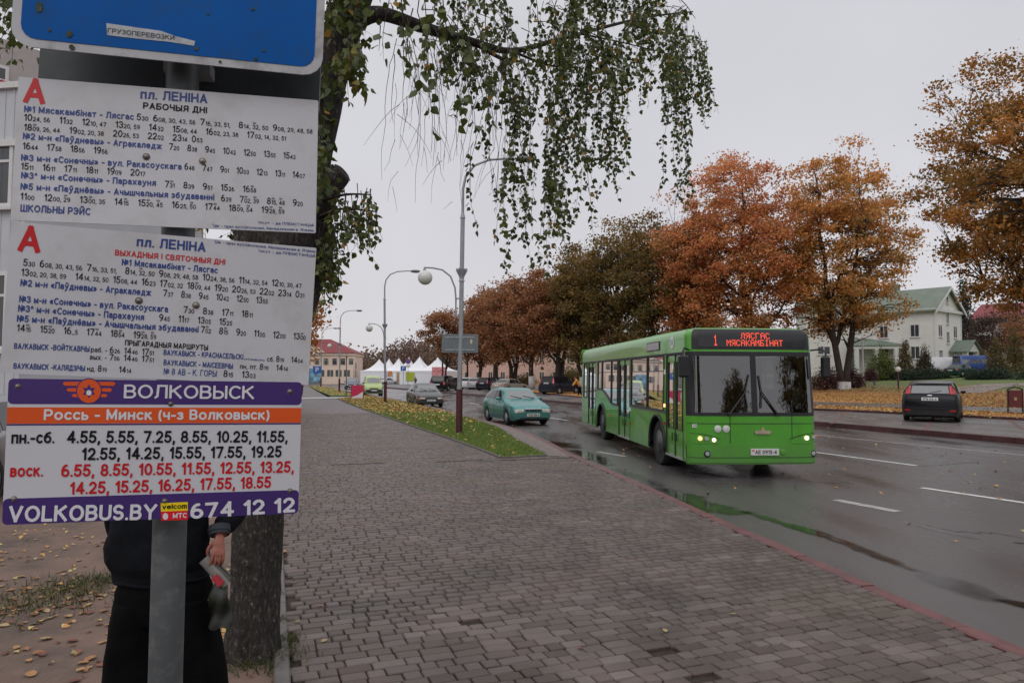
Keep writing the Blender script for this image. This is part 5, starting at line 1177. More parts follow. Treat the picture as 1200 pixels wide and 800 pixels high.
mixed(B2, t2, 'нд.', '8^19   14^14', (102, 434.6), (153.6, 437)); L1(B2, t2, 'ВАУКАВЫСК - КРАСНАСЕЛЬСКІ', (191.6, 415.6), (285, 421), 6.3, 1, .045); L1(B2, t2, 'кл.Камароўка', (286, 421.3), (310, 423), 2.4, 1, .018); mixed(B2, t2, 'сб.', '8^19  14^04', (312.9, 423.3), (354.7, 425.4))
L1(B2, t2, 'ВАУКАВЫСК - МАІСЕЕВІЧЫ', (191.6, 427.3), (273, 432), 6.3, 1, .045); mixed(B2, t2, 'пн, пт.', '8^19  14^14', (281.2, 431.8), (337.2, 434.6)); L1(B2, t2, '№ 8 АВ - К. ГОРЫ', (191.6, 438.4), (254, 441.3), 7.6, 1, .018); LT(B2, t2, '8^15  13^03', (261.6, 441.4), (299.2, 443))
L1(B2, t2, '*Шк - праз вул.Школьная, Маладзежная в. Ятвязь', (250.8, 284.8), (370, 296.2), 3.4, 1, .018); L1(B2, t2, '*пл.ст - да ПЛЕМСТАНЦЫІ', (302.4, 295.3), (369, 301.3), 3.4, 1, .018)
B2.screw(162.8, 352.3, t2); B2.screw(229.6, 357.7, t2)
# purple coach board
B3 = Board(1.50, [-.7335, 1.6229, .3009, .0116, .2879, .5588, -.0157]); t3 = B3.slab('coach_board', m_pwhite, .003, r=.009); tag(t3, 'purple, orange and white coach timetable headed ВОЛКОВЫСК, lowest board on the pole', 'timetable')
def band(m, f0, f1, name): v1_ = B3.h/2-B3.h*f0; v0_ = B3.h/2-B3.h*f1; r = .009 if f0 == 0 or f1 == 1 else .0005; return B3.slab(name, m, .0003, r=r, v0=v0_, v1=v1_, parent=t3, lift=.0004)
band(m_purple, 0, .175, 'purple_band'); band(m_orange, .197, .310, 'orange_band'); band(m_purple, .312, .323, 'purple_band'); band(m_purple, .822, 1, 'purple_band')
def L3(s, a, b, h, m, wt=.045): B3.line(text_geo([(s, 1, 0, 0)], wt, .035), a, b, h, [m], t3, lift=.0012)
L3('ВОЛКОВЫСК', (145, 466.4), (298.3, 467.4), 16, m_txw, .018); L3('Россь - Минск (ч-з Волковыск)', (51.3, 491.7), (316, 491.3), 11.8, m_txw, .045)
L3('пн.-сб.', (13.3, 519.3), (64, 518.7), 13, m_tx_black); L3('4.55, 5.55, 7.25, 8.55, 10.25, 11.55,', (78.2, 518.7), (337.2, 517.7), 13.5, m_tx_black); L3('12.55, 14.25, 15.55, 17.55, 19.25', (95.6, 538.6), (330, 535.1), 13.5, m_tx_black)
L3('воск.', (11.7, 558.2), (50.7, 557.6), 13, m_tx_red); L3('6.55, 8.55, 10.55, 11.55, 12.55, 13.25,', (71.6, 558.2), (344.5, 552.9), 13.5, m_tx_red); L3('14.25, 15.25, 16.25, 17.55, 18.55', (81.7, 578.8), (317.6, 570.9), 13.5, m_tx_red)
L3('VOLKOBUS.BY', (9.5, 611.1), (184.3, 608), 17.3, m_txw); L3('674 12 12', (223.2, 607.3), (346.1, 599), 17.3, m_txw)
m_yel = mat('label_yellow', srgb(235, 205, 20), .4); m_lred = mat('label_red', srgb(215, 20, 35), .4)
def pquad(pts, m, name, lift=.001): mb = MB(); mb.prism([B3.P(*B3.uv(*p), lift) for p in pts], -B3.N*.0004); return mb.build(name, m, t3)
pquad([(188.7, 599), (220.3, 597.8), (220, 587.7), (188.4, 589.2)], m_yel, 'yellow_label'); pquad([(188.8, 609.8), (220.5, 608.3), (220.3, 597.9), (188.7, 599.1)], m_lred, 'red_label')
B3.line(text_geo([('velcom', 1, 0, 0)], .045, .02), (190, 596.2), (219, 595), 5.6, [m_tx_black], t3, lift=.0016); B3.line(text_geo([('МТС', 1, 0, 0)], .045, .04), (202.5, 606.6), (219, 605.9), 5.6, [m_txw], t3, lift=.0016)
pquad([(192.2+3.2*math.cos(a)*1.0+1.8, 604.6+3.9*math.sin(a)) for a in [2*PI*k/14 for k in range(14)]], m_txw, 'egg_mark', .0016)
# winged roundel
def disc(cx, cy, r, m, name, lift, n=28): pquad([(cx+r*math.cos(2*PI*k/n), cy+r*math.sin(2*PI*k/n)) for k in range(n)], m, name, lift)
for (y, x0, x1, h) in ((449.4, 73.5, 135.5, 4.4), (456.6, 78, 131.5, 4.0), (463.2, 84, 126, 3.6)):
    for a, b in ((x0, 97), (112, x1)):
        pquad([(a+2, y-h/2), (a, y), (a+2, y+h/2), (b-2, y+h/2+.3), (b, y), (b-2, y-h/2)], m_orange, 'wing_bar', .0010)
disc(104.5, 458, 15.2, m_purple, 'roundel', .0013); disc(104.5, 458, 13.9, m_orange, 'roundel', .0016)
pquad([(104.5+(8.2 if k % 2 == 0 else 4.6)*math.sin(2*PI*k/12), 458.2-(8.2 if k % 2 == 0 else 4.6)*math.cos(2*PI*k/12)) for k in range(12)], m_purple, 'emblem_star', .0019)
disc(104.5, 460, 3.2, m_txw, 'emblem_dot', .0022, 12)
for p in ((21, 452.5), (339.5, 458.5), (200, 473), (16.5, 584), (193, 586.5), (340, 574.5)): B3.screw(p[0], p[1], t3, .0042)

# ================================================================== people
m_skin = mat('skin', srgb(150, 92, 78), .5, var=.1, vs=20); m_jacket = mat('navy_jacket', (.0045, .0055, .008), .9, var=.3, vs=14, bump=.5, bs=18, ior=1.25); m_trous = mat('black_trousers', (.0028, .003, .0035), .95, var=.3, vs=10, bump=.5, bs=12, ior=1.2)
m_shoe = mat('black_shoe', (.008, .008, .008), .35); m_hair = mat('dark_hair', (.02, .014, .01), .7)
def skinned(name, joints, edges, m, parent, sub=2, root=0, flat_=None):
    """one continuous limb-and-trunk surface grown round connected joints: joints = [(point, (rx, ry))]"""
    me = bpy.data.meshes.new(name); me.from_pydata([tuple(p) for p, r in joints], edges, []); me.materials.append(m)
    o = bpy.data.objects.new(name, me); link(o, parent); o.modifiers.new('skin', 'SKIN').use_smooth_shade = True
    for i, (p, r) in enumerate(joints):
        sv = me.skin_vertices[0].data[i]; sv.radius = r if hasattr(r, '__len__') else (r, r); sv.use_root = (i == root)
    s = o.modifiers.new('sub', 'SUBSURF'); s.levels = sub; s.render_levels = sub; return o
def person_body(t, hand_r, hand_l, elbow_r, elbow_l, H=1.76):
    # joints in metres, person faces -Y
    J = [((0, 0, .95), (.14, .10)), ((0, .0, 1.12), (.125, .09)), ((0, .01, 1.30), (.15, .10)), ((0, .01, 1.43), (.10, .08)), ((0, .0, 1.50), (.056, .056)), ((0, -.02, 1.57), (.062, .07)), ((0, -.025, 1.65), (.077, .092)), ((0, -.015, 1.72), (.06, .075)),
         ((.17, .01, 1.42), (.06, .06)), (elbow_l, (.045, .045)), (hand_l, (.028, .03)), ((-.17, .01, 1.42), (.06, .06)), (elbow_r, (.045, .045)), (hand_r, (.028, .03)),
         ((.10, 0, .88), (.085, .085)), ((.14, -.02, .48), (.06, .06)), ((.17, .02, .09), (.04, .045)), ((.19, -.10, .045), (.04, .035)), ((-.10, 0, .88), (.085, .085)), ((-.13, -.02, .48), (.06, .06)), ((-.15, .02, .09), (.04, .045)), ((-.17, -.10, .045), (.04, .035))]
    E_ = [(0, 1), (1, 2), (2, 3), (3, 4), (4, 5), (5, 6), (6, 7), (3, 8), (8, 9), (9, 10), (3, 11), (11, 12), (12, 13), (0, 14), (14, 15), (15, 16), (16, 17), (0, 18), (18, 19), (19, 20), (20, 21)]
    return skinned('body', J, E_, m_skin, t)
pp = W(199, 440, 2.95); pp.z = -.018
man = empty('person', pp, math.radians(8), 'person in dark jacket and loose black trousers standing behind the sign pole holding newspapers', 'person')
eR, hR = (-.27, .17, 1.16), (-.15, -.02, 1.03); eL, hL = (.275, .16, 1.20), (.246, -.05, 1.15)
man.scale = (.9, 1, 1); bpy.context.view_layer.update()
person_body(man, hR, hL, eR, eL)
# head details
mb = MB(); mb.lathe([(.02, -.02), (.028, 0), (.012, .03), (.001, .045)], c=(0, -.115, 1.615), n=8); mb.build('nose', m_skin, man, smooth=True)
for sx in (-1, 1):
    mb = MB(); mb.lathe([(.001, -.012), (.010, -.006), (.012, 0), (.010, .006), (.001, .012)], c=(sx*.030, -.103, 1.645), n=10); mb.build('eye', mat('eye_white', (.5, .5, .5), .3), man)
    mb = MB(); mb.lathe([(.001, -.01), (.022, -.006), (.028, .004), (.018, .012), (.001, .012)], c=(sx*.080, -.01, 1.63), axis='X', n=10); mb.build('ear', m_skin, man, smooth=True)
mb = MB(); mb.tube([(-.026, -.100, 1.575), (0, -.108, 1.573), (.026, -.100, 1.575)], [.004, .007, .004], 6); mb.build('mouth', mat('lips', (.28, .10, .09), .5), man)
mb = MB(); mb.grid(lambda u, v: (math.cos(u*2*PI)*.088*math.cos(v*PI/2*.98), -.005+math.sin(u*2*PI)*.102*math.cos(v*PI/2*.98), 1.665+math.sin(v*PI/2)*.085), 16, 6); mb.build('hair', m_hair, man, smooth=True)
def loft(name, secs, m, par, n=32, fold=0.0, seed=0, sub=5):
    """cloth tube: secs = (x, y, z, rx, ry), smoothed, with soft folds"""
    P = polyline_smooth([Vector(q[:3]) for q in secs], sub); R = [np.interp(np.linspace(0, len(secs)-1, len(P)), range(len(secs)), [q[k] for q in secs]) for k in (3, 4)]; mb = MB(); vs = []
    for i, p in enumerate(P):
        for j in range(n):
            a = 2*PI*j/n; f_ = 1+fold*(noise.noise(Vector((math.cos(a)*1.6+seed, math.sin(a)*1.6, p.z*5)))+.6*noise.noise(Vector((math.cos(a)*3+seed, math.sin(a)*3, p.z*14))))
            vs.append((p.x+math.cos(a)*R[0][i]*f_, p.y+math.sin(a)*R[1][i]*f_, p.z))
    k = len(P); mb.add(vs, [(i*n+j, i*n+(j+1) % n, (i+1)*n+(j+1) % n, (i+1)*n+j) for i in range(k-1) for j in range(n)]+[tuple(range(n))[::-1], tuple((k-1)*n+j for j in range(n))]); return mb.build(name, m, par, smooth=True)
loft('jacket', [(-.005, 0, .965, .185, .135), (-.008, 0, .985, .200, .150), (-.015, 0, 1.01, .198, .150), (-.025, 0, 1.05, .216, .165), (-.028, 0, 1.11, .220, .165), (-.02, 0, 1.2, .205, .155), (-.01, .005, 1.32, .205, .145), (0, .01, 1.40, .20, .13), (0, .01, 1.455, .15, .11), (0, .005, 1.49, .085, .085), (0, 0, 1.53, .075, .08)], m_jacket, man, n=44, fold=.07, seed=2)
skinned('sleeve', [((.13, .01, 1.40), (.09, .09)), ((.205, .01, 1.40), (.088, .088)), (eL, (.068, .068)), ((.240, -.028, 1.165), (.048, .048))], [(0, 1), (1, 2), (2, 3)], m_jacket, man)
skinned('sleeve', [((-.13, .01, 1.40), (.09, .09)), ((-.205, .01, 1.40), (.088, .088)), (eR, (.068, .068)), ((-.17, .06, 1.05), (.058, .058))], [(0, 1), (1, 2), (2, 3)], m_jacket, man)
mb = MB(); mb.tube([(math.cos(a)*.196-.008, math.sin(a)*.148, .978+.004*math.sin(a*5)) for a in [2*PI*i/28 for i in range(29)]], .009, 6, caps=False); mb.build('hem_band', m_jacket, man, smooth=True)
mb = MB(); mb.tube([(.03, -.158, .97), (.045, -.176, 1.08), (.04, -.158, 1.25), (.01, -.12, 1.44)], .0035, 5); mb.build('zip', mat('zip_grey', (.10, .10, .11), .5), man)
mb = MB(); mb.tube([(.241, -.028, 1.178), (.246, -.045, 1.145)], [.047, .044], 14, caps=False); mb.tube([(.243, -.036, 1.165), (.244, -.040, 1.157)], .049, 14, caps=False); mb.build('cuff', mat('cuff_grey', (.035, .04, .05), .8), man, smooth=True)
loft('trousers', [(-.005, 0, 1.03, .17, .13), (0, 0, .98, .178, .145), (0, 0, .93, .205, .155), (0, 0, .87, .212, .155), (0, 0, .82, .20, .145)], m_trous, man, fold=.04, n=36)
loft('trouser_leg', [(-.09, 0, .90, .115, .14), (-.095, 0, .80, .130, .145), (-.09, -.005, .68, .145, .14), (-.083, -.01, .53, .152, .14), (-.085, -.005, .35, .150, .135), (-.09, 0, .16, .145, .135), (-.09, 0, .04, .135, .135)], m_trous, man, fold=.10, seed=5, n=36)
loft('trouser_leg', [(.09, 0, .90, .115, .14), (.115, 0, .80, .115, .135), (.155, -.005, .68, .100, .13), (.192, -.01, .53, .094, .12), (.205, -.005, .35, .098, .12), (.21, 0, .16, .10, .12), (.21, 0, .04, .10, .12)], m_trous, man, fold=.10, seed=9, n=36)
for sx in (-.09, .21):
    mb = MB(); mb.grid(lambda u, v: (sx+math.cos(u*2*PI)*.052*(1-.35*v*v), -.06+math.sin(u*2*PI)*.14*(1-.3*v), .01+.075*v), 18, 4); mb.build('shoe', m_shoe, man, smooth=True)
def hand(parent, at, side=1, holding=True):
    """relaxed hand hanging down from the wrist: palm, four bent fingers, thumb, one continuous skin"""
    J = [((0, 0, .03), (.026, .022)), ((0, -.005, 0), (.027, .02)), ((0, -.012, -.035), (.036, .016)), ((0, -.015, -.07), (.038, .014))]; E_ = [(0, 1), (1, 2), (2, 3)]
    for i, (dx, L_) in enumerate(((-.030, .062), (-.010, .074), (.011, .070), (.030, .054))):
        b = len(J); bend = (.012, .030, .040) if holding else (.006, .014, .02)
        J += [((dx, -.017, -.084), .0105), ((dx*1.02, -.017+bend[0]*.3, -.084-L_*.45), .0095), ((dx*1.0, -.012+bend[1]*.6, -.084-L_*.8), .0085), ((dx*.97, -.006+bend[2]*.8, -.084-L_*1.0), .0065)]
        E_ += [(3, b), (b, b+1), (b+1, b+2), (b+2, b+3)]
    b = len(J); J += [((-side*.036, .004, -.028), .0135), ((-side*.052, .016, -.058), .0115), ((-side*.047, .028, -.088), .0085)]; E_ += [(2, b), (b, b+1), (b+1, b+2)]
    o = skinned('hand', J, E_, m_skin, parent, sub=2, root=2); o.location = at; return o
h_ = hand(man, (.250, -.060, 1.135), side=1); h_.scale = (.77,)*3; h_.rotation_euler = (math.radians(-16), math.radians(8), math.radians(25))
h_ = hand(man, (-.145, -.02, 1.03), side=-1); h_.rotation_euler = (math.radians(-10), math.radians(-15), 0)
# newspapers and bag held in the hand
fold = empty('newspaper', man.matrix_basis @ Vector((.245, -.09, 1.015)), math.radians(10), 'rolled newspapers in the standing person\'s hand', 'newspaper')
m_news = mat('newsprint', (.20, .19, .18), .8, var=.15, vs=30)
Rn = Matrix.Rotation(math.radians(-42), 3, 'Y')
def roll(name, c, r, L_, m):
    mb = MB(); pts = []
    for k in range(15): a = k*.62; pts.append((r*(1-.03*k)*math.cos(a), r*.45*(1-.03*k)*math.sin(a)))
    vs = [Rn @ Vector((x, y, z))+Vector(c) for z in (-L_/2, L_/2) for x, y in pts]; n = len(pts); mb.add(vs, [(i, i+1, n+i+1, n+i) for i in range(n-1)]); return mb.build(name, m, fold, smooth=True)
roll('sheet', (0, 0, .0), .030, .13, m_news); roll('sheet', (.014, -.012, -.018), .024, .10, m_news)
mb = MB(); mb.add([Rn @ Vector(p)+Vector((.016, -.0255, -.03)) for p in ((-.016, -.003, -.025), (.014, -.003, -.025), (.014, -.003, .02), (-.016, -.003, .02))], [(0, 1, 2, 3)]); mb.build('red_print', mat('red_print', srgb(170, 50, 60), .7, var=.3, vs=90), fold)
bag = MB()
def bagf(u, v):
    a = u*2*PI; z = -.0-.205*v; wv = (.012+.030*math.sin(min(1, v*1.5)*PI/2))*(1+.16*math.sin(a*3+v*9)); 
    return (wv*math.cos(a)+.012*v, wv*.62*math.sin(a)+.008*math.sin(v*11), z if v < .97 else z+.006*math.sin(a*4))
bag.grid(bagf, 26, 16)
m_camo = bpy.data.materials.new('camouflage'); m_camo.use_nodes = True; n = m_camo.node_tree.nodes; b_ = n['Principled BSDF']; v_ = n.new('ShaderNodeTexNoise'); v_.inputs['Scale'].default_value = 17; v_.inputs['Detail'].default_value = 2; tcx = n.new('ShaderNodeTexCoord'); m_camo.node_tree.links.new(tcx.outputs['Object'], v_.inputs['Vector'])
r_ = n.new('ShaderNodeValToRGB'); r_.color_ramp.interpolation = 'CONSTANT'; r_.color_ramp.elements[0].color = (.006, .007, .005, 1); r_.color_ramp.elements[1].position = .65; r_.color_ramp.elements[1].color = (.16, .15, .11, 1); e_ = r_.color_ramp.elements.new(.47); e_.color = (.014, .018, .010, 1)
m_camo.node_tree.links.new(v_.outputs[0], r_.inputs[0]); m_camo.node_tree.links.new(r_.outputs[0], b_.inputs['Base Color']); b_.inputs['Roughness'].default_value = .5
bo = bag.build('carrier_bag', m_camo, smooth=True); bo.location = man.matrix_basis @ Vector((.262, -.09, 1.0)); tag(bo, 'dark camouflage carrier bag hanging from the standing person\'s hand beside the birch trunk', 'bag')
# ================================================================== street furniture
m_lampmetal = mat('lamp_post_grey', (.30, .31, .33), .5, metal=.2, var=.1, vs=4)
def lamp_post(x, y, zg, label, Yd=None, arm=1.9, full=True, lean=(0, 0), gx=1, sgn=1):
    b = G(x, y, zg) if Yd is None else W(x, y, Yd); b.z = zg
    t = empty('street_lamp', b, 0, label, 'street lamp', 'street lamps with globe brackets along the kerb')
    mb = MB(); mb.tube([(0, 0, -.2), (0, 0, .25), (0, 0, 1.35)], [.105, .10, .10], 14); mb.build('painted_base', m_maroon, t, smooth='auto')
    mb = MB(); mb.tube([(0, 0, 1.34), (lean[0]*.5, 0, 3.2), (lean[0], 0, 6.6)], [.075, .07, .066], 14); mb.tube([(lean[0], 0, 6.6), (lean[0], 0, 6.75)], [.085, .05], 14)
    mb.tube([(lean[0], 0, 6.7), (lean[0], 0, 7.5), (lean[0]+.08, 0, 7.9), (lean[0]+.35, 0, 8.25), (lean[0]+.8, 0, 8.43), (lean[0]+1.35, 0, 8.47), (lean[0]+1.72, 0, 8.47)], [.045, .042, .04, .038, .036, .034, .034], 10); mb.build('pole', m_lampmetal, t, smooth='auto')
    mb = MB(); mb.lathe([(.10, 4.65), (.07, 4.72), (.085, 4.80), (.16, 5.02), (.14, 5.03), (.075, 4.86), (.075, 5.06)], c=(lean[0]*.7, 0, 0), n=8)
    for k in range(6): a = 2*PI*k/6; mb.tube([(lean[0]*.7+.06*math.cos(a), .06*math.sin(a), 4.78), (lean[0]*.7+.17*math.cos(a), .17*math.sin(a), 4.98), (lean[0]*.7+.15*math.cos(a), .15*math.sin(a), 5.06)], .012, 4)
    mb.build('collar', m_lampmetal, t)
    hd = MB(); cx = lean[0]+1.95; hd.grid(lambda u, v: (cx-.28+.60*u, math.cos(v*2*PI)*.13*math.sin(PI*min(1, .12+u*.86))**.6, 8.47+math.sin(v*2*PI)*(.085+.03*(math.sin(v*2*PI) < 0))*math.sin(PI*min(1, .1+u*.86))**.5), 10, 12); hd.build('lamp_head', mat('lamp_head_grey', (.16, .165, .17), .5), t, smooth=True)
    hd = MB(); hd.grid(lambda u, v: (cx-.10+.34*u, (-.09+.18*v)*1.0, 8.375-.035*math.sin(PI*u)*math.sin(PI*v)), 6, 4); hd.build('lamp_glass', m_lamp_white, t, smooth=True)
    # globe bracket on the pavement side
    gm = MB(); gm.tube([(-.13, 0, 3.55), (-.13, 0, 4.1), (-.16, 0, 4.45), (-.30, 0, 4.80), (-.55, 0, 5.0), (-.85, 0, 5.06), (-1.12, 0, 5.07)], .026, 8); gm.tube([(-1.10, 0, 5.08), (-1.10, 0, 4.98)], [.02, .05], 8)
    for z in (3.62, 4.12): gm.box((-.05, 0, z), (.17, .10, .03))
    gm.build('globe_bracket', m_lampmetal, t, smooth='auto')
    gl = MB(); gl.grid(lambda u, v: (-1.08+.225*math.cos(u*2*PI)*math.sin(v*PI), .225*math.sin(u*2*PI)*math.sin(v*PI), 4.76+.225*math.cos(v*PI)), 20, 12); gl.build('globe', m_lamp_white, t, smooth=True)
    return t
l1 = lamp_post(538, 508, .012, 'nearest street lamp, maroon foot in the grass, carrying the grey sign back', lean=(.06, 0))
lamp_post(451.3, 471.8, .012, 'second street lamp, maroon foot in the orange leaves by the dark grey saloon', lean=(-.12, 0))
lamp_post(397.5, 459, .02, 'third street lamp, standing before the red-roofed pink building')
lamp_post(376, 453.6, .0, 'farthest and smallest street lamp, beside the timetable edge')
# the sign back on the first post
t = empty('direction_sign', W(539, 402.5, 21.75), math.radians(-3), 'grey back of a wide rectangular road sign fixed to the nearest lamp post', 'road sign')
mb = MB(); mb.box((0, 0, 0), (1.12, .025, .57), bev=.008); mb.build('sign_plate', mat('sign_back_grey', (.15, .17, .18), .5, metal=.2, var=.08), t)
mb = MB(); mb.box((0, -.02, .19), (.9, .02, .03)); mb.box((0, -.02, -.19), (.9, .02, .03)); mb.build('stiffener', m_steel, t)
for z in (.19, -.19): mb = MB(); mb.tube([(-.17, -.05, z), (-.11, .10, z), (-.11, .26, z), (.11, .26, z), (.11, .10, z), (.17, -.05, z)], .014, 5); mb.build('clamp', m_lampmetal, t)
mb = MB(); mb.box((.35, -.016, .06), (.06, .004, .14)); mb.build('sticker', mat('pale_sticker', (.5, .45, .32), .6), t)
# litter bin at the right
b = G(1190, 483.5, .14); t = empty('litter_bin', b, math.radians(-30), 'dark red litter bin with rounded black hood on legs at the right edge', 'litter bin')
mb = MB(); mb.box((0, 0, .66), (.50, .42, .78), bev=.02); mb.build('bin_body', mat('bin_red', (.105, .018, .022), .5, var=.15), t)
mb = MB(); mb.grid(lambda u, v: (-.29+.58*u, -.24+.48*v, 1.06+.11*math.sin(PI*u)), 12, 1); mb.grid(lambda u, v: (-.29+.58*u, -.24+.48*v, 1.12+.11*math.sin(PI*u)), 12, 1); 
for sx in (-1, 1): mb.box((sx*.285, 0, .62), (.03, .44, 1.0)); mb.tube([(sx*.285, -.2, 0), (sx*.285, -.2, .2)], .02, 6); mb.tube([(sx*.285, .2, 0), (sx*.285, .2, .2)], .02, 6)
for sy in (-1, 1): mb.add([(-.29+.58*k/12, sy*.24, 1.06+.11*math.sin(PI*k/12)) for k in range(13)]+[(-.29+.58*k/12, sy*.24, 1.12+.11*math.sin(PI*k/12)) for k in range(13)], [(k, k+1, 14+k, 13+k) for k in range(12)])
mb.build('hood', m_black, t); 
for k in range(2): mb = MB(); mb.box((0, -.215 if k else .215, .66), (.10, .006, .14)); mb.build('bin_plate', mat('bin_label', (.3, .28, .1), .6), t)
# park globe lamp, bench, white double lamp
def pY(x, Y): p = W(x, 440, Y); p.z = lawn_z(p.x, p.y); return p
p = pY(1052.5, 62); t = empty('park_lamp', p, 0, 'low globe lamp on a maroon post in the middle of the lawn', 'park lamp')
zc = (W(1052.5, 432, 62).z-p.z); mb = MB(); mb.tube([(0, 0, -.1), (0, 0, zc-.3)], .07, 10); mb.build('post', m_maroon, t, smooth='auto')
mb = MB(); mb.grid(lambda u, v: (.24*math.cos(u*2*PI)*math.sin(v*PI), .24*math.sin(u*2*PI)*math.sin(v*PI), zc-.05+.24*math.cos(v*PI)), 16, 10); mb.build('globe', m_lamp_white, t, smooth=True)
p = pY(1017, 70); t = empty('park_bench', p, math.radians(-15), 'low backless bench on the lawn before the burgundy bush', 'bench')
for k in range(3): mb = MB(); mb.box((0, -.16+.16*k, .46), (1.7, .12, .05)); mb.build('seat_plank', mat('bench_wood', (.16, .15, .10), .7), t)
for sx in (-.6, .6): mb = MB(); mb.box((sx, 0, .21), (.18, .42, .44)); mb.build('leg', mat('bench_concrete', (.22, .21, .2), .8), t)
p = pY(1011.5, 76); t = empty('park_lamp', p, 0, 'white twin-globe lamp post standing in front of the porch columns', 'park lamp')
zt = W(1011.5, 399, 76).z-p.z; mb = MB(); mb.tube([(0, 0, 0), (0, 0, zt)], [.11, .07], 10); mb.tube([(-.36, 0, zt), (0, 0, zt-.1), (.36, 0, zt)], .04, 6); mb.build('post', m_limewash, t)
for sx in (-.36, .36): mb = MB(); mb.grid(lambda u, v: (sx+.22*math.cos(u*2*PI)*math.sin(v*PI), .22*math.sin(u*2*PI)*math.sin(v*PI), zt+.2+.22*math.cos(v*PI)), 14, 8); mb.build('globe', m_lamp_white, t, smooth=True)
# advertising board at the kerb
b = G(418.5, 467.5, .01); t = empty('advertising_board', b, math.radians(8), 'pink-red and white pavement board by the grass strip, left of the lime van', 'advertising board')
mb = MB(); mb.box((0, 0, .52), (.86, .05, .98)); mb.build('panel', mat('advert_pink', srgb(205, 55, 95), .4, var=.1), t)
mb = MB(); mb.add([(-.40, -.028, .06), (.40, -.028, .06), (.40, -.028, .55), (.05, -.028, .30), (-.40, -.028, .14)], [(0, 1, 2, 3, 4)]); mb.build('white_print', m_white, t)
mb = MB(); mb.box((-.44, .06, .52), (.03, .16, 1.04)); mb.box((.44, .06, .52), (.03, .16, 1.04)); mb.build('frame', m_black, t)
V, F, Mi, wd2 = text_geo([('АКЦЫЯ', 1, 0, 0)], .045)
# thin post and small road signs on the square
def small_sign(x, y, Y, h, label, draw):
    p = W(x, y, Y); p.z = max(-.13, p.z) if p.z > 0 else -.1; t = empty('traffic_sign', p, 0, label, 'traffic sign'); mb = MB(); mb.tube([(0, 0, 0), (0, 0, h)], .045, 8); mb.build('pole', m_lampmetal, t); draw(t, h); return t
m_sgblue = mat('traffic_blue', (.03, .12, .42), .4); m_sgred = mat('traffic_red', (.42, .03, .05), .4)
def nopark(t, h):
    c = (0, -.06, h-.35); mb = MB(); mb.lathe([(.46, 0), (.46, -.02), (.001, -.02)], c=c, axis='Y', n=24); mb.build('red_disc', m_sgred, t); mb = MB(); mb.lathe([(.36, -.022), (.36, -.03), (.001, -.03)], c=c, axis='Y', n=24); mb.build('blue_disc', m_sgblue, t)
    mb = MB(); mb.box((0, -.10, h-.35), (.74, .01, .09), R=Matrix.Rotation(math.radians(45), 3, 'Y')); mb.build('red_bar', m_sgred, t); mb = MB(); mb.box((0, -.06, h-1.15), (.75, .02, .42)); mb.build('plate', m_plate, t)
def squareblue(t, h):
    mb = MB(); mb.box((0, -.06, h-.40), (.95, .03, .80)); mb.build('blue_plate', m_sgblue, t); mb = MB(); mb.box((-.12, -.08, h-.38), (.09, .01, .48)); mb.box((.02, -.08, h-.20), (.24, .01, .08)); mb.box((.02, -.08, h-.40), (.24, .01, .08)); mb.box((.14, -.08, h-.30), (.08, .01, .24)); mb.build('letter', m_white, t)
small_sign(478, 452, 118, 4.4, 'round no-parking sign with white plate below, in front of the middle tent', nopark)
small_sign(472.5, 450, 122, 3.1, 'blue square sign left of the round no-parking sign', squareblue)
small_sign(371.5, 456, 80, 2.6, 'blue square sign beside the timetable edge before the pink building', squareblue)
p = G(405.5, 465, .02); t = empty('post', p, 0, 'thin dark post left of the pink-red advertising board', 'post'); mb = MB(); mb.tube([(0, 0, 0), (0, 0, 3.1)], .035, 8); mb.build('pole', mat('thin_post_dark', (.05, .05, .05), .6), t); mb = MB(); mb.tube([(0, 0, 3.1), (0, 0, 3.3)], [.07, .02], 8); mb.build('finial', m_black, t)
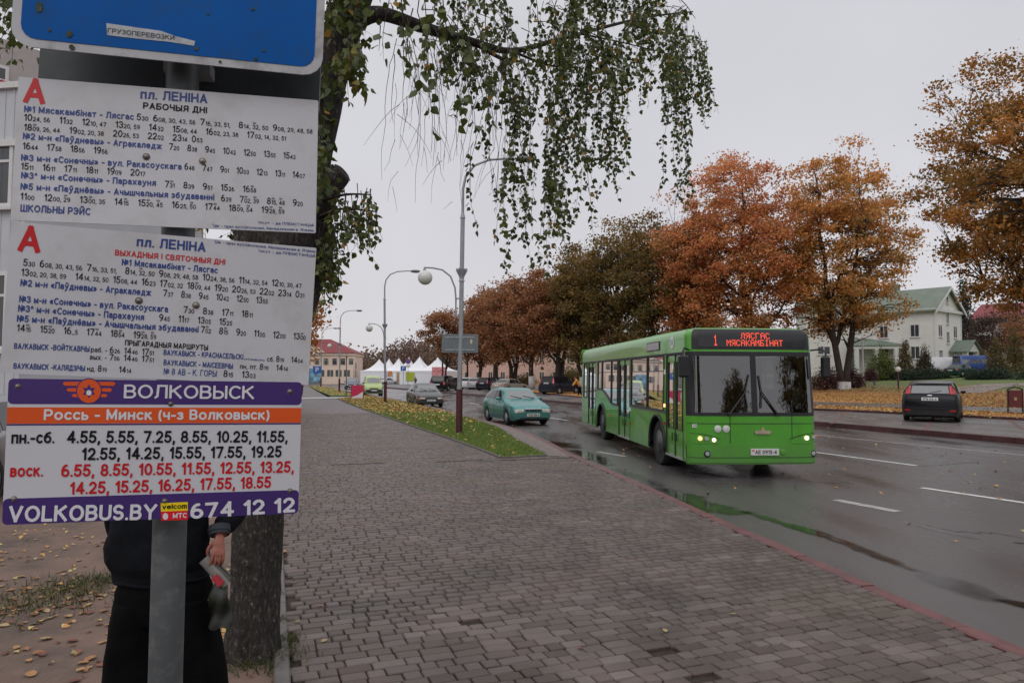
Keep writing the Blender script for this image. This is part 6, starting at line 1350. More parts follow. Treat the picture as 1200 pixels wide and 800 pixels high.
# ================================================================== tents
m_tent = mat('tent_fabric', (.74, .75, .78), .6, var=.03, vs=.6)
def tent(x, top, Y, hw_, label, banner=None):
    pt = W(x, top, Y); zt_ = pt.z+.13; ze = (W(x, 434.5, Y).z+.13); t = empty('marquee_tent', (pt.x, Y, -.13), math.radians(-18), label, 'tent', 'white peaked marquee tents on the square')
    mb = MB()
    def roof(u, v):
        a = u*4; k = int(a) % 4; f_ = a-int(a); cn = [(-1, -1), (1, -1), (1, 1), (-1, 1)]; p, q = cn[k], cn[(k+1) % 4]; x_, y_ = p[0]*(1-f_)+q[0]*f_, p[1]*(1-f_)+q[1]*f_; r_ = 1-v; return (x_*hw_*r_, y_*hw_*r_, ze+(zt_-ze)*(v**2.3*.86+v*.14))
    mb.grid(roof, 16, 9); mb.build('canopy', m_tent, t, smooth='auto')
    mb = MB(); mb.box((0, -hw_+.0, ze-.14), (2*hw_, .03, .3)); mb.box((0, hw_, ze-.14), (2*hw_, .03, .3)); mb.box((-hw_, 0, ze-.14), (.03, 2*hw_, .3)); mb.box((hw_, 0, ze-.14), (.03, 2*hw_, .3)); mb.build('valance', m_tent, t)
    mb = MB(); mb.box((0, hw_-.05, ze/2), (2*hw_, .03, ze)); mb.box((-hw_+.02, 0, ze/2), (.03, 2*hw_, ze)); mb.box((hw_-.02, 0, ze/2), (.03, 2*hw_, ze)); mb.box((0, -hw_+.05, ze/2), (2*hw_, .03, ze)); mb.build('side_wall', m_tent, t)
    mb = MB()
    for sx in (-1, 1):
        for sy in (-1, 1): mb.tube([(sx*hw_*.98, sy*hw_*.98, 0), (sx*hw_*.98, sy*hw_*.98, ze)], .05, 6)
    mb.tube([(0, 0, zt_-.2), (0, 0, zt_+.3)], .03, 5); mb.build('frame', m_steel, t)
    if banner: 
        for (x0, x1, z0, z1, m) in banner: mb = MB(); mb.box(((x0+x1)/2*hw_, -hw_-.06, (z0+z1)/2*ze), ((x1-x0)*hw_, .03, (z1-z0)*ze)); mb.build('banner', m, t)
    return t
m_bored = mat('banner_orange', (.50, .09, .04), .6, var=.25, vs=4, col2=(.6, .3, .1)); m_bgreen = mat('banner_green', (.36, .42, .03), .6, var=.15, vs=3); m_bbrown = mat('banner_brown', (.22, .10, .04), .6, var=.5, vs=5, col2=(.40, .25, .12)); m_bpink = mat('banner_pink', (.52, .07, .10), .6, var=.2, vs=5, col2=(.7, .4, .4))
tent(444.5, 420.5, 150, 2.9, 'white tent with the leftmost peak, beside the pink building'); tent(456, 420, 156, 2.4, 'white tent with the second peak from the left, right behind the second lamp post', [(-1, 1.4, .62, .95, m_bored)])
tent(467.4, 419.5, 150, 2.6, 'white tent with the third peak, red-orange banner at its front', [(-.9, .9, .62, .98, m_bored)]); tent(479.3, 418.5, 142, 2.4, 'white tent behind the no-parking sign, brown picture banner below', [(-.6, 1.2, .12, .92, m_bbrown)])
tent(491.8, 417.5, 138, 2.9, 'white tent with the tallest peak and a lime green banner', [(-.5, 1.5, .30, .92, m_bgreen)]); tent(513, 418.5, 132, 3.2, 'white tent farthest right with pink and red banner, behind the two thin trunks', [(.1, 1.0, .10, 1.25, m_bpink)])
# ================================================================== buildings
def wall_box(mb, c, a, L_, D_, z0, z1):
    """box with front edge from c along unit a (length L), depth D behind"""
    n_ = Vector((-a.y, a.x, 0)); p = [c, c+a*L_, c+a*L_+n_*D_, c+n_*D_]; mb.prism([(q.x, q.y, z0) for q in p], (0, 0, z1-z0)); return p
def window_on(parent, o, a, n_, u, z, w_, h, m_fr, m_gl, mull=1, sill=True, arch=False, cross=False):
    """window set on a wall: o wall origin, a along, n_ outward normal"""
    P = lambda x, zz, d: o+a*x+n_*d+Vector((0, 0, zz)); mb = MB(); fw = max(.06, w_*.07)
    def bx(x0, x1, z0, z1, d0, d1): mb.prism([P(x0, z0, d0), P(x1, z0, d0), P(x1, z1, d0), P(x0, z1, d0)], n_*(d1-d0))
    bx(u-w_/2, u+w_/2, z, z+fw, -.02, .05); bx(u-w_/2, u+w_/2, z+h-fw, z+h, -.02, .05); bx(u-w_/2, u-w_/2+fw, z+fw, z+h-fw, -.02, .05); bx(u+w_/2-fw, u+w_/2, z+fw, z+h-fw, -.02, .05)
    for k in range(mull): xx = u-w_/2+w_*(k+1)/(mull+1); bx(xx-fw*.4, xx+fw*.4, z+fw, z+h-fw, -.02, .045)
    if cross: bx(u-w_/2+fw, u+w_/2-fw, z+h*.68, z+h*.68+fw*.7, -.02, .042)
    f = mb.build('window', m_fr, parent)
    g = MB(); g.prism([P(u-w_/2+fw*.6, z+fw*.6, -.05), P(u+w_/2-fw*.6, z+fw*.6, -.05), P(u+w_/2-fw*.6, z+h-fw*.6, -.05), P(u-w_/2+fw*.6, z+h-fw*.6, -.05)], n_*.065); g.build('pane', m_gl, f)
    if sill: g = MB(); g.prism([P(u-w_/2-.08, z-.08, -.02), P(u+w_/2+.08, z-.08, -.02), P(u+w_/2+.08, z-.01, -.02), P(u-w_/2-.08, z-.01, -.02)], n_*.16); g.build('sill', m_fr, f)
    return f
m_hwhite = mat('house_white', (.70, .685, .65), .85, var=.06, vs=.5, dirt=(.52, .49, .45), dscale=.8, damt=.4); m_hgreen = mat('roof_green', (.145, .185, .145), .6, var=.15, vs=.7, dirt=(.17, .18, .15), dscale=1.5); m_trim = mat('trim_white', (.62, .61, .60), .7, var=.04); m_win = mat('window_dark', (.045, .05, .055), .08, var=.3, vs=.8, ior=1.7); m_pgreen = mat('porch_green', (.17, .22, .15), .8, var=.1)
# --- the white house
Yc = 88.0; gc = W(1095.5, 440, Yc); gc.z = 0; zb = lawn_z(gc.x, gc.y)-.4; ag = math.radians(38); A_ = Vector((math.cos(ag), math.sin(ag), 0)); Bk = Vector((-math.sin(ag), math.cos(ag), 0))
hz = lambda y, Y=Yc: W(1095, y, Y).z
ze = hz(361); zr_ = W(1111, 337.5, 91).z; GW = 8.4; GL = 9.5
house = empty('house', (gc.x, gc.y, zb), 0, 'white three-storey house with green pitched roof and small gabled entrance, behind the lawn', 'house'); O = Vector((gc.x, gc.y, zb)); 
def HB(mb, name, m): 
    mb.v = [tuple(Vector(v)-O) for v in mb.v]; return mb.build(name, m, house)
mb = MB(); C0 = Vector((gc.x, gc.y, 0)); wall_box(mb, C0, A_, GW, GL, zb, ze); mb.prism([C0+Vector((0, 0, ze)), C0+A_*GW+Vector((0, 0, ze)), C0+A_*GW/2+Vector((0, 0, zr_-.15))], Bk*GL); HB(mb, 'wall', m_hwhite)
mb = MB(); ov = .55
for sgn in (0, 1):
    e_ = C0-A_*ov if sgn == 0 else C0+A_*(GW+ov); r_ = C0+A_*GW/2; zlow = ze-(zr_-ze)/(GW/2)*ov; p = [e_-Bk*ov+Vector((0, 0, zlow)), r_-Bk*ov+Vector((0, 0, zr_)), r_+Bk*(GL+ov)+Vector((0, 0, zr_)), e_+Bk*(GL+ov)+Vector((0, 0, zlow))]; mb.prism(p, (0, 0, .14))
HB(mb, 'roof', m_hgreen)
mb = MB()
for sgn in (0, 1):
    e_ = C0-A_*ov if sgn == 0 else C0+A_*(GW+ov); r_ = C0+A_*GW/2; zlow = ze-(zr_-ze)/(GW/2)*ov
    for off in (-.60,): p0, p1 = e_+Bk*off+Vector((0, 0, zlow-.28)), r_+Bk*off+Vector((0, 0, zr_-.26)); mb.prism([p0, p1, p1+Vector((0, 0, .36)), p0+Vector((0, 0, .36))], Bk*.12)
mb.prism([C0-A_*.35-Bk*.35+Vector((0, 0, ze-.35)), C0+A_*(GW+.35)-Bk*.35+Vector((0, 0, ze-.35)), C0+A_*(GW+.35)-Bk*.35+Vector((0, 0, ze)), C0-A_*.35-Bk*.35+Vector((0, 0, ze))], Bk*.45)
mb.prism([C0-A_*.36-Bk*.1+Vector((0, 0, ze-.35)), C0-A_*.36+Bk*GL+Vector((0, 0, ze-.35)), C0-A_*.36+Bk*GL+Vector((0, 0, ze)), C0-A_*.36-Bk*.1+Vector((0, 0, ze))], A_*.4)
for q in (0, GW): mb.prism([C0+A_*(q-.25 if q else -.06)-Bk*.10+Vector((0, 0, zb)), C0+A_*(q+.06 if q else .25)-Bk*.10+Vector((0, 0, zb)), C0+A_*(q+.06 if q else .25)-Bk*.10+Vector((0, 0, ze-.35)), C0+A_*(q-.25 if q else -.06)-Bk*.10+Vector((0, 0, ze-.35))], Bk*.12)
HB(mb, 'cornice', m_trim)
def hwin(o_, a_, n_, u, z, w_, h, **k):
    f = window_on(house, Vector((o_.x, o_.y, 0))-O+Vector((0, 0, 0)), a_, n_, u, z, w_, h, m_trim, m_win, **k)
for u in (1.9, GW-1.9):
    for y in (394, 424): hwin(C0, A_, -Bk, u, hz(y), 1.15, 1.55)
hwin(C0, A_, -Bk, GW/2, hz(378), .8, 1.5); hwin(C0, A_, -Bk, GW/2, hz(401), .9, 1.5); hwin(C0, A_, -Bk, GW/2, ze+.85, .7, .9, mull=0)
for y in (394, 420): hwin(C0, -Bk.copy()*-1, -A_, 2.2, hz(y), 1.1, 1.6); hwin(C0, Bk, -A_, 6.0, hz(y), 1.1, 1.6)
# main wing, facing the street
Wd0 = W(944, 440, 97); Wd1 = W(1096, 440, 93); Wd0.z = Wd1.z = 0; a2 = (Wd1-Wd0).normalized(); n2 = Vector((a2.y, -a2.x, 0)); LW = (Wd1-Wd0).length; zw = W(1068, 360, 93).z; zw2 = W(1068, 340, 96).z
mb = MB(); wall_box(mb, Wd0, a2, LW, 9, zb, zw); HB(mb, 'wall', m_hwhite)
mb = MB(); nb = -n2; mb.prism([Wd0-a2*.4-nb*.5+Vector((0, 0, zw-.1)), Wd0-a2*.4+nb*4.5+Vector((0, 0, zw2)), Wd0-a2*.4+nb*9.5+Vector((0, 0, zw-.1))], a2*(LW+.2)); HB(mb, 'roof', m_hgreen)
mb = MB(); q = Wd0+a2*LW*.74+nb*3.2; mb.box((q.x, q.y, zw2+.1), (1.6, 1.6, 1.5), math.atan2(a2.y, a2.x)); HB(mb, 'chimney', m_hgreen)
mb = MB(); mb.prism([Wd0-nb*.3+Vector((0, 0, zw-.45)), Wd1-nb*.3+Vector((0, 0, zw-.45)), Wd1-nb*.3+Vector((0, 0, zw-.12)), Wd0-nb*.3+Vector((0, 0, zw-.12))], nb*.35); HB(mb, 'cornice', m_trim)
def px_u(x): # along-wall coordinate of the wall point under picture column x
    d = ray(x, 440); k = ((Wd0-CAMPOS).x*n2.x+(Wd0-CAMPOS).y*n2.y)/(d.x*n2.x+d.y*n2.y); q = CAMPOS+d*k; return (q-Wd0).dot(a2)
for x, w_ in ((1007, 2.2), (1066, .9), (1080, 2.2), (966, 1.7), (985, 1.7)): hwin(Wd0, a2, n2, px_u(x), W(x, 389, 94).z, w_, 1.65, mull=1)
for x in (1007, 966): hwin(Wd0, a2, n2, px_u(x), W(x, 415, 94).z, 1.7, 1.2)
# porch with green roof and columns
pu0, pu1 = px_u(994), px_u(1092); zp0, zp1 = W(1040, 404, 90).z, W(1040, 394, 93).z
mb = MB(); f0, f1 = Wd0+a2*pu0, Wd0+a2*pu1; mb.prism([f0+n2*3.9+Vector((0, 0, zp0)), f0+n2*.003+Vector((0, 0, zp1)), f0+n2*.003+Vector((0, 0, zp0))], a2*(pu1-pu0)); HB(mb, 'porch_roof', m_hgreen)
mb = MB(); mb.prism([f0+n2*3.7+Vector((0, 0, zp0-.45)), f1+n2*3.7+Vector((0, 0, zp0-.45)), f1+n2*3.7+Vector((0, 0, zp0-.01)), f0+n2*3.7+Vector((0, 0, zp0-.01))], -n2*.3); HB(mb, 'porch_beam', m_trim)
for k in range(5): q = f0+a2*(.4+(pu1-pu0-.8)*k/4)+n2*3.5; mb = MB(); mb.tube([(q.x, q.y, zb), (q.x, q.y, zp0-.45)], .32, 12); HB(mb, 'column', m_trim)
mb = MB(); mb.prism([f0+n2*.03+Vector((0, 0, zb)), f1+n2*.03+Vector((0, 0, zb)), f1+n2*.03+Vector((0, 0, zp0-.5)), f0+n2*.03+Vector((0, 0, zp0-.5))], -n2*.06); HB(mb, 'porch_wall', m_pgreen)
# small entrance with its own gable
eo = C0+A_*4.6-Bk*2.0; zg = W(1120, 411, 88).z; mb = MB(); mb.prism([eo+Vector((0, 0, zg)), eo+A_*4.2+Vector((0, 0, zg)), eo+A_*2.1+Vector((0, 0, zg+1.25))], Bk*1.9); HB(mb, 'entrance_gable', m_trim)
mb = MB()
for s_ in (0, 1): e0 = eo+A_*(-.35 if s_ == 0 else 4.55)+Vector((0, 0, zg-.1)); r0_ = eo+A_*2.1+Vector((0, 0, zg+1.38)); mb.prism([e0-Bk*.3, r0_-Bk*.3, r0_+Bk*2.0, e0+Bk*2.0], (0, 0, .12))
HB(mb, 'entrance_roof', m_hgreen)
for u in (.3, 3.9): q = eo+A_*u+Bk*.3; mb = MB(); mb.box((q.x, q.y, (zb+zg)/2), (.55, .55, zg-zb), ag); HB(mb, 'column', m_trim)
# --- red-roofed building behind at right
def long_house(name, label, c, a_, L_, D_, z0, z1, zr, mw, mr, wins, mfr, cat='building', hip=1.0, wrow=None):
    h = empty(name, (c.x, c.y, z0), 0, label, cat); o_ = Vector((c.x, c.y, z0)); n_ = Vector((-a_.y, a_.x, 0)); c = Vector((c.x, c.y, 0))
    mb = MB(); wall_box(mb, c, a_, L_, D_, z0, z1); mb.v = [tuple(Vector(v)-o_) for v in mb.v]; mb.build('wall', mw, h)
    mb = MB(); e = .6; p = [c-a_*e-n_*e, c+a_*(L_+e)-n_*e, c+a_*(L_+e)+n_*(D_+e), c-a_*e+n_*(D_+e)]; r0_, r1_ = c+a_*(D_/2*hip)+n_*D_/2, c+a_*(L_-D_/2*hip)+n_*D_/2
    vs = [q+Vector((0, 0, z1)) for q in p]+[r0_+Vector((0, 0, zr)), r1_+Vector((0, 0, zr))]; mb.add([v-o_ for v in vs], [(0, 1, 5, 4), (1, 2, 5), (2, 3, 4, 5), (3, 0, 4), (3, 2, 1, 0)]); mb.build('roof', mr, h)
    mb = MB(); mb.prism([q+Vector((0, 0, z1-.5))-o_ for q in [c-a_*.3-n_*.3, c+a_*(L_+.3)-n_*.3, c+a_*(L_+.3)+n_*(D_+.3), c-a_*.3+n_*(D_+.3)]], (0, 0, .49)); mb.build('cornice', mfr, h)
    for (side_, u, z, w_, hh, kw) in wins:
        if side_ == 0: window_on(h, c-o_+Vector((0, 0, z0)), a_, -n_, u, z-0.0, w_, hh, mfr, m_win, **kw)
        else: q = c+a_*L_; window_on(h, q-o_+Vector((0, 0, z0)), n_, a_, u, z, w_, hh, mfr, m_win, **kw)
    return h
m_roofred = mat('roof_red', srgb(122, 42, 48), .6, var=.12, vs=.4); m_pink = mat('wall_pink', srgb(222, 200, 184), .9, var=.05, vs=.3, dirt=(.45, .33, .26), dscale=.5, damt=.3); m_cream = mat('trim_cream', srgb(222, 205, 186), .8, var=.04); m_roofpink = mat('roof_crimson', srgb(122, 46, 54), .6, var=.1, vs=.4)
c0 = W(1140, 440, 128); c1 = W(1300, 440, 118); a_ = Vector((c1.x-c0.x, c1.y-c0.y, 0)).normalized(); zz0 = lawn_z(c0.x, c0.y)-.3
wins = [(0, 2+3.2*k, zz0+zo, 1.5, 1.6, dict(mull=1)) for k in range(8) for zo in (1.2, 4.4)]
long_house('school_building', 'long building with crimson roof half hidden by trees at the right edge', c0, a_, 28, 12, zz0, W(1160, 374, 127).z, W(1160, 356, 131).z, mat('wall_grey', (.36, .33, .32), .8), m_roofpink, [(s_, u, z-zz0+zz0, w_, h_, k) for s_, u, z, w_, h_, k in wins], m_cream, hip=.3)
# --- pink building with red roof at the left end of the street
c1 = W(413.5, 440, 150); c0 = W(330, 440, 149.4); c0.z = c1.z = 0; a_ = (c1-c0).normalized(); LL = (c1-c0).length; zt = W(400, 413.5, 150).z; zr = W(388, 397.5, 156).z
wins = []
def uof(x): d = ray(x, 440); nn = Vector((-a_.y, a_.x, 0)); k = ((c0-CAMPOS).dot(nn))/d.dot(nn); return (CAMPOS+d*k-c0).dot(a_)
for x in (356, 366, 376.5, 387, 396.8, 406.5):
    zc = W(x, 426, 151).z; h_ = W(x, 418, 151).z-zc
    for dx in (-.85, .85): wins.append((0, uof(x)+dx, zc, 1.1, h_, dict(mull=0, sill=False, cross=True)))
    wins.append((0, uof(x), W(x, 440, 151).z, 1.5, 1.6, dict(mull=1, sill=False)))
for y in (431, 441): wins.append((1, 3.2, W(416, y, 151).z, 1.4, 1.6, dict(mull=1)))
pkb = long_house('town_hall', 'pink two-storey building with red hipped roof at the far left end of the street', c0, a_, LL, 12, -.3, zt, zr, m_pink, m_roofred, wins, m_cream, hip=1.0)
mb = MB(); q = c0+a_*uof(366)+Vector((a_.y, -a_.x, 0))*.7; mb.prism([q-a_*2.6+Vector((0, 0, zt+.05)), q+a_*2.6+Vector((0, 0, zt+.05)), q+Vector((0, 0, zt+1.7))], Vector((-a_.y, a_.x, 0))*5); mb.v = [tuple(Vector(v)-pkb.location) for v in mb.v]; mb.build('dormer', m_cream, pkb)
mb = MB(); q = c0+a_*uof(369); mb.box((q.x-pkb.location.x, q.y-.2-pkb.location.y, 1.9), (2.6, .2, 3.0), math.atan2(a_.y, a_.x)); mb.build('mural', mat('mural', (.35, .22, .12), .7, var=.8, vs=.9, col2=(.15, .35, .5)), pkb)
# --- pink building seen between the linden trunks
c0 = W(540, 440, 150); c1 = W(735, 440, 128); c0.z = c1.z = 0; a_ = (c1-c0).normalized(); LL = (c1-c0).length
wins = [(0, 1.6+3.1*k, zz, 1.2, 1.7, dict(mull=1)) for k in range(int(LL/3.1)) for zz in (1.2, 4.6)]
long_house('pink_building', 'long pink building glimpsed between the trunks of the linden row', c0, a_, LL, 11, -.3, 8.0, 10.5, mat('wall_rose', srgb(196, 166, 154), .9, var=.06, vs=.3), m_roofred, wins, m_cream)
shrub('hedge_bush', 'green bush between the linden trunks behind the people carrier', 'bush', W(662, 440, 100)*1, 2.2, 2.9, 3000, .2, lm_yg, 211).location.z = .1
shrub('hedge_bush', 'dark green bush right of the people carrier under the lindens', 'bush', W(676, 440, 98)*1, 2.0, 2.4, 3000, .2, lm_olive, 212).location.z = .1
shrub('hedge_bush', 'yellowish hedge behind the beige saloon', 'bush', W(612, 440, 112)*1, 2.6, 1.8, 2600, .2, lm_gold, 213).location.z = .1
# --- block of flats at the left edge
m_siding = mat('siding_white', (.50, .51, .54), .6, var=.05, vs=1.2, dirt=(.33, .34, .35), dscale=1.0, damt=.35); m_lattice = mat('balcony_red', srgb(176, 60, 78), .7, var=.15, vs=2)
fl = empty('apartment_block', (0, 0, 0), 0, 'white clad apartment block with red balcony fronts at the left edge behind the boards', 'building')
bx = W(22, 440, 16); fx_, fy_ = bx.x, bx.y
mb = MB(); mb.prism([(fx_, fy_, -.1), (fx_-14, fy_+2.2, -.1), (fx_-12, fy_+9, -.1), (fx_+1.0, fy_+7, -.1)], (0, 0, W(22, 97, 16).z+.1)); mb.build('wall', m_siding, fl)
wd = Vector((fx_-14-fx_, 2.2, 0)).normalized(); wn = Vector((wd.y, -wd.x, 0)); wn = wn if wn.y < 0 else -wn
zt = W(22, 97, 16).z
for k in range(40): mb = MB(); q = Vector((fx_, fy_, 0))+wd*(.12+.24*k); mb.prism([q+Vector((0, 0, .1)), q+wd*.03+Vector((0, 0, .1)), q+wd*.03+Vector((0, 0, zt-.1)), q+Vector((0, 0, zt-.1))], wn*.015); mb.build('cladding_rib', m_siding, fl)
for z in (W(10, 97, 16).z, W(10, 165, 16).z): mb = MB(); q = Vector((fx_, fy_, z-.12)); mb.prism([q-wd*.05, q+wd*13, q+wd*13+Vector((0, 0, .14)), q-wd*.05+Vector((0, 0, .14))], wn*.09); mb.build('ledge', m_steel if z < 6 else m_trim, fl)
for zw0, zw1 in ((242, 165), (410, 318)):
    z0_, z1_ = W(4, zw0, 16).z, W(4, zw1, 16).z
    for k in range(5): window_on(fl, Vector((fx_, fy_, 0)), wd, wn, .95+1.75*k, z0_, 1.25, z1_-z0_, m_trim, m_win, mull=1, cross=True)
# upper storeys set back, red balcony fronts
ux = Vector((fx_-3.0, fy_+8.0, 0))
mb = MB(); c0 = W(-260, 440, 30); c1 = W(215, 440, 44); c0.z = c1.z = 0; a_ = (c1-c0).normalized(); LL = (c1-c0).length; n_ = Vector((-a_.y, a_.x, 0)); wall_box(mb, c0, a_, LL, 10, -.1, 19); mb.build('wall', mat('flats_wall', (.40, .36, .35), .8, var=.06), fl)
for fl_ in range(1, 6):
    zf_ = fl_*3.0+.4
    for k in range(int(LL/4.2)):
        q = c0+a_*(1.0+4.2*k)-n_*1.1; mb = MB(); mb.prism([q+Vector((0, 0, zf_)), q+a_*3.1+Vector((0, 0, zf_)), q+a_*3.1+Vector((0, 0, zf_+1.05)), q+Vector((0, 0, zf_+1.05))], n_*.05)
        for j in range(11): r__ = q+a_*(.28*j)-n_*.02; mb.prism([r__+Vector((0, 0, zf_)), r__+a_*.05+Vector((0, 0, zf_)), r__+a_*.05+Vector((0, 0, zf_+1.05)), r__+Vector((0, 0, zf_+1.05))], -n_*.05)
        bal = mb.build('balcony', m_lattice, fl); mb = MB(); mb.prism([q+Vector((0, 0, zf_-.15)), q+a_*3.1+Vector((0, 0, zf_-.15)), q+a_*3.1+Vector((0, 0, zf_)), q+Vector((0, 0, zf_))], n_*1.1); mb.prism([q+Vector((0, 0, zf_+1.05)), q+a_*3.1+Vector((0, 0, zf_+1.05)), q+a_*3.1+Vector((0, 0, zf_+1.12)), q+Vector((0, 0, zf_+1.12))], n_*.1); mb.build('balcony_slab', m_trim, bal)
        window_on(fl, c0, a_, -n_, 2.5+4.2*k, zf_+.3, 2.2, 1.9, m_trim, m_win)
# ================================================================== small people in the distance
def small_person(x, y, Y, z, label, jk, tr, lean=0.0, rz=0.0, stride=.15):
    b = W(x, y, Y); b.z = z; t = empty('person', b, rz, label, 'person'); L_ = lean
    J = [((0, 0, .92), (.14, .11)), ((0, -L_*.4, 1.15), (.14, .11)), ((0, -L_*.9, 1.38), (.15, .11)), ((0, -L_*1.1, 1.48), (.06, .06)), ((0, -L_*1.3, 1.62), (.085, .10)), ((.20, -L_*.9, 1.36), (.06, .06)), ((.24, -L_*1.2-.04, 1.10), (.05, .05)), ((.24, -L_*1.5-.12, .88), (.038, .038)), ((-.20, -L_*.9, 1.36), (.06, .06)), ((-.24, -L_*1.2-.04, 1.10), (.05, .05)), ((-.24, -L_*1.5-.12, .88), (.038, .038)), ((.09, -stride*.3, .5), (.08, .08)), ((.10, -stride, .07), (.055, .07)), ((-.09, stride*.2, .5), (.08, .08)), ((-.10, stride, .07), (.055, .07))]
    skinned('body', J, [(0, 1), (1, 2), (2, 3), (3, 4), (2, 5), (5, 6), (6, 7), (2, 8), (8, 9), (9, 10), (0, 11), (11, 12), (0, 13), (13, 14)], m_skin, t, sub=1)
    skinned('jacket', [((0, 0, .88), (.19, .15)), ((0, -L_*.4, 1.15), (.18, .14)), ((0, -L_*.9, 1.38), (.19, .14)), ((0, -L_*1.05, 1.47), (.08, .08)), ((.22, -L_*.9, 1.36), (.085, .085)), ((.25, -L_*1.2-.04, 1.10), (.07, .07)), ((.25, -L_*1.45-.10, .92), (.055, .055)), ((-.22, -L_*.9, 1.36), (.085, .085)), ((-.25, -L_*1.2-.04, 1.10), (.07, .07)), ((-.25, -L_*1.45-.10, .92), (.055, .055))], [(0, 1), (1, 2), (2, 3), (2, 4), (4, 5), (5, 6), (2, 7), (7, 8), (8, 9)], jk, t, sub=1)
    skinned('trousers', [((0, 0, .92), (.16, .13)), ((.09, -stride*.3, .5), (.10, .10)), ((.10, -stride, .10), (.08, .09)), ((-.09, stride*.2, .5), (.10, .10)), ((-.10, stride, .10), (.08, .09))], [(0, 1), (1, 2), (0, 3), (3, 4)], tr, t, sub=1)
    mb = MB(); mb.grid(lambda u, v: (.092*math.cos(u*2*PI)*math.cos(v*PI/2), -L_*1.3+.105*math.sin(u*2*PI)*math.cos(v*PI/2), 1.65+.095*math.sin(v*PI/2)), 10, 4); mb.build('hair', m_hair, t, smooth=True); return t
m_yj = mat('yellow_jacket', (.55, .27, .03), .7, var=.1)
small_person(679.5, 461, 61, .05, 'person in a yellow-orange jacket leaning over the bonnet of the people carrier', m_yj, m_trous, lean=.35, rz=math.radians(-90))
small_person(486.7, 449, 112, -.13, 'person in grey walking across the square before the green banner', mat('grey_coat', (.16, .17, .2), .8), m_trous, rz=1.0)
small_person(538, 448, 96, .05, 'person in dark clothes standing by the parked cars behind the tall lamp post', m_jacket, m_trous)
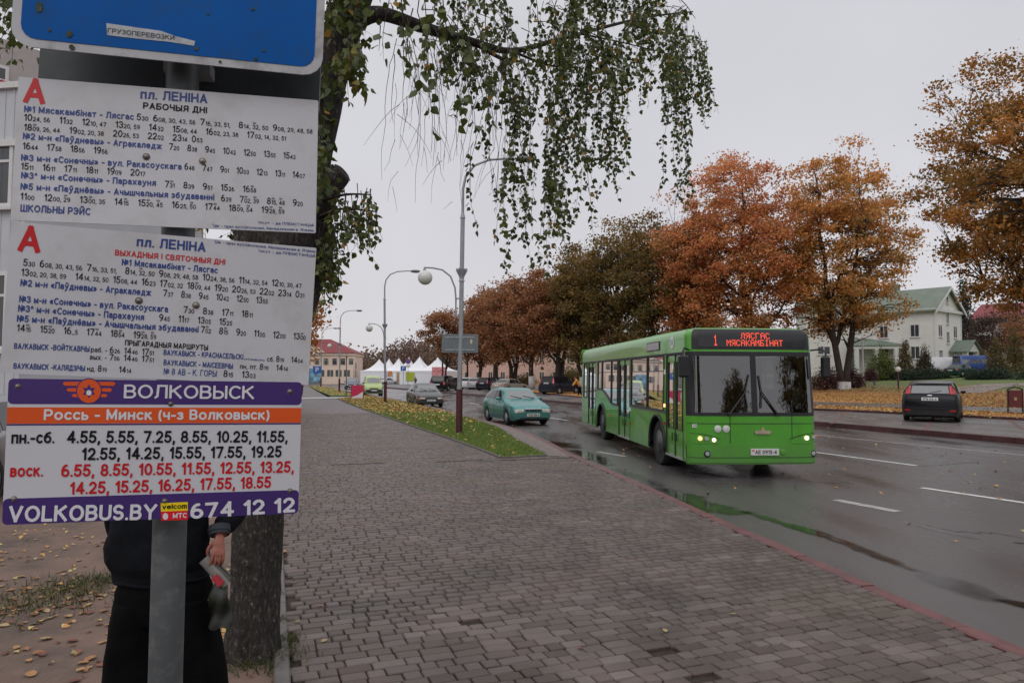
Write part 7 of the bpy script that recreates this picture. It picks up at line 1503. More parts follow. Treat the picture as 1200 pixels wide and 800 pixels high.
# ================================================================== cars
def lerp_tab(tab, x):
    xs = [a for a, *_ in tab]; return float(np.interp(x, xs, [b for _, b in tab]))
CARS = {
 # top profile, belt line, nose/tail taper given as fractions of length (0 front .. 1 rear) and metres
 'hatch3': dict(L=4.07, Wd=1.68, H=1.43, top=[(0, .60), (.012, .68), (.05, .76), (.15, .86), (.27, .95), (.30, .985), (.43, 1.34), (.50, 1.41), (.62, 1.43), (.78, 1.38), (.86, 1.31), (.955, .99), (.985, .93), (1, .80)], belt=[(0, .60), (.05, .72), (.27, .88), (.5, .92), (.9, .97), (1, .80)], wb=(.205, .825), r=.29, ws=(.29, .44), rs=(.875, .965), side=[((.345, .40), (.415, .455), 1.26), ((.59, .60), (.42, .46), 1.30)], cl=.19),
 'hatch5': dict(L=4.34, Wd=1.84, H=1.50, top=[(0, .62), (.012, .72), (.05, .80), (.15, .92), (.25, 1.0), (.28, 1.03), (.42, 1.40), (.50, 1.48), (.62, 1.50), (.80, 1.46), (.90, 1.40), (.925, 1.36), (.975, 1.03), (.985, .97), (1, .85)], belt=[(0, .62), (.05, .76), (.27, .93), (.5, .98), (.9, 1.05), (1, .85)], wb=(.20, .81), r=.32, ws=(.27, .43), rs=(.92, .978), cl=.18),
 'saloon': dict(L=4.57, Wd=1.70, H=1.43, top=[(0, .55), (.012, .66), (.05, .74), (.15, .86), (.26, .93), (.29, .96), (.41, 1.34), (.48, 1.41), (.60, 1.43), (.72, 1.38), (.84, 1.02), (.87, 1.00), (.975, .96), (.99, .90), (1, .75)], belt=[(0, .55), (.05, .70), (.27, .87), (.5, .91), (.9, .93), (1, .75)], wb=(.20, .79), r=.30, ws=(.28, .42), rs=(.73, .84), cl=.19),
 'wagon': dict(L=4.6, Wd=1.74, H=1.50, top=[(0, .58), (.012, .68), (.05, .76), (.15, .90), (.25, .97), (.28, 1.0), (.40, 1.40), (.48, 1.48), (.62, 1.50), (.86, 1.47), (.93, 1.42), (.98, 1.0), (.99, .92), (1, .8)], belt=[(0, .58), (.05, .72), (.27, .90), (.5, .94), (.93, .98), (1, .8)], wb=(.20, .79), r=.31, ws=(.27, .41), rs=(.925, .982), cl=.19),
 'mpv': dict(L=4.66, Wd=1.86, H=1.72, top=[(0, .68), (.012, .80), (.05, .90), (.12, 1.0), (.19, 1.08), (.22, 1.12), (.36, 1.58), (.44, 1.68), (.60, 1.72), (.88, 1.69), (.95, 1.62), (.985, 1.10), (.992, 1.0), (1, .8)], belt=[(0, .68), (.05, .84), (.22, 1.02), (.5, 1.06), (.95, 1.10), (1, .8)], wb=(.18, .80), r=.33, ws=(.21, .37), rs=(.945, .986), cl=.20),
 'van': dict(L=4.14, Wd=1.72, H=1.86, top=[(0, .62), (.012, .78), (.05, .90), (.14, 1.04), (.20, 1.10), (.23, 1.15), (.34, 1.66), (.42, 1.81), (.50, 1.85), (.90, 1.86), (.97, 1.80), (.992, 1.1), (.995, 1.0), (1, .8)], belt=[(0, .62), (.05, .80), (.23, 1.05), (.5, 1.08), (.95, 1.10), (1, .8)], wb=(.18, .81), r=.32, ws=(.215, .36), rs=(.965, .992), cl=.19),
 'bigvan': dict(L=5.3, Wd=1.98, H=2.35, top=[(0, .78), (.012, .95), (.04, 1.05), (.12, 1.25), (.16, 1.32), (.27, 2.05), (.34, 2.28), (.42, 2.35), (.95, 2.35), (.985, 2.28), (.995, 1.4), (1, .9)], belt=[(0, .78), (.05, .98), (.2, 1.25), (.5, 1.28), (.95, 1.30), (1, .9)], wb=(.17, .79), r=.35, ws=(.165, .285), rs=(.982, .994), cl=.24),
 'pickup': dict(L=5.1, Wd=1.84, H=1.78, top=[(0, .78), (.012, .92), (.05, 1.0), (.18, 1.10), (.24, 1.14), (.34, 1.62), (.42, 1.76), (.58, 1.78), (.62, 1.76), (.90, 1.76), (.95, 1.70), (.985, 1.20), (.99, 1.1), (1, .8)], belt=[(0, .78), (.05, .92), (.24, 1.08), (.5, 1.12), (.95, 1.16), (1, .8)], wb=(.17, .77), r=.38, ws=(.235, .35), rs=(.945, .986), cl=.36),
}
m_rim = mat('wheel_rim', (.32, .33, .34), .35, metal=.6, var=.15); m_headlamp = mat('headlamp', (.50, .48, .42), .12, var=.15, ior=1.7); m_lampred = mat('tail_lamp', (.42, .012, .018), .15, var=.1, ior=1.6); m_platelet = m_tx_black
m_indicator = mat('indicator_amber', (.55, .18, .03), .2); m_seat = mat('seat_dark', (.03, .03, .035), .8)
def paint(name, c, rough=.28, metal=.0): return mat(name, c, rough, metal=metal, var=.05, vs=2, coat=(.35 if max(c) > .05 else 0), ior=(1.45 if max(c) > .05 else 1.32), dirt=tuple(.62*x+.006 for x in c), dscale=2.5, damt=.3)
def make_car(name, kind, pos, fwd, pm, label, cat='car', group=None, detail=2, scale=1.0, plate=None, face='front', side_glass=None, bump_m=None, rimm=None, tailh=None, pale=False, rearwiper=False, lights=True, grille=None, glassm=None, platez=None):
    """fwd: heading vector. local x forward (rear at -L/2), y left, z up"""
    K = CARS[kind]; L, Wd, H, r = K['L'], K['Wd'], K['H'], K['r']
    t = empty(name, pos, math.atan2(fwd[1], fwd[0]), label, cat, group); t.scale = (scale,)*3
    gl = glassm or (m_carglass2 if pale else m_carglass); X = lambda s_: L*(.5-s_); wx = [X(K['wb'][0]), X(K['wb'][1])]; ra = r*1.17
    st = sorted(set([0, .004, .012, .025, .05]+[a for a, _ in K['top']]+[i/64 for i in range(65)]+[.975, .988, .996, 1]))
    hw0 = Wd/2; mb = MB(); rows = []
    for s_ in st:
        x = X(s_); zt = lerp_tab(K['top'], s_); zbelt = min(lerp_tab(K['belt'], s_), zt-.015)
        tap = 1-.16*max(0, 1-s_/.10)**2.2-.12*max(0, 1-(1-s_)/.06)**2.4-.03*max(0, 1-s_/.3); hw = hw0*tap
        zb = K['cl']+.06*max(0, 1-s_/.04)+.06*max(0, 1-(1-s_)/.04)
        arch = max([math.sqrt(max(0, ra*ra-(x-c)**2))+r if abs(x-c) < ra else 0 for c in wx]); zb2 = min(max(zb, arch), zbelt-.12)
        cabin = max(0, min(1, (zt-zbelt-.04)/.30)); wt = hw*(.93-.17*cabin); rd = .03+.04*cabin
        sec = [(hw*.93, zb2), (hw*.985, zb2+(zbelt-zb2)*.22), (hw, zb2+(zbelt-zb2)*.55), (hw*.985, zb2+(zbelt-zb2)*.86), (hw*.955, zbelt), (wt+.012, zt-rd*1.3), (wt*.965, zt-rd*.45), (wt*.86, zt-.008), (0, zt+.006)]
        rows.append([(x, -y, z) for y, z in sec]+[(x, y, z) for y, z in reversed(sec[:-1])])
    n = len(rows[0])
    for rr_ in rows: mb.v += rr_
    mb.f = [(i*n+j, i*n+j+1, (i+1)*n+j+1, (i+1)*n+j) for i in range(len(rows)-1) for j in range(n-1)]+[tuple(range(n))[::-1], tuple((len(rows)-1)*n+j for j in range(n))]; mb.m = [0]*len(mb.f)
    body = mb.build('body', pm, t, smooth=True); body.data.set_sharp_from_angle(angle=math.radians(34))
    bvh = BVHTree.FromPolygons([Vector(v) for v in mb.v], mb.f)
    bm = bmesh.new(); bm.from_mesh(body.data); bmesh.ops.recalc_face_normals(bm, faces=bm.faces[:]); bm.to_mesh(body.data); bm.free()
    ub = MB(); ub.box((0, 0, K['cl']+.17), (L*.93, Wd-.36, .36)); ub.build('underbody', m_dark, t)
    def hit(o, d):
        q = bvh.ray_cast(Vector(o), Vector(d)); return q[0]
    def patch(name, m, c4, axis, nu=6, nv=4, lift=.008, parent=t):
        """bilinear patch dropped on the body along an axis; c4 = corners in the two other coordinates"""
        d = {'+x': (-1, 0, 0), '-x': (1, 0, 0), '+y': (0, -1, 0), '-y': (0, 1, 0)}[axis]; far_ = 4; mbp = MB()
        def fn(u, v):
            a = (c4[0][0]*(1-u)+c4[1][0]*u, c4[0][1]*(1-u)+c4[1][1]*u); b = (c4[3][0]*(1-u)+c4[2][0]*u, c4[3][1]*(1-u)+c4[2][1]*u); p, q = a[0]*(1-v)+b[0]*v, a[1]*(1-v)+b[1]*v
            o_ = (far_*(-d[0]), p, q) if axis[1] == 'x' else (p, far_*(-d[1]), q); h_ = hit(o_, d)
            k_ = 1.0
            while h_ is None and k_ > .8: k_ -= .02; h_ = hit((far_*(-d[0]), p*k_, q) if axis[1] == 'x' else (p*k_, far_*(-d[1]), q), d)
            if h_ is None: h_ = Vector((L/2*(-d[0]), p, q)) if axis[1] == 'x' else Vector((p, hw0*.9*(-d[1]), q))
            return h_-Vector(d)*lift
        mbp.grid(fn, nu, nv); o = mbp.build(name, m, parent, smooth=True); return o
    zt_ = lambda s_: lerp_tab(K['top'], s_)
    # windscreen, rear window
    w0, w1 = K['ws']; ztop = zt_(w1)-.03; zlo = zt_(w0)+.03; hb, ht = hw0*.84, hw0*.70
    if face in ('front', 'both') or 1:
        fr_ = patch('windscreen', gl, [(-hb, zlo), (hb, zlo), (ht, ztop), (-ht, ztop)], '+x', 12, 6)
    r0, r1 = K['rs']; zhi = zt_(r0)-.05; zl = max(zt_(r1)+.03, lerp_tab(K['belt'], r1)+.0)
    patch('rear_window', m_carglass, [(-hb*.93, zl), (hb*.93, zl), (ht*.92, zhi), (-ht*.92, zhi)], '-x', 12, 5)
    # side windows: between windscreen foot and rear pillar, split by pillars
    zbelt_m = lerp_tab(K['belt'], .5)+.035; zr = K['H']-.115; xs0 = X(w0+.075); xs1 = X(w1+.03); xr1 = X(min(r0-.03, .93)); xr0 = X(min(r0+ (r1-r0)*.25, .95)-.02 if kind not in ('saloon',) else r0+.03)
    split = {'hatch3': [.575], 'hatch5': [.54, .78], 'saloon': [.53], 'wagon': [.53, .74], 'mpv': [.50, .73], 'van': [.50], 'bigvan': [.40], 'pickup': [.50, .62]}[kind]
    for sgn, ax in ((-1, '-y'), (1, '+y')):
        edges = [(xs0, xs1)]+[(X(q), X(q)) for q in split]+[(xr0, xr1)]
        if kind in ('van', 'bigvan'): edges = edges[:2]
        for k in range(len(edges)-1):
            a, b = edges[k], edges[k+1]; g = .03
            c4 = [(a[0]-g, zbelt_m), (b[0]+g, zbelt_m+.02), (b[1]+g, zr), (a[1]-g, zr)]; patch('side_window', gl if not pale else m_carglass, c4, ax, 7, 4, lift=.009)
    # wheels
    for x in wx:
        for sgn in (-1, 1):
            wh = MB(); wd_ = .185; rim_r = r*.66
            wh.lathe([(rim_r, -wd_/2), (r*.93, -wd_/2), (r, -wd_/2+.03), (r, wd_/2-.03), (r*.93, wd_/2), (rim_r, wd_/2), (rim_r*.98, wd_/2-.03)], axis='Y', n=28, caps=False)
            o = wh.build('wheel', m_rubber, t, smooth='auto'); o.location = (x, sgn*(hw0-wd_/2-.015), r)
            rm = MB(); yo = sgn*(wd_/2-.02)
            rm.lathe([(.001, yo+sgn*.01), (r*.16, yo+sgn*.008), (r*.2, yo-sgn*.004), (r*.62, yo-sgn*.012), (rim_r, yo+sgn*.012)], axis='Y', n=24)
            if detail > 1:
                for k in range(7): a = 2*PI*k/7; rm.box((math.cos(a)*r*.40, yo+sgn*.004, math.sin(a)*r*.40), (r*.42, .02, r*.13), R=Matrix.Rotation(-a, 3, 'Y'))
            rm.build('rim', rimm or m_rim, o, smooth=True)
            if detail > 1:
                am = MB(); pts = []
                for k in range(15): a = PI*k/14; px_ = x+math.cos(a)*ra*1.01; pz = r+math.sin(a)*ra*1.01; h_ = hit((px_, sgn*4, pz+.012), (0, -sgn, 0)); pts.append((px_, (h_.y if h_ is not None and abs(h_.y) > hw0*.7 else sgn*hw0*.96)+sgn*.002, pz))
                am.tube(pts, .013, 5); am.build('arch_trim', bump_m or pm, t, smooth=True)
    bmm = bump_m or pm
    # bumpers, lamps, grille, plates
    zf = lerp_tab(K['top'], .0); nz = .36+ (H-1.4)*.15
    if detail:
        patch('front_bumper', bmm, [(-hw0*.88, nz-.10), (hw0*.88, nz-.10), (hw0*.88, nz+.14), (-hw0*.88, nz+.14)], '+x', 18, 3, lift=.022)
        patch('air_intake', m_black, [(-hw0*.62, nz-.12), (hw0*.62, nz-.12), (hw0*.66, nz-.05), (-hw0*.66, nz-.05)], '+x', 10, 1, lift=.036)
        g = grille or (hw0*.34, zf-.045, zf+.03); patch('grille', m_black, [(-g[0], g[1]), (g[0], g[1]), (g[0]*1.06, g[2]), (-g[0]*1.06, g[2])], '+x', 8, 2, lift=.012)
        for sgn in (-1, 1):
            a, b = sgn*hw0*.44, sgn*hw0*.86; patch('headlight', m_headlamp, [(a*1.04, zf-.08), (b, zf-.095), (b*1.02, zf+.03), (a, zf+.045)], '+x', 7, 3, lift=.012)
            th = tailh or (.70, .95); a2, b2 = sgn*hw0*.68, sgn*hw0*.90; hi_ = max(0, min(1, (th[1]-K['H']*.62)/(K['H']*.3))); patch('tail_light', m_lampred, [(a2, th[0]), (b2, th[0]), (b2*(.99-.16*hi_), th[1]), (a2*(1.02-.06*hi_), th[1])], '-x', 4, 4, lift=.010)
            mr_ = MB(); mr_.box((X(w0+.10), sgn*(hw0+.045), zbelt_m+.045), (.10, .17, .115), bev=.03); mr_.build('side_mirror', bmm if detail > 1 else m_black, t, smooth=True)
            if detail > 1:
                dh = MB(); 
                for q in ([.40] if kind == 'hatch3' else [.39, .60]):
                    h_ = hit((X(q)-.42, sgn*4, zbelt_m-.13), (0, -sgn, 0))
                    if h_ is not None: dh.box((h_.x, h_.y+sgn*.012, h_.z), (.15, .025, .028), bev=.006)
                dh.build('door_handle', bmm, t)
                dl_ = MB()
                for q in [w0+.06]+split+([.83] if kind == 'saloon' else []):
                    pts = []
                    for z in np.linspace(K['cl']+.10, zbelt_m-.02, 7):
                        if any(abs(X(q)-c) < ra and z < math.sqrt(max(0, ra*ra-(X(q)-c)**2))+r+.02 for c in wx): continue
                        h_ = hit((X(q), sgn*4, z), (0, -sgn, 0))
                        if h_ is not None: pts.append((h_.x, h_.y+sgn*.001, h_.z))
                    if len(pts) > 1: dl_.tube(pts, .004, 4)
                dl_.build('door_gap', m_black, t)
                patch('side_moulding', bmm if bump_m else pm, [(X(.30), .50), (X(.72), .50), (X(.72), .545), (X(.30), .545)], '+y' if sgn > 0 else '-y', 10, 1, lift=.014)
        patch('rear_bumper', bmm, [(-hw0*.90, nz-.10), (hw0*.90, nz-.10), (hw0*.90, nz+.20), (-hw0*.90, nz+.20)], '-x', 18, 3, lift=.026)
        pf = patch('number_plate', m_plate, [(-.26, nz+.0), (.26, nz+.0), (.26, nz+.115), (-.26, nz+.115)], '+x', 2, 1, lift=.042)
        zp = (platez or (tailh[0]-.05 if tailh else .66)); pr = patch('number_plate', m_plate, [(-.26, zp), (.26, zp), (.26, zp+.115), (-.26, zp+.115)], '-x', 2, 1, lift=.016)
        if plate:
            for (par, ax, zz_, xx, sg) in ((pf, 1, nz+.02, L/2+.05, 1), (pr, -1, zp+.02, -L/2-.02, -1)):
                V, F, Mi, wd2 = text_geo([(plate, 1, 0, 0)], .045); m2 = MB(); h2 = hit((4*ax, 0, zz_), (-ax, 0, 0)); xx = (h2.x if h2 else xx)+ax*(.047 if ax > 0 else .021)
                m2.add([(xx, ax*(u/wd2*.44-.22), zz_+v_*.10) for u, v_ in V], F); m2.build('lettering', m_tx_black, par)
        wpm = MB()
        for y0, y1 in ((hb*.75, hb*.1), (-hb*.02, -hb*.62)):
            a = hit((4, y0*.98, zlo+.015), (-1, 0, 0)); b = hit((4, y1, zlo+.10), (-1, 0, 0))
            if a is not None and b is not None: wpm.tube([a+Vector((.02, 0, .0)), (a+b)/2+Vector((.03, 0, .0)), b+Vector((.02, 0, 0))], .009, 5)
        if detail > 1: wpm.build('wiper', m_black, t)
        if rearwiper:
            a = hit((-4, 0, zl+.02), (1, 0, 0)); b = hit((-4, -.36, zl+.09), (1, 0, 0)); w2 = MB(); w2.tube([a-Vector((.02, 0, 0)), b-Vector((.025, 0, 0))], .010, 5); w2.build('wiper', m_black, t)
    return t, patch, hit
rdv = Vector((-.368, .930)); back = -rdv
def on(x, y, z): return G(x, y, z)
P_teal = paint('teal_paint', (.060, .235, .225), .25, .25); P_grey = paint('dark_grey_paint', (.055, .056, .055), .3, .2); P_lime = paint('lime_paint', (.40, .50, .17), .3)
P_black = paint('black_paint', (.006, .0065, .010), .25); P_navy = paint('navy_paint', (.009, .011, .022), .25); P_silver = paint('silver_paint', (.36, .36, .37), .3, .3); P_white = paint('white_car_paint', (.62, .63, .64), .3)
P_beige = paint('beige_paint', (.30, .27, .235), .3, .25); P_blue = paint('blue_grey_paint', (.06, .075, .13), .3, .2); P_vblue = paint('van_blue_paint', (.025, .065, .24), .35); P_green = paint('bottle_green_paint', (.012, .045, .035), .3); P_yellow = paint('yellow_paint', (.45, .33, .06), .35); P_red = paint('red_car_paint', (.32, .03, .03), .3)
# teal hatchback at the kerb
ft = Vector((math.sin(math.radians(19)), -math.cos(math.radians(19)))); c_ = G(621, 498.2, -.13); ctr = Vector((c_.x, c_.y, -.13))-Vector((ft.x, ft.y, 0))*(4.07/2-.35)
tc_, tp, th_ = make_car('parked_car', 'hatch3', ctr, ft, P_teal, 'teal green three-door hatchback facing the camera beside the kerb', plate='7532 EM-4', grille=(.30, .55, .645), pale=True)
for a in (-.17, .17): tp('grille_bar', P_teal, [(a-.012, .54), (a+.012, .54), (a+.012, .66), (a-.012, .66)], '+x', 1, 2, lift=.02)
tp('grille_frame', m_chrome, [(-.33, .645), (.33, .645), (.33, .665), (-.33, .665)], '+x', 8, 1, lift=.016)
fg = Vector((math.sin(math.radians(17)), -math.cos(math.radians(17)))); c_ = G(504, 477, -.13); ctr = Vector((c_.x, c_.y, -.13))-Vector((fg.x, fg.y, 0))*(4.57/2-.4)
tcar, tp, _ = make_car('parked_car', 'saloon', ctr, fg, P_grey, 'dark grey saloon with grey bonnet facing the camera, left of the tall lamp post', bump_m=mat('bumper_dark', (.03, .03, .03), .6), plate='2841 AK-4', pale=True)
for s_ in (-1, 1): tp('indicator', mat('indicator_red', (.38, .07, .04), .2), [(s_*.60, .50), (s_*.80, .48), (s_*.80, .57), (s_*.60, .57)], '+x', 3, 2, lift=.02)
fv = Vector((math.sin(math.radians(15)), -math.cos(math.radians(15)))); c_ = G(438, 463.5, -.13); ctr = Vector((c_.x, c_.y, -.13))-Vector((fv.x, fv.y, 0))*1.7
tcar, tp, _ = make_car('parked_van', 'van', ctr, fv, P_lime, 'small lime green delivery van facing the camera by the second lamp post', cat='van', bump_m=mat('bumper_dark', (.03, .03, .03), .6), plate='', pale=True, detail=1, grille=(.35, .60, .70))
def far_car(kind, x, y, z, ang, pm, label, cat='car', **kw):
    """ang: heading measured clockwise from straight towards the camera, degrees"""
    f = Vector((math.sin(math.radians(ang)), -math.cos(math.radians(ang)))); c_ = G(x, y, z); kw.setdefault('detail', 1)
    return make_car('parked_car' if cat == 'car' else 'parked_van', kind, Vector((c_.x, c_.y, z)), f, pm, label, cat=cat, **kw)
far_car('wagon', 412, 455.5, -.13, 10, P_blue, 'dark blue-grey car facing the camera just left of the lime van', pale=True)
far_car('hatch5', 395, 449, -.13, 60, P_black, 'black car left of the blue-grey car, seen behind the third lamp post')
far_car('hatch5', 380.5, 447.6, -.13, 70, P_silver, 'grey hatchback in the row before the pink building, second from the left')
far_car('hatch5', 366, 447.4, -.13, 75, P_navy, 'dark car at the left end of the row before the pink building')
far_car('saloon', 419.5, 447.6, -.13, 50, P_red, 'small red car half hidden between the blue-grey car and the lime van')
far_car('saloon', 454, 451, -.13, 150, P_white, 'white car behind the second lamp post, right of the lime van')
far_car('bigvan', 436, 445, -.13, 60, P_white, 'white van parked before the leftmost tent peak', cat='van', scale=.95)
tcar, tp, _ = far_car('pickup', 471, 448.6, -.13, 95, P_yellow, 'yellow off-road car with dark lower body before the tents')
far_car('pickup', 521, 459.5, -.13, 168, P_black, 'black pickup with canopy seen from behind, on the road left of the tall lamp post', tailh=(.85, 1.12), scale=1.06)
far_car('saloon', 539, 452.8, .05, 150, P_navy, 'dark saloon tucked behind the tall lamp post')
far_car('wagon', 553, 455.5, .05, 160, P_white, 'white estate car right of the lamp post, first of the nose-in row', scale=1.0, tailh=(.8, 1.2))
far_car('hatch5', 563, 456, .05, 158, P_silver, 'silver hatchback between the white and the dark estate cars')
far_car('wagon', 574.5, 457, .05, 156, P_navy, 'dark blue estate car with pale number plate, left of the beige saloon', tailh=(.85, 1.2), plate='5107 BI-4')
far_car('saloon', 598, 459.5, .05, 142, P_beige, 'beige saloon with red lights seen from behind above the teal hatchback', tailh=(.72, .90), plate='')
far_car('hatch5', 586, 451.5, .05, 140, P_black, 'black car roof showing behind the beige saloon')
mcar, mp, _ = far_car('mpv', 656, 461.8, .05, 143, P_navy, 'dark navy people carrier with tall red lamps, parked under the trees left of the bus', tailh=(1.05, 1.55), detail=2, plate='4410 AE-4', rimm=m_rim)
# black hatchback at right, seen from behind
fb = Vector((math.sin(math.radians(156)), -math.cos(math.radians(156)))); fb = Vector((.555, .832)).normalized(); c_ = G(1091.5, 493.5, .05); ctr = Vector((c_.x, c_.y, .05))+Vector((fb.x, fb.y, 0))*(4.34/2-.55)
bcar, bp_, bh = make_car('parked_car', 'hatch5', ctr, fb, P_black, 'black hatchback seen from behind in the paved bay across the road', plate='1716 KA-4', tailh=(1.02, 1.40), rearwiper=True, scale=1.07, platez=.78)
bp_('rear_window', m_carglass2, [(-.60, 1.04), (.60, 1.04), (.56, 1.31), (-.56, 1.31)], '-x', 8, 4, lift=.016)
bp_('boot_handle', m_chrome, [(-.07, .96), (.07, .96), (.07, .985), (-.07, .985)], '-x', 2, 1, lift=.02)
for s_ in (-1, 1): bp_('reflector', m_lampred, [(s_*.62, .40), (s_*.80, .40), (s_*.80, .455), (s_*.62, .455)], '-x', 2, 1, lift=.045)
bp_('bumper_strip', m_black, [(-.88, .50), (.88, .50), (.88, .53), (-.88, .53)], '-x', 16, 1, lift=.043)
bp_('spoiler', P_black, [(-.62, 1.40), (.62, 1.40), (.60, 1.47), (-.60, 1.47)], '-x', 8, 2, lift=.07)
# vans and car beside the white house
def lawn_car(kind, x, Y, ang, pm, label, cat, **kw):
    p = W(x, 440, Y); p.z = lawn_z(p.x, p.y); f = Vector((math.sin(math.radians(ang)), -math.cos(math.radians(ang)))); kw.setdefault('detail', 1)
    return make_car('parked_van' if cat == 'van' else 'parked_car', kind, p, f, pm, label, cat=cat, **kw)
lawn_car('bigvan', 1107, 84, 95, P_white, 'white panel van parked beside the white house', 'van', scale=.92)
tcar, tp, _ = lawn_car('bigvan', 1146, 82, 90, P_vblue, 'blue minibus parked right of the white house entrance', 'van', scale=.95)
for k in range(3): tp('side_window', m_carglass2, [(.9-k*1.15, 1.35), (-.1-k*1.15, 1.35), (-.1-k*1.15, 1.85), (.9-k*1.15, 1.85)], '-y', 4, 2); tp('side_window', m_carglass2, [(.9-k*1.15, 1.35), (-.1-k*1.15, 1.35), (-.1-k*1.15, 1.85), (.9-k*1.15, 1.85)], '+y', 4, 2)
lawn_car('saloon', 1127, 79, 120, P_green, 'dark green car between the white van and the blue minibus', 'car')
# small car seen at the far left edge behind the boards
p = W(-30, 440, 11); p.z = -.02
make_car('parked_car', 'wagon', p, Vector((-.25, .97)), P_silver, 'pale car glimpsed at the left edge behind the coach board', detail=1)
# ================================================================== the green bus
P_bus = mat('bus_green', (.078, .335, .022), .3, var=.07, vs=1.5, coat=.5, dirt=(.085, .19, .06), dscale=2.6, damt=.45); m_busglass = glass_mat('bus_glass', (.1, .1, .1), .42, ior=1.75); m_scrglass = glass_mat('windscreen_glass', (.1, .1, .1), .38, ior=2.35)
grime(P_bus, .25, .85, (.085, .10, .06), .8)
for pm_ in (P_teal, P_grey, P_lime, P_black, P_navy, P_white, P_silver): grime(pm_, .15, .65, (.085, .075, .065), .8)
fbus = Vector((math.sin(math.radians(4.1)), -math.cos(math.radians(4.1)))); pb = Vector((3.33+1.25*math.cos(math.radians(4.1)), 13.36+1.25*math.sin(math.radians(4.1)), -.13))
bus = empty('city_bus', pb, math.atan2(fbus.y, fbus.x), 'green low-floor city bus with red LED route display, driving towards the camera', 'bus')
ZL, RR = 2.67, .18
def hwz(z): 
    q = max(0, z-ZL); return 1.25-(RR-math.sqrt(max(0, RR*RR-min(q, RR)**2)))-(.02*max(0, (z-1.2))/1.4)
def Fx(y, z):
    a = abs(y); c = max(0, min(a-1.05, .1999)); x = -(.2-math.sqrt(.04-c*c))-.055*(y/1.25)**2
    x -= .13*max(0, z-1.2)/1.6; q = max(0, z-ZL); x -= RR-math.sqrt(max(0, RR*RR-min(q, RR)**2)); return x
def Sf(u, z, out=0.0):
    g_ = (1-(1-abs(u))**1.7)*(1 if u > 0 else -1); h_ = hwz(z); return (Fx(g_*1.25, z)+out, g_*h_, z)
def front_panel(name, m, u0, u1, z0, z1, nu, nv, out=0.0, zf0=None, zf1=None):
    mb = MB(); mb.grid(lambda u, v: Sf(u0+(u1-u0)*u, (zf0(u) if zf0 else z0)*(1-v)+(zf1(u) if zf1 else z1)*v, out), nu, nv); return mb.build(name, m, bus, smooth=True)
def uy(y):  # inverse of the arc parameter
    a = min(abs(y)/1.25, 1); return (1-(1-a)**(1/1.7))*(1 if y > 0 else -1)
front_panel('front_panel', P_bus, -1, 1, .60, 1.19, 40, 8)
front_panel('front_bumper', P_bus, -1, 1, .30, .64, 40, 6, out=.035)
front_panel('bumper_lip', P_bus, -1, 1, .27, .36, 40, 2, out=.012)
mb = MB(); mb.grid(lambda u, v: (lambda p: (p[0]-.035*(v), p[1], p[2]))(Sf(-1+2*u, .64, .035)), 40, 1); mb.build('bumper_top', P_bus, bus)
front_panel('header_panel', P_bus, -1, 1, 2.37, 2.85, 40, 14)
front_panel('windscreen_surround', m_black, -1, 1, 1.17, 2.39, 40, 1, out=.004, zf0=lambda u: 1.17, zf1=lambda u: 1.235)
front_panel('windscreen_surround', m_black, -1, 1, 2.30, 2.385, 40, 2, out=.004)
for u0, u1 in ((-1, uy(-1.14)), (uy(1.14), 1)): front_panel('front_pillar', m_black, u0, u1, 1.2, 2.36, 6, 8, out=.004)
front_panel('centre_pillar', m_black, uy(-.055), uy(.055), 1.2, 2.34, 2, 8, out=.006)
front_panel('windscreen', m_scrglass, uy(-1.15), uy(-.05), 1.22, 2.32, 16, 8, out=.001); front_panel('windscreen', m_scrglass, uy(.05), uy(1.15), 1.22, 2.32, 16, 8, out=.001)
# destination display
front_panel('display_frame', m_black, uy(-1.17), uy(1.17), 2.43, 2.82, 30, 6, out=.012)
disp = front_panel('display_glass', mat('display_glass', (.014, .015, .018), .12, var=.1, coat=.3), uy(-1.06), uy(1.06), 2.47, 2.76, 24, 4, out=.018)
FONT5 = {'1': ["00100", "01100", "00100", "00100", "00100", "00100", "01110"], 'Л': ["00111", "01001", "01001", "01001", "01001", "01001", "10001"], 'Я': ["01111", "10001", "10001", "01111", "00101", "01001", "10001"], 'С': ["01110", "10001", "10000", "10000", "10000", "10001", "01110"], 'Г': ["11111", "10000", "10000", "10000", "10000", "10000", "10000"], 'А': ["01110", "10001", "10001", "11111", "10001", "10001", "10001"],
 'М': ["10001", "11011", "10101", "10101", "10001", "10001", "10001"], 'К': ["10001", "10010", "10100", "11000", "10100", "10010", "10001"], 'Б': ["11111", "10000", "10000", "11110", "10001", "10001", "11110"], 'І': ["01110", "00100", "00100", "00100", "00100", "00100", "01110"], 'Н': ["10001", "10001", "10001", "11111", "10001", "10001", "10001"], 'Т': ["11111", "00100", "00100", "00100", "00100", "00100", "00100"]}
m_led = mat('led_red', (1.0, .10, .045), .5, var=.02, emit=1.15)
def led(s, y0, z1, pitch, par, pz=None):
    pz = pz or pitch; mb = MB(); x = 0
    for ch in s:
        for r_i, row_ in enumerate(FONT5[ch]):
            for c_i, b in enumerate(row_):
                if b == '1':
                    y = y0+(x+c_i)*pitch; z = z1-r_i*pz; d = pitch*.40; dz = pz*.40; px_ = Fx(y, z)+.022; mb.quad((px_, y-d, z-dz), (px_, y+d, z-dz), (px_, y+d, z+dz), (px_, y-d, z+dz))
        x += 6
    return mb.build('led_lettering', m_led, par)
led('1', -.74, 2.685, .0165, disp, .029); led('ЛЯСГАС', -.215, 2.735, .0163, disp, .0165); led('МЯСАКАМБІНАТ', -.49, 2.600, .0155, disp, .0165)
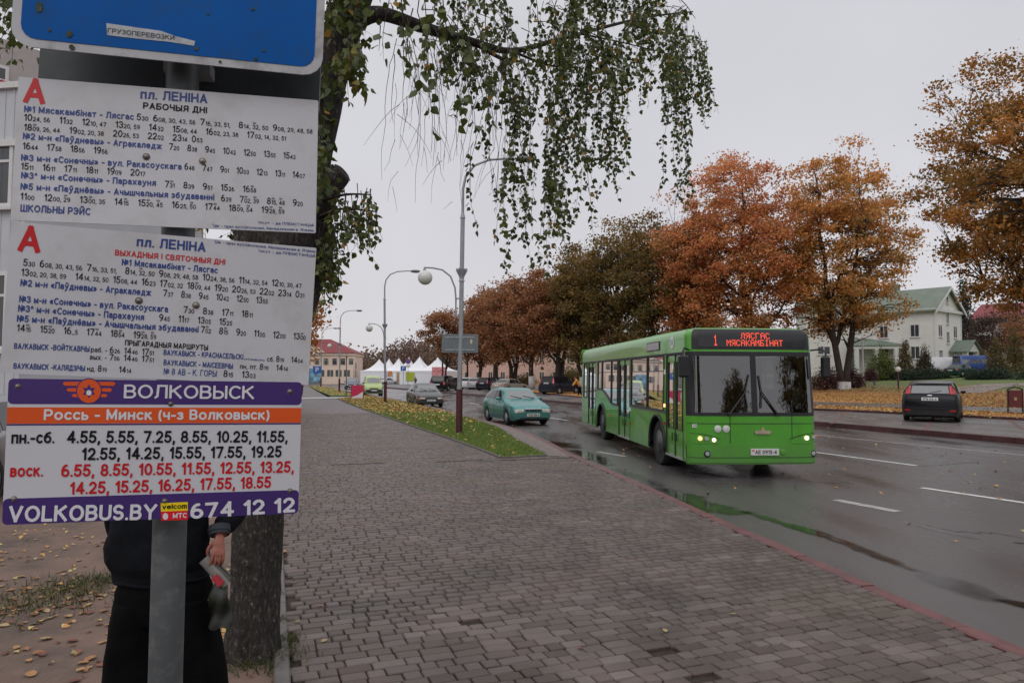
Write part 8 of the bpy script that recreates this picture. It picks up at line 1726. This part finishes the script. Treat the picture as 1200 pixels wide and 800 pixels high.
# roof
mb = MB(); fr = [Sf(-1+2*k/24, 2.849) for k in range(25)]; pts = [Vector(p) for p in fr]+[Vector((-11.9, hwz(2.85), 2.85)), Vector((-11.9, -hwz(2.85), 2.85))]; mb.poly(pts); mb.box((-4.2, 0, 2.91), (1.8, 1.2, .10), bev=.03); mb.box((-9.6, 0, 2.90), (.7, .6, .09), bev=.02); mb.build('roof', mat('bus_roof', (.08, .26, .06), .5, var=.15, vs=2, dirt=(.16, .22, .14), dscale=1.4), bus)
# sides
A1, A2, RA, RW = 2.22, 8.38, .60, .48
def low_z(d):
    for c in (A1, A2):
        if abs(d-c) < RA: return max(.30, .48+math.sqrt(RA*RA-(d-c)**2))
    return .30
def side_grid(name, m, sg, d0, d1, zlo, zhi, out=0.0, n=None, nv=3):
    n = n or max(2, int((d1-d0)/.07)); mb = MB()
    mb.grid(lambda u, v: (lambda d: (lambda z: (-d, sg*(hwz(z)+out), z))(zlo(d)*(1-v)+zhi(d)*v))(d0+(d1-d0)*u), n, nv); return mb.build(name, m, bus, smooth=True)
C_ = lambda k: (lambda d: k)
F0 = .27
def step_top(d): return float(np.interp(d, [6.1, 7.0, 7.6, 8.2, 8.35, 9.4], [1.13, 1.15, 1.36, 1.50, 1.52, 1.52]))
for sg in (-1, 1):
    side_grid('roof_edge_panel', P_bus, sg, F0+.12, 11.9, C_(2.37), C_(2.85), n=24, nv=12)
    mb = MB(); mb.grid(lambda u, v: (lambda z: (-(.0-Fx(1.2499, z)-.0)*(1-u)-(F0+.12)*u if False else Fx(1.2499, z)*(1-u)-(F0+.13)*u, sg*hwz(z), z))(2.37+.48*v), 2, 12); mb.build('corner_panel', P_bus, bus, smooth=True)
    mb = MB(); mb.grid(lambda u, v: (lambda z: (Fx(1.2499, z)*(1-u)-.40*u, sg*hwz(z), z))(.30+2.07*v), 2, 10); mb.build('corner_panel', P_bus, bus, smooth=True)
    side_grid('rain_gutter', m_black, sg, .40, 11.9, C_(2.352), C_(2.385), out=.012, n=20, nv=1)
mb = MB(); mb.grid(lambda u, v: (-11.9, -1.25+2.5*u, .30+2.54*v), 4, 4); mb.build('rear_panel', P_bus, bus); mb = MB(); mb.quad((-11.91, -1, 1.4), (-11.91, 1, 1.4), (-11.91, 1, 2.3), (-11.91, -1, 2.3)); mb.build('rear_window', m_carglass, bus)
# right-hand side with the doors
def rpanel(d0, d1, zhi, name='side_panel'): return side_grid(name, P_bus, -1, d0, d1, low_z, zhi)
rpanel(1.58, 4.74, C_(1.17)); rpanel(6.07, 9.33, lambda d: step_top(d)-.01); rpanel(10.70, 11.9, C_(1.17))
for d0, d1 in ((1.58, 1.70), (4.64, 4.74), (6.07, 6.16), (9.02, 9.33), (10.70, 10.86), (11.55, 11.9)): side_grid('window_post', P_bus if d1-d0 > .1 else m_black, -1, d0, d1, C_(1.16), C_(2.37), out=.002)
def win(sg, d0, d1, zlo, zt=2.335):
    side_grid('window', m_busglass, sg, d0, d1, zlo, C_(zt), out=-.006, n=8, nv=4)
    mb = MB(); fr_ = lambda d, z: Vector((-d, sg*(hwz(z)+.006), z)); P_ = [fr_(d0, zlo(d0))]+[fr_(d, zlo(d)) for d in np.linspace(d0, d1, 6)[1:]]+[fr_(d1, zt), fr_(d0, zt), fr_(d0, zlo(d0))]
    mb.tube(P_, .018, 5); mb.build('window_rubber', m_black, bus)
    mb = MB(); zc = 2.02; mb.tube([fr_(d0+.02, zc), fr_(d1-.02, zc)], .010, 4); mb.build('vent_bar', m_black, bus)
for d0, d1, f_ in ((1.72, 3.05, C_(1.19)), (3.08, 4.62, C_(1.19)), (6.18, 6.98, step_top), (7.01, 8.32, step_top), (8.35, 9.0, step_top), (10.88, 11.53, C_(1.19))): win(-1, d0, d1, f_)
side_grid('belt_moulding', mat('grey_trim', (.10, .10, .10), .5), -1, 1.58, 4.74, C_(1.135), C_(1.185), out=.012, n=4, nv=1)
side_grid('belt_moulding', _mats['grey_trim'], -1, 6.07, 9.33, lambda d: step_top(d)-.045, lambda d: step_top(d), out=.012, n=26, nv=1)
def door(d0, d1):
    w2 = (d1-d0)/2
    mb = MB(); fr_ = lambda d, z: Vector((-d, -(hwz(z)-.012), z)); mb.tube([fr_(d0, .32), fr_(d0, 2.34), fr_(d1, 2.34), fr_(d1, .32)], .024, 5); mb.build('door_seal', m_black, bus)
    for k in range(2):
        a, b = d0+k*w2+.025, d0+(k+1)*w2-.02; lf = MB(); fwd_ = lambda d, z, o=-.02: (-d, -(hwz(z)+o), z)
        for (x0, x1, z0, z1) in ((a, b, .33, .86), (a, b, 2.20, 2.33), (a, a+.07, .86, 2.2), (b-.07, b, .86, 2.2)): lf.grid(lambda u, v: fwd_(x0+(x1-x0)*u, z0+(z1-z0)*v), 2, 3)
        leaf_ = lf.build('door_leaf', P_bus, bus)
        g = MB(); g.grid(lambda u, v: fwd_(a+.07+(b-a-.14)*u, .86+1.34*v, -.028), 2, 3); g.build('door_glass', m_busglass, leaf_)
        g = MB(); g.tube([fwd_(a+.07, .86, -.016), fwd_(a+.07, 2.2, -.016), fwd_(b-.07, 2.2, -.016), fwd_(b-.07, .86, -.016), fwd_(a+.07, .86, -.016)], .012, 4); g.tube([fwd_(b+.01, .33, -.012), fwd_(b+.01, 2.33, -.012)], .014, 4); g.build('door_rubber', m_black, leaf_)
        g = MB(); g.tube([fwd_(b-.12 if k == 0 else a+.12, .62, .0), fwd_(b-.12 if k == 0 else a+.12, .78, .0)], .012, 5); g.build('handle', m_black, leaf_)
    mb = MB(); mb.box((-(d0+d1)/2, -1.235, .315), (d1-d0, .06, .04)); mb.build('door_sill', m_chrome, bus)
door(.42, 1.56); door(4.76, 6.05); door(9.35, 10.68)
# left-hand side
side_grid('side_panel', P_bus, 1, .36, 11.9, low_z, C_(1.17), n=160)
for k in range(8):
    d0 = 1.35+k*1.33; side_grid('window_post', m_black, 1, d0-.05, d0+.05, C_(1.16), C_(2.37), out=.002, n=2)
    if k < 7: win(1, d0+.05, d0+1.28, C_(1.19))
win(1, .42, 1.30, C_(1.19))
# arches and wheels
for c in (A1, A2):
    for sg in (-1, 1):
        mb = MB(); pts = [(-(c-math.cos(a)*RA*.985), sg*1.262, .48+math.sin(a)*RA*.985) for a in [PI*k/16 for k in range(17)]]; pts = [(-(c-RA*.985), sg*1.262, .33)]+pts[0:]+[(-(c+RA*.985), sg*1.262, .33)]
        mb.tube(pts, .036, 6); mb.build('wheel_arch', m_black, bus, smooth=True)
        mb = MB(); mb.grid(lambda u, v: (-(c-math.cos(PI*u)*RA), sg*(1.24-.45*v), .48+math.sin(PI*u)*RA), 14, 1); mb.box((-c, sg*.80, .62), (1.15, .02, .95)); mb.build('wheel_well', m_dark, bus)
        wh = MB(); wh.lathe([(.27, -.14), (.45, -.14), (RW, -.10), (RW, .10), (.45, .14), (.27, .14)], axis='Y', n=36, caps=False); o = wh.build('wheel', m_rubber, bus, smooth='auto'); o.location = (-c, sg*1.07, RW)
        rm = MB(); yo = sg*.12; rm.lathe([(.001, yo+sg*.03), (.09, yo+sg*.03), (.10, yo-sg*.01), (.17, yo-sg*.05), (.25, yo-sg*.04), (.275, yo+sg*.02)], axis='Y', n=28)
        for k in range(10): a = 2*PI*k/10; rm.lathe([(.013, yo-sg*.05), (.013, yo+sg*.0), (.001, yo)], c=(math.cos(a)*.14, 0, math.sin(a)*.14), axis='Y', n=6)
        rm.build('rim', mat('bus_rim', (.12, .12, .12), .5, metal=.4, dirt=(.05, .045, .04)), o, smooth=True)
# interior
m_int = mat('bus_interior', (.22, .22, .21), .7); m_intd = mat('bus_interior_dark', (.03, .03, .035), .8)
mb = MB(); mb.box((-6, 0, .36), (11.6, 2.3, .04)); mb.build('bus_floor', m_intd, bus); mb = MB(); mb.box((-6.1, 0, 2.46), (11.4, 2.2, .03)); mb.build('bus_ceiling', m_int, bus)
mb = MB(); mb.box((-.62, 0, 1.02), (.42, 2.05, .36), bev=.1); mb.tube([(-.78, .75, 1.15), (-.95, .75, 1.22)], .03, 6); mb.build('dashboard', m_intd, bus, smooth=True)
mb = MB(); mb.tube([(-1.0+.17*math.cos(a)*.35, .75+.23*math.sin(a), 1.24+.17*math.cos(a)) for a in [2*PI*k/20 for k in range(21)]], .015, 6, caps=False); mb.build('steering_wheel', m_black, bus)
mb = MB(); mb.box((-1.75, .75, .95), (.5, .5, .14), bev=.05); mb.box((-2.0, .75, 1.35), (.12, .48, .75), bev=.05); mb.build('driver_seat', m_intd, bus, smooth=True)
mb = MB(); mb.box((-2.2, .35, 1.5), (.03, 1.5, 1.6)); mb.build('cab_screen', mat('cab_screen', (.10, .08, .06), .5), bus)
for k, (x, y) in enumerate([(-3.2-i*.85, s_*(.86)) for i in range(9) for s_ in (-1, 1) if not (s_ < 0 and (4.4 < 3.2+i*.85 < 6.4))]):
    mb = MB(); mb.box((x, y, .86), (.42, .44, .08), bev=.03); mb.box((x-.2, y, 1.2), (.07, .44, .62), bev=.03); mb.build('passenger_seat', mat('seat_blue', (.035, .04, .06), .8), bus, smooth=True)
mp_ = mat('handrail_yellow', (.45, .28, .03), .4)
for x, y in ((-1.72, -.55), (-4.6, -.45), (-6.2, -.45), (-9.2, -.45), (-3.3, .45), (-7.2, .45)): mb = MB(); mb.tube([(x, y, .38), (x, y, 2.44)], .017, 6); mb.build('handrail', mp_, bus)
# driver
dr = MB(); 
d_ = skinned('person_driver', [((-1.8, .75, 1.05), (.17, .12)), ((-1.82, .75, 1.35), (.19, .12)), ((-1.80, .75, 1.5), (.10, .09)), ((-1.80, .75, 1.58), (.05, .05)), ((-1.77, .75, 1.72), (.075, .09)), ((-1.72, .96, 1.42), (.06, .06)), ((-1.45, 1.02, 1.22), (.045, .045)), ((-1.12, .90, 1.30), (.035, .035)), ((-1.72, .54, 1.42), (.06, .06)), ((-1.45, .48, 1.22), (.045, .045)), ((-1.12, .60, 1.30), (.035, .035))], [(0, 1), (1, 2), (2, 3), (3, 4), (2, 5), (5, 6), (6, 7), (2, 8), (8, 9), (9, 10)], mat('driver_dark', (.03, .03, .04), .8), bus, sub=1)
d_.name = 'driver'
# lamps, badges, plate
def disc_on(y, z, r, m, name, out=.03, par=None, n=20):
    mb = MB(); x = Fx(y, z)+out; mb.lathe([(r, -.012), (r, 0), (r*.85, .008), (.001, .010)], c=(x, y, z), axis='X', n=n); return mb.build(name, m, par or bus, smooth='auto')
m_lit = mat('headlight_lit', (1.0, .55, .25), .3, var=.02, emit=1.5); m_litw = mat('headlight_white', (1.0, .80, .60), .3, var=.02, emit=1.6); m_lampgrey = mat('lamp_glass', (.35, .37, .38), .12, ior=1.8)
m_lens = m_black
for sg in (-1, 1):
    for k in range(1):
        mb = MB(); pts = [(sg*1.20, .86), (sg*.98, .86), (sg*.80, .80), (sg*.70, .70), (sg*.66, .655), (sg*1.20, .655)]
        mb2 = MB(); mb2.grid(lambda u, v: (lambda y, z: (Fx(y, z)+.010, y*hwz(z)/1.25, z))(sg*(1.21-.53*u*(1-.0*v)), .655+(.845-.655)*v*(1-.55*u**2)), 14, 4); mb2.build('headlight_housing', P_bus, bus, smooth=True)
        mb3 = MB(); mb3.tube([(Fx(sg*(1.21-.53*u), .8)+.014, sg*(1.21-.53*u)*.995, .655+.19*(1-.55*u**2)) for u in [k_/12 for k_ in range(13)]], .006, 5); mb3.build('housing_gap', m_black, bus)
disc_on(-1.06, .755, .042, m_lit, 'headlight', .05); disc_on(-.93, .745, .040, m_lampgrey, 'headlight', .03); disc_on(-.79, .725, .038, m_litw, 'headlight', .02)
disc_on(1.00, .76, .042, m_litw, 'headlight', .04); disc_on(1.135, .775, .036, m_lampgrey, 'headlight', .07); disc_on(1.19, .79, .02, m_indicator, 'indicator', .10, n=12)
for y in (-.93, 1.13):
    disc_on(y, .47, .062, m_black, 'fog_light_ring', .045); disc_on(y, .47, .040, m_lampgrey, 'fog_light', .06)
disc_on(-.715, .93, .068, m_lamp_white, 'white_disc', .012); disc_on(-.555, .93, .068, m_lamp_white, 'white_disc', .012)
disc_on(.52, .50, .055, P_bus, 'towing_cover', .045)
pr = MB(); pr.box((Fx(.2, .5)+.05, .16, .505), (.02, .54, .125), bev=.004); plt = pr.build('number_plate', m_plate, bus)
V, F, Mi, wd2 = text_geo([('АЕ 0915-4', 1, 0, 0)], .045); m2 = MB(); m2.add([(Fx(.2, .5)+.0612, -.03+u/wd2*.42, .470+v_*.098) for u, v_ in V], F); m2.build('lettering', m_tx_black, plt)
m2 = MB(); x_ = Fx(.2, .5)+.0612; m2.quad((x_, -.09, .518), (x_, -.045, .518), (x_, -.045, .545), (x_, -.09, .545)); m2.build('flag_mark', m_lred, plt)
# maker's badge: flattened wing with a mast
bd = MB(); xb = Fx(.14, .87)+.014
bd.prism([(xb, .14+a, .865+b) for a, b in ((-.17, .012), (-.13, .035), (-.03, .042), (-.012, .10), (.012, .10), (.03, .042), (.13, .035), (.17, .012), (.13, -.03), (-.13, -.03))], (.012, 0, 0)); bd.prism([(xb, .14+a, .865+b) for a, b in ((-.10, -.018), (.10, -.018), (.08, .018), (-.08, .018))], (.016, 0, 0)); bd.build('badge', mat('badge_gold', (.50, .42, .30), .35, metal=.5), bus)
lbl = MB(); xl = Fx(-1.13, .96)+.006; lbl.box((xl, -1.135, .985), (.012, .10, .062)); lb_ = lbl.build('number_label', m_white, bus)
V, F, Mi, wd2 = text_geo([('093', 1, 0, 0)], .045); m2 = MB(); m2.add([(xl+.0068, -1.17+u/wd2*.07, .965+v_*.055) for u, v_ in V], F); m2.build('lettering', m_tx_black, lb_)
V, F, Mi, wd2 = text_geo([('МАЗ', 1, 0, 0)], .018)
# seams
mb = MB()
for y in (-.48, .72): mb.tube([(Fx(y, z)+.003, y, z) for z in (.66, .9, 1.17)], .006, 4)
mb.tube([(lambda p: (p[0]+.004, p[1], p[2]))(Sf(-.96+1.92*k/24, 1.03)) for k in range(25)], .006, 4)
mb.build('panel_gap', m_black, bus)
mb = MB(); mb.tube([(lambda p: (p[0]+.004, p[1], p[2]))(Sf(-.98+1.96*k/24, .40, .035)) for k in range(25)], .005, 4); mb.build('bumper_gap', m_black, bus)
# wipers
for (y0, y1, y2, z2) in ((-.50, -.19, -.10, 1.95), (.42, .13, .09, 1.93)):
    mb = MB(); P_ = lambda y, z, o=.03: (Fx(y, z)+o, y, z); mb.tube([P_(y0, 1.21, .04), P_(y1, 1.62, .05)], [.018, .012], 6); mb.tube([P_(y1+(.04 if y0 < 0 else -.02), 1.32), P_(y1+.0, 1.62), P_(y2, z2)], .012, 5); mb.lathe([(.03, 0), (.03, .05), (.001, .05)], c=(Fx(y0, 1.2)+.0, y0, 1.21), axis='X', n=12); mb.build('wiper', m_black, bus)
# mirrors
for sg in (-1, 1):
    mb = MB(); mb.tube([(-.22, sg*1.20, 2.42), (-.05, sg*1.34, 2.44), (.02, sg*1.38, 2.38), (.02, sg*1.385, 2.28)], .018, 6); mb.box((.02, sg*1.375, 2.10), (.11, .19 if sg < 0 else .13, .42), bev=.035); mb.build('side_mirror', m_black, bus, smooth='auto')
# side display, round sticker, lamps
sdp = side_grid('side_display', m_black, -1, 2.05, 3.12, C_(2.47), C_(2.67), out=.010, n=3, nv=2); side_grid('display_glass', mat('display_grey', (.25, .24, .25), .2, var=.1), -1, 2.10, 3.07, C_(2.49), C_(2.65), out=.016, n=3, nv=2)
mb = MB(); mb.lathe([(.125, -.0), (.125, -.006), (.001, -.006)], c=(-1.15, -(hwz(2.6)+.004), 2.60), axis='Y', n=26); mb.build('round_sticker', m_white, bus); mb = MB()
for z in (2.64, 2.60, 2.56): mb.box((-1.15, -(hwz(2.6)+.012), z), (.16 if z != 2.6 else .19, .002, .018))
mb.build('sticker_print', mat('sticker_blue', (.10, .16, .34), .5), bus)
for d, z, m, nm in ((1.64, 1.30, m_lit, 'indicator'), (1.66, .93, m_lampred, 'side_lamp'), (4.70, .72, m_lampred, 'side_lamp'), (7.1, .8, m_indicator, 'side_lamp'), (1.64, 2.0, m_white, 'notice'), (4.70, 1.08, m_white, 'notice')):
    mb = MB(); mb.box((-d, -(hwz(z)+.012), z), (.07, .02, .07 if nm != 'notice' else .10)); mb.build(nm, m, bus)
# boards inside the windscreen
mb = MB(); mb.box((-.42, 1.02, 1.62), (.02, .16, .20)); mb.box((-.42, .98, 1.42), (.02, .12, .16)); mb.build('route_card', mat('route_card', (.5, .5, .4), .6, var=.2, vs=20), bus)
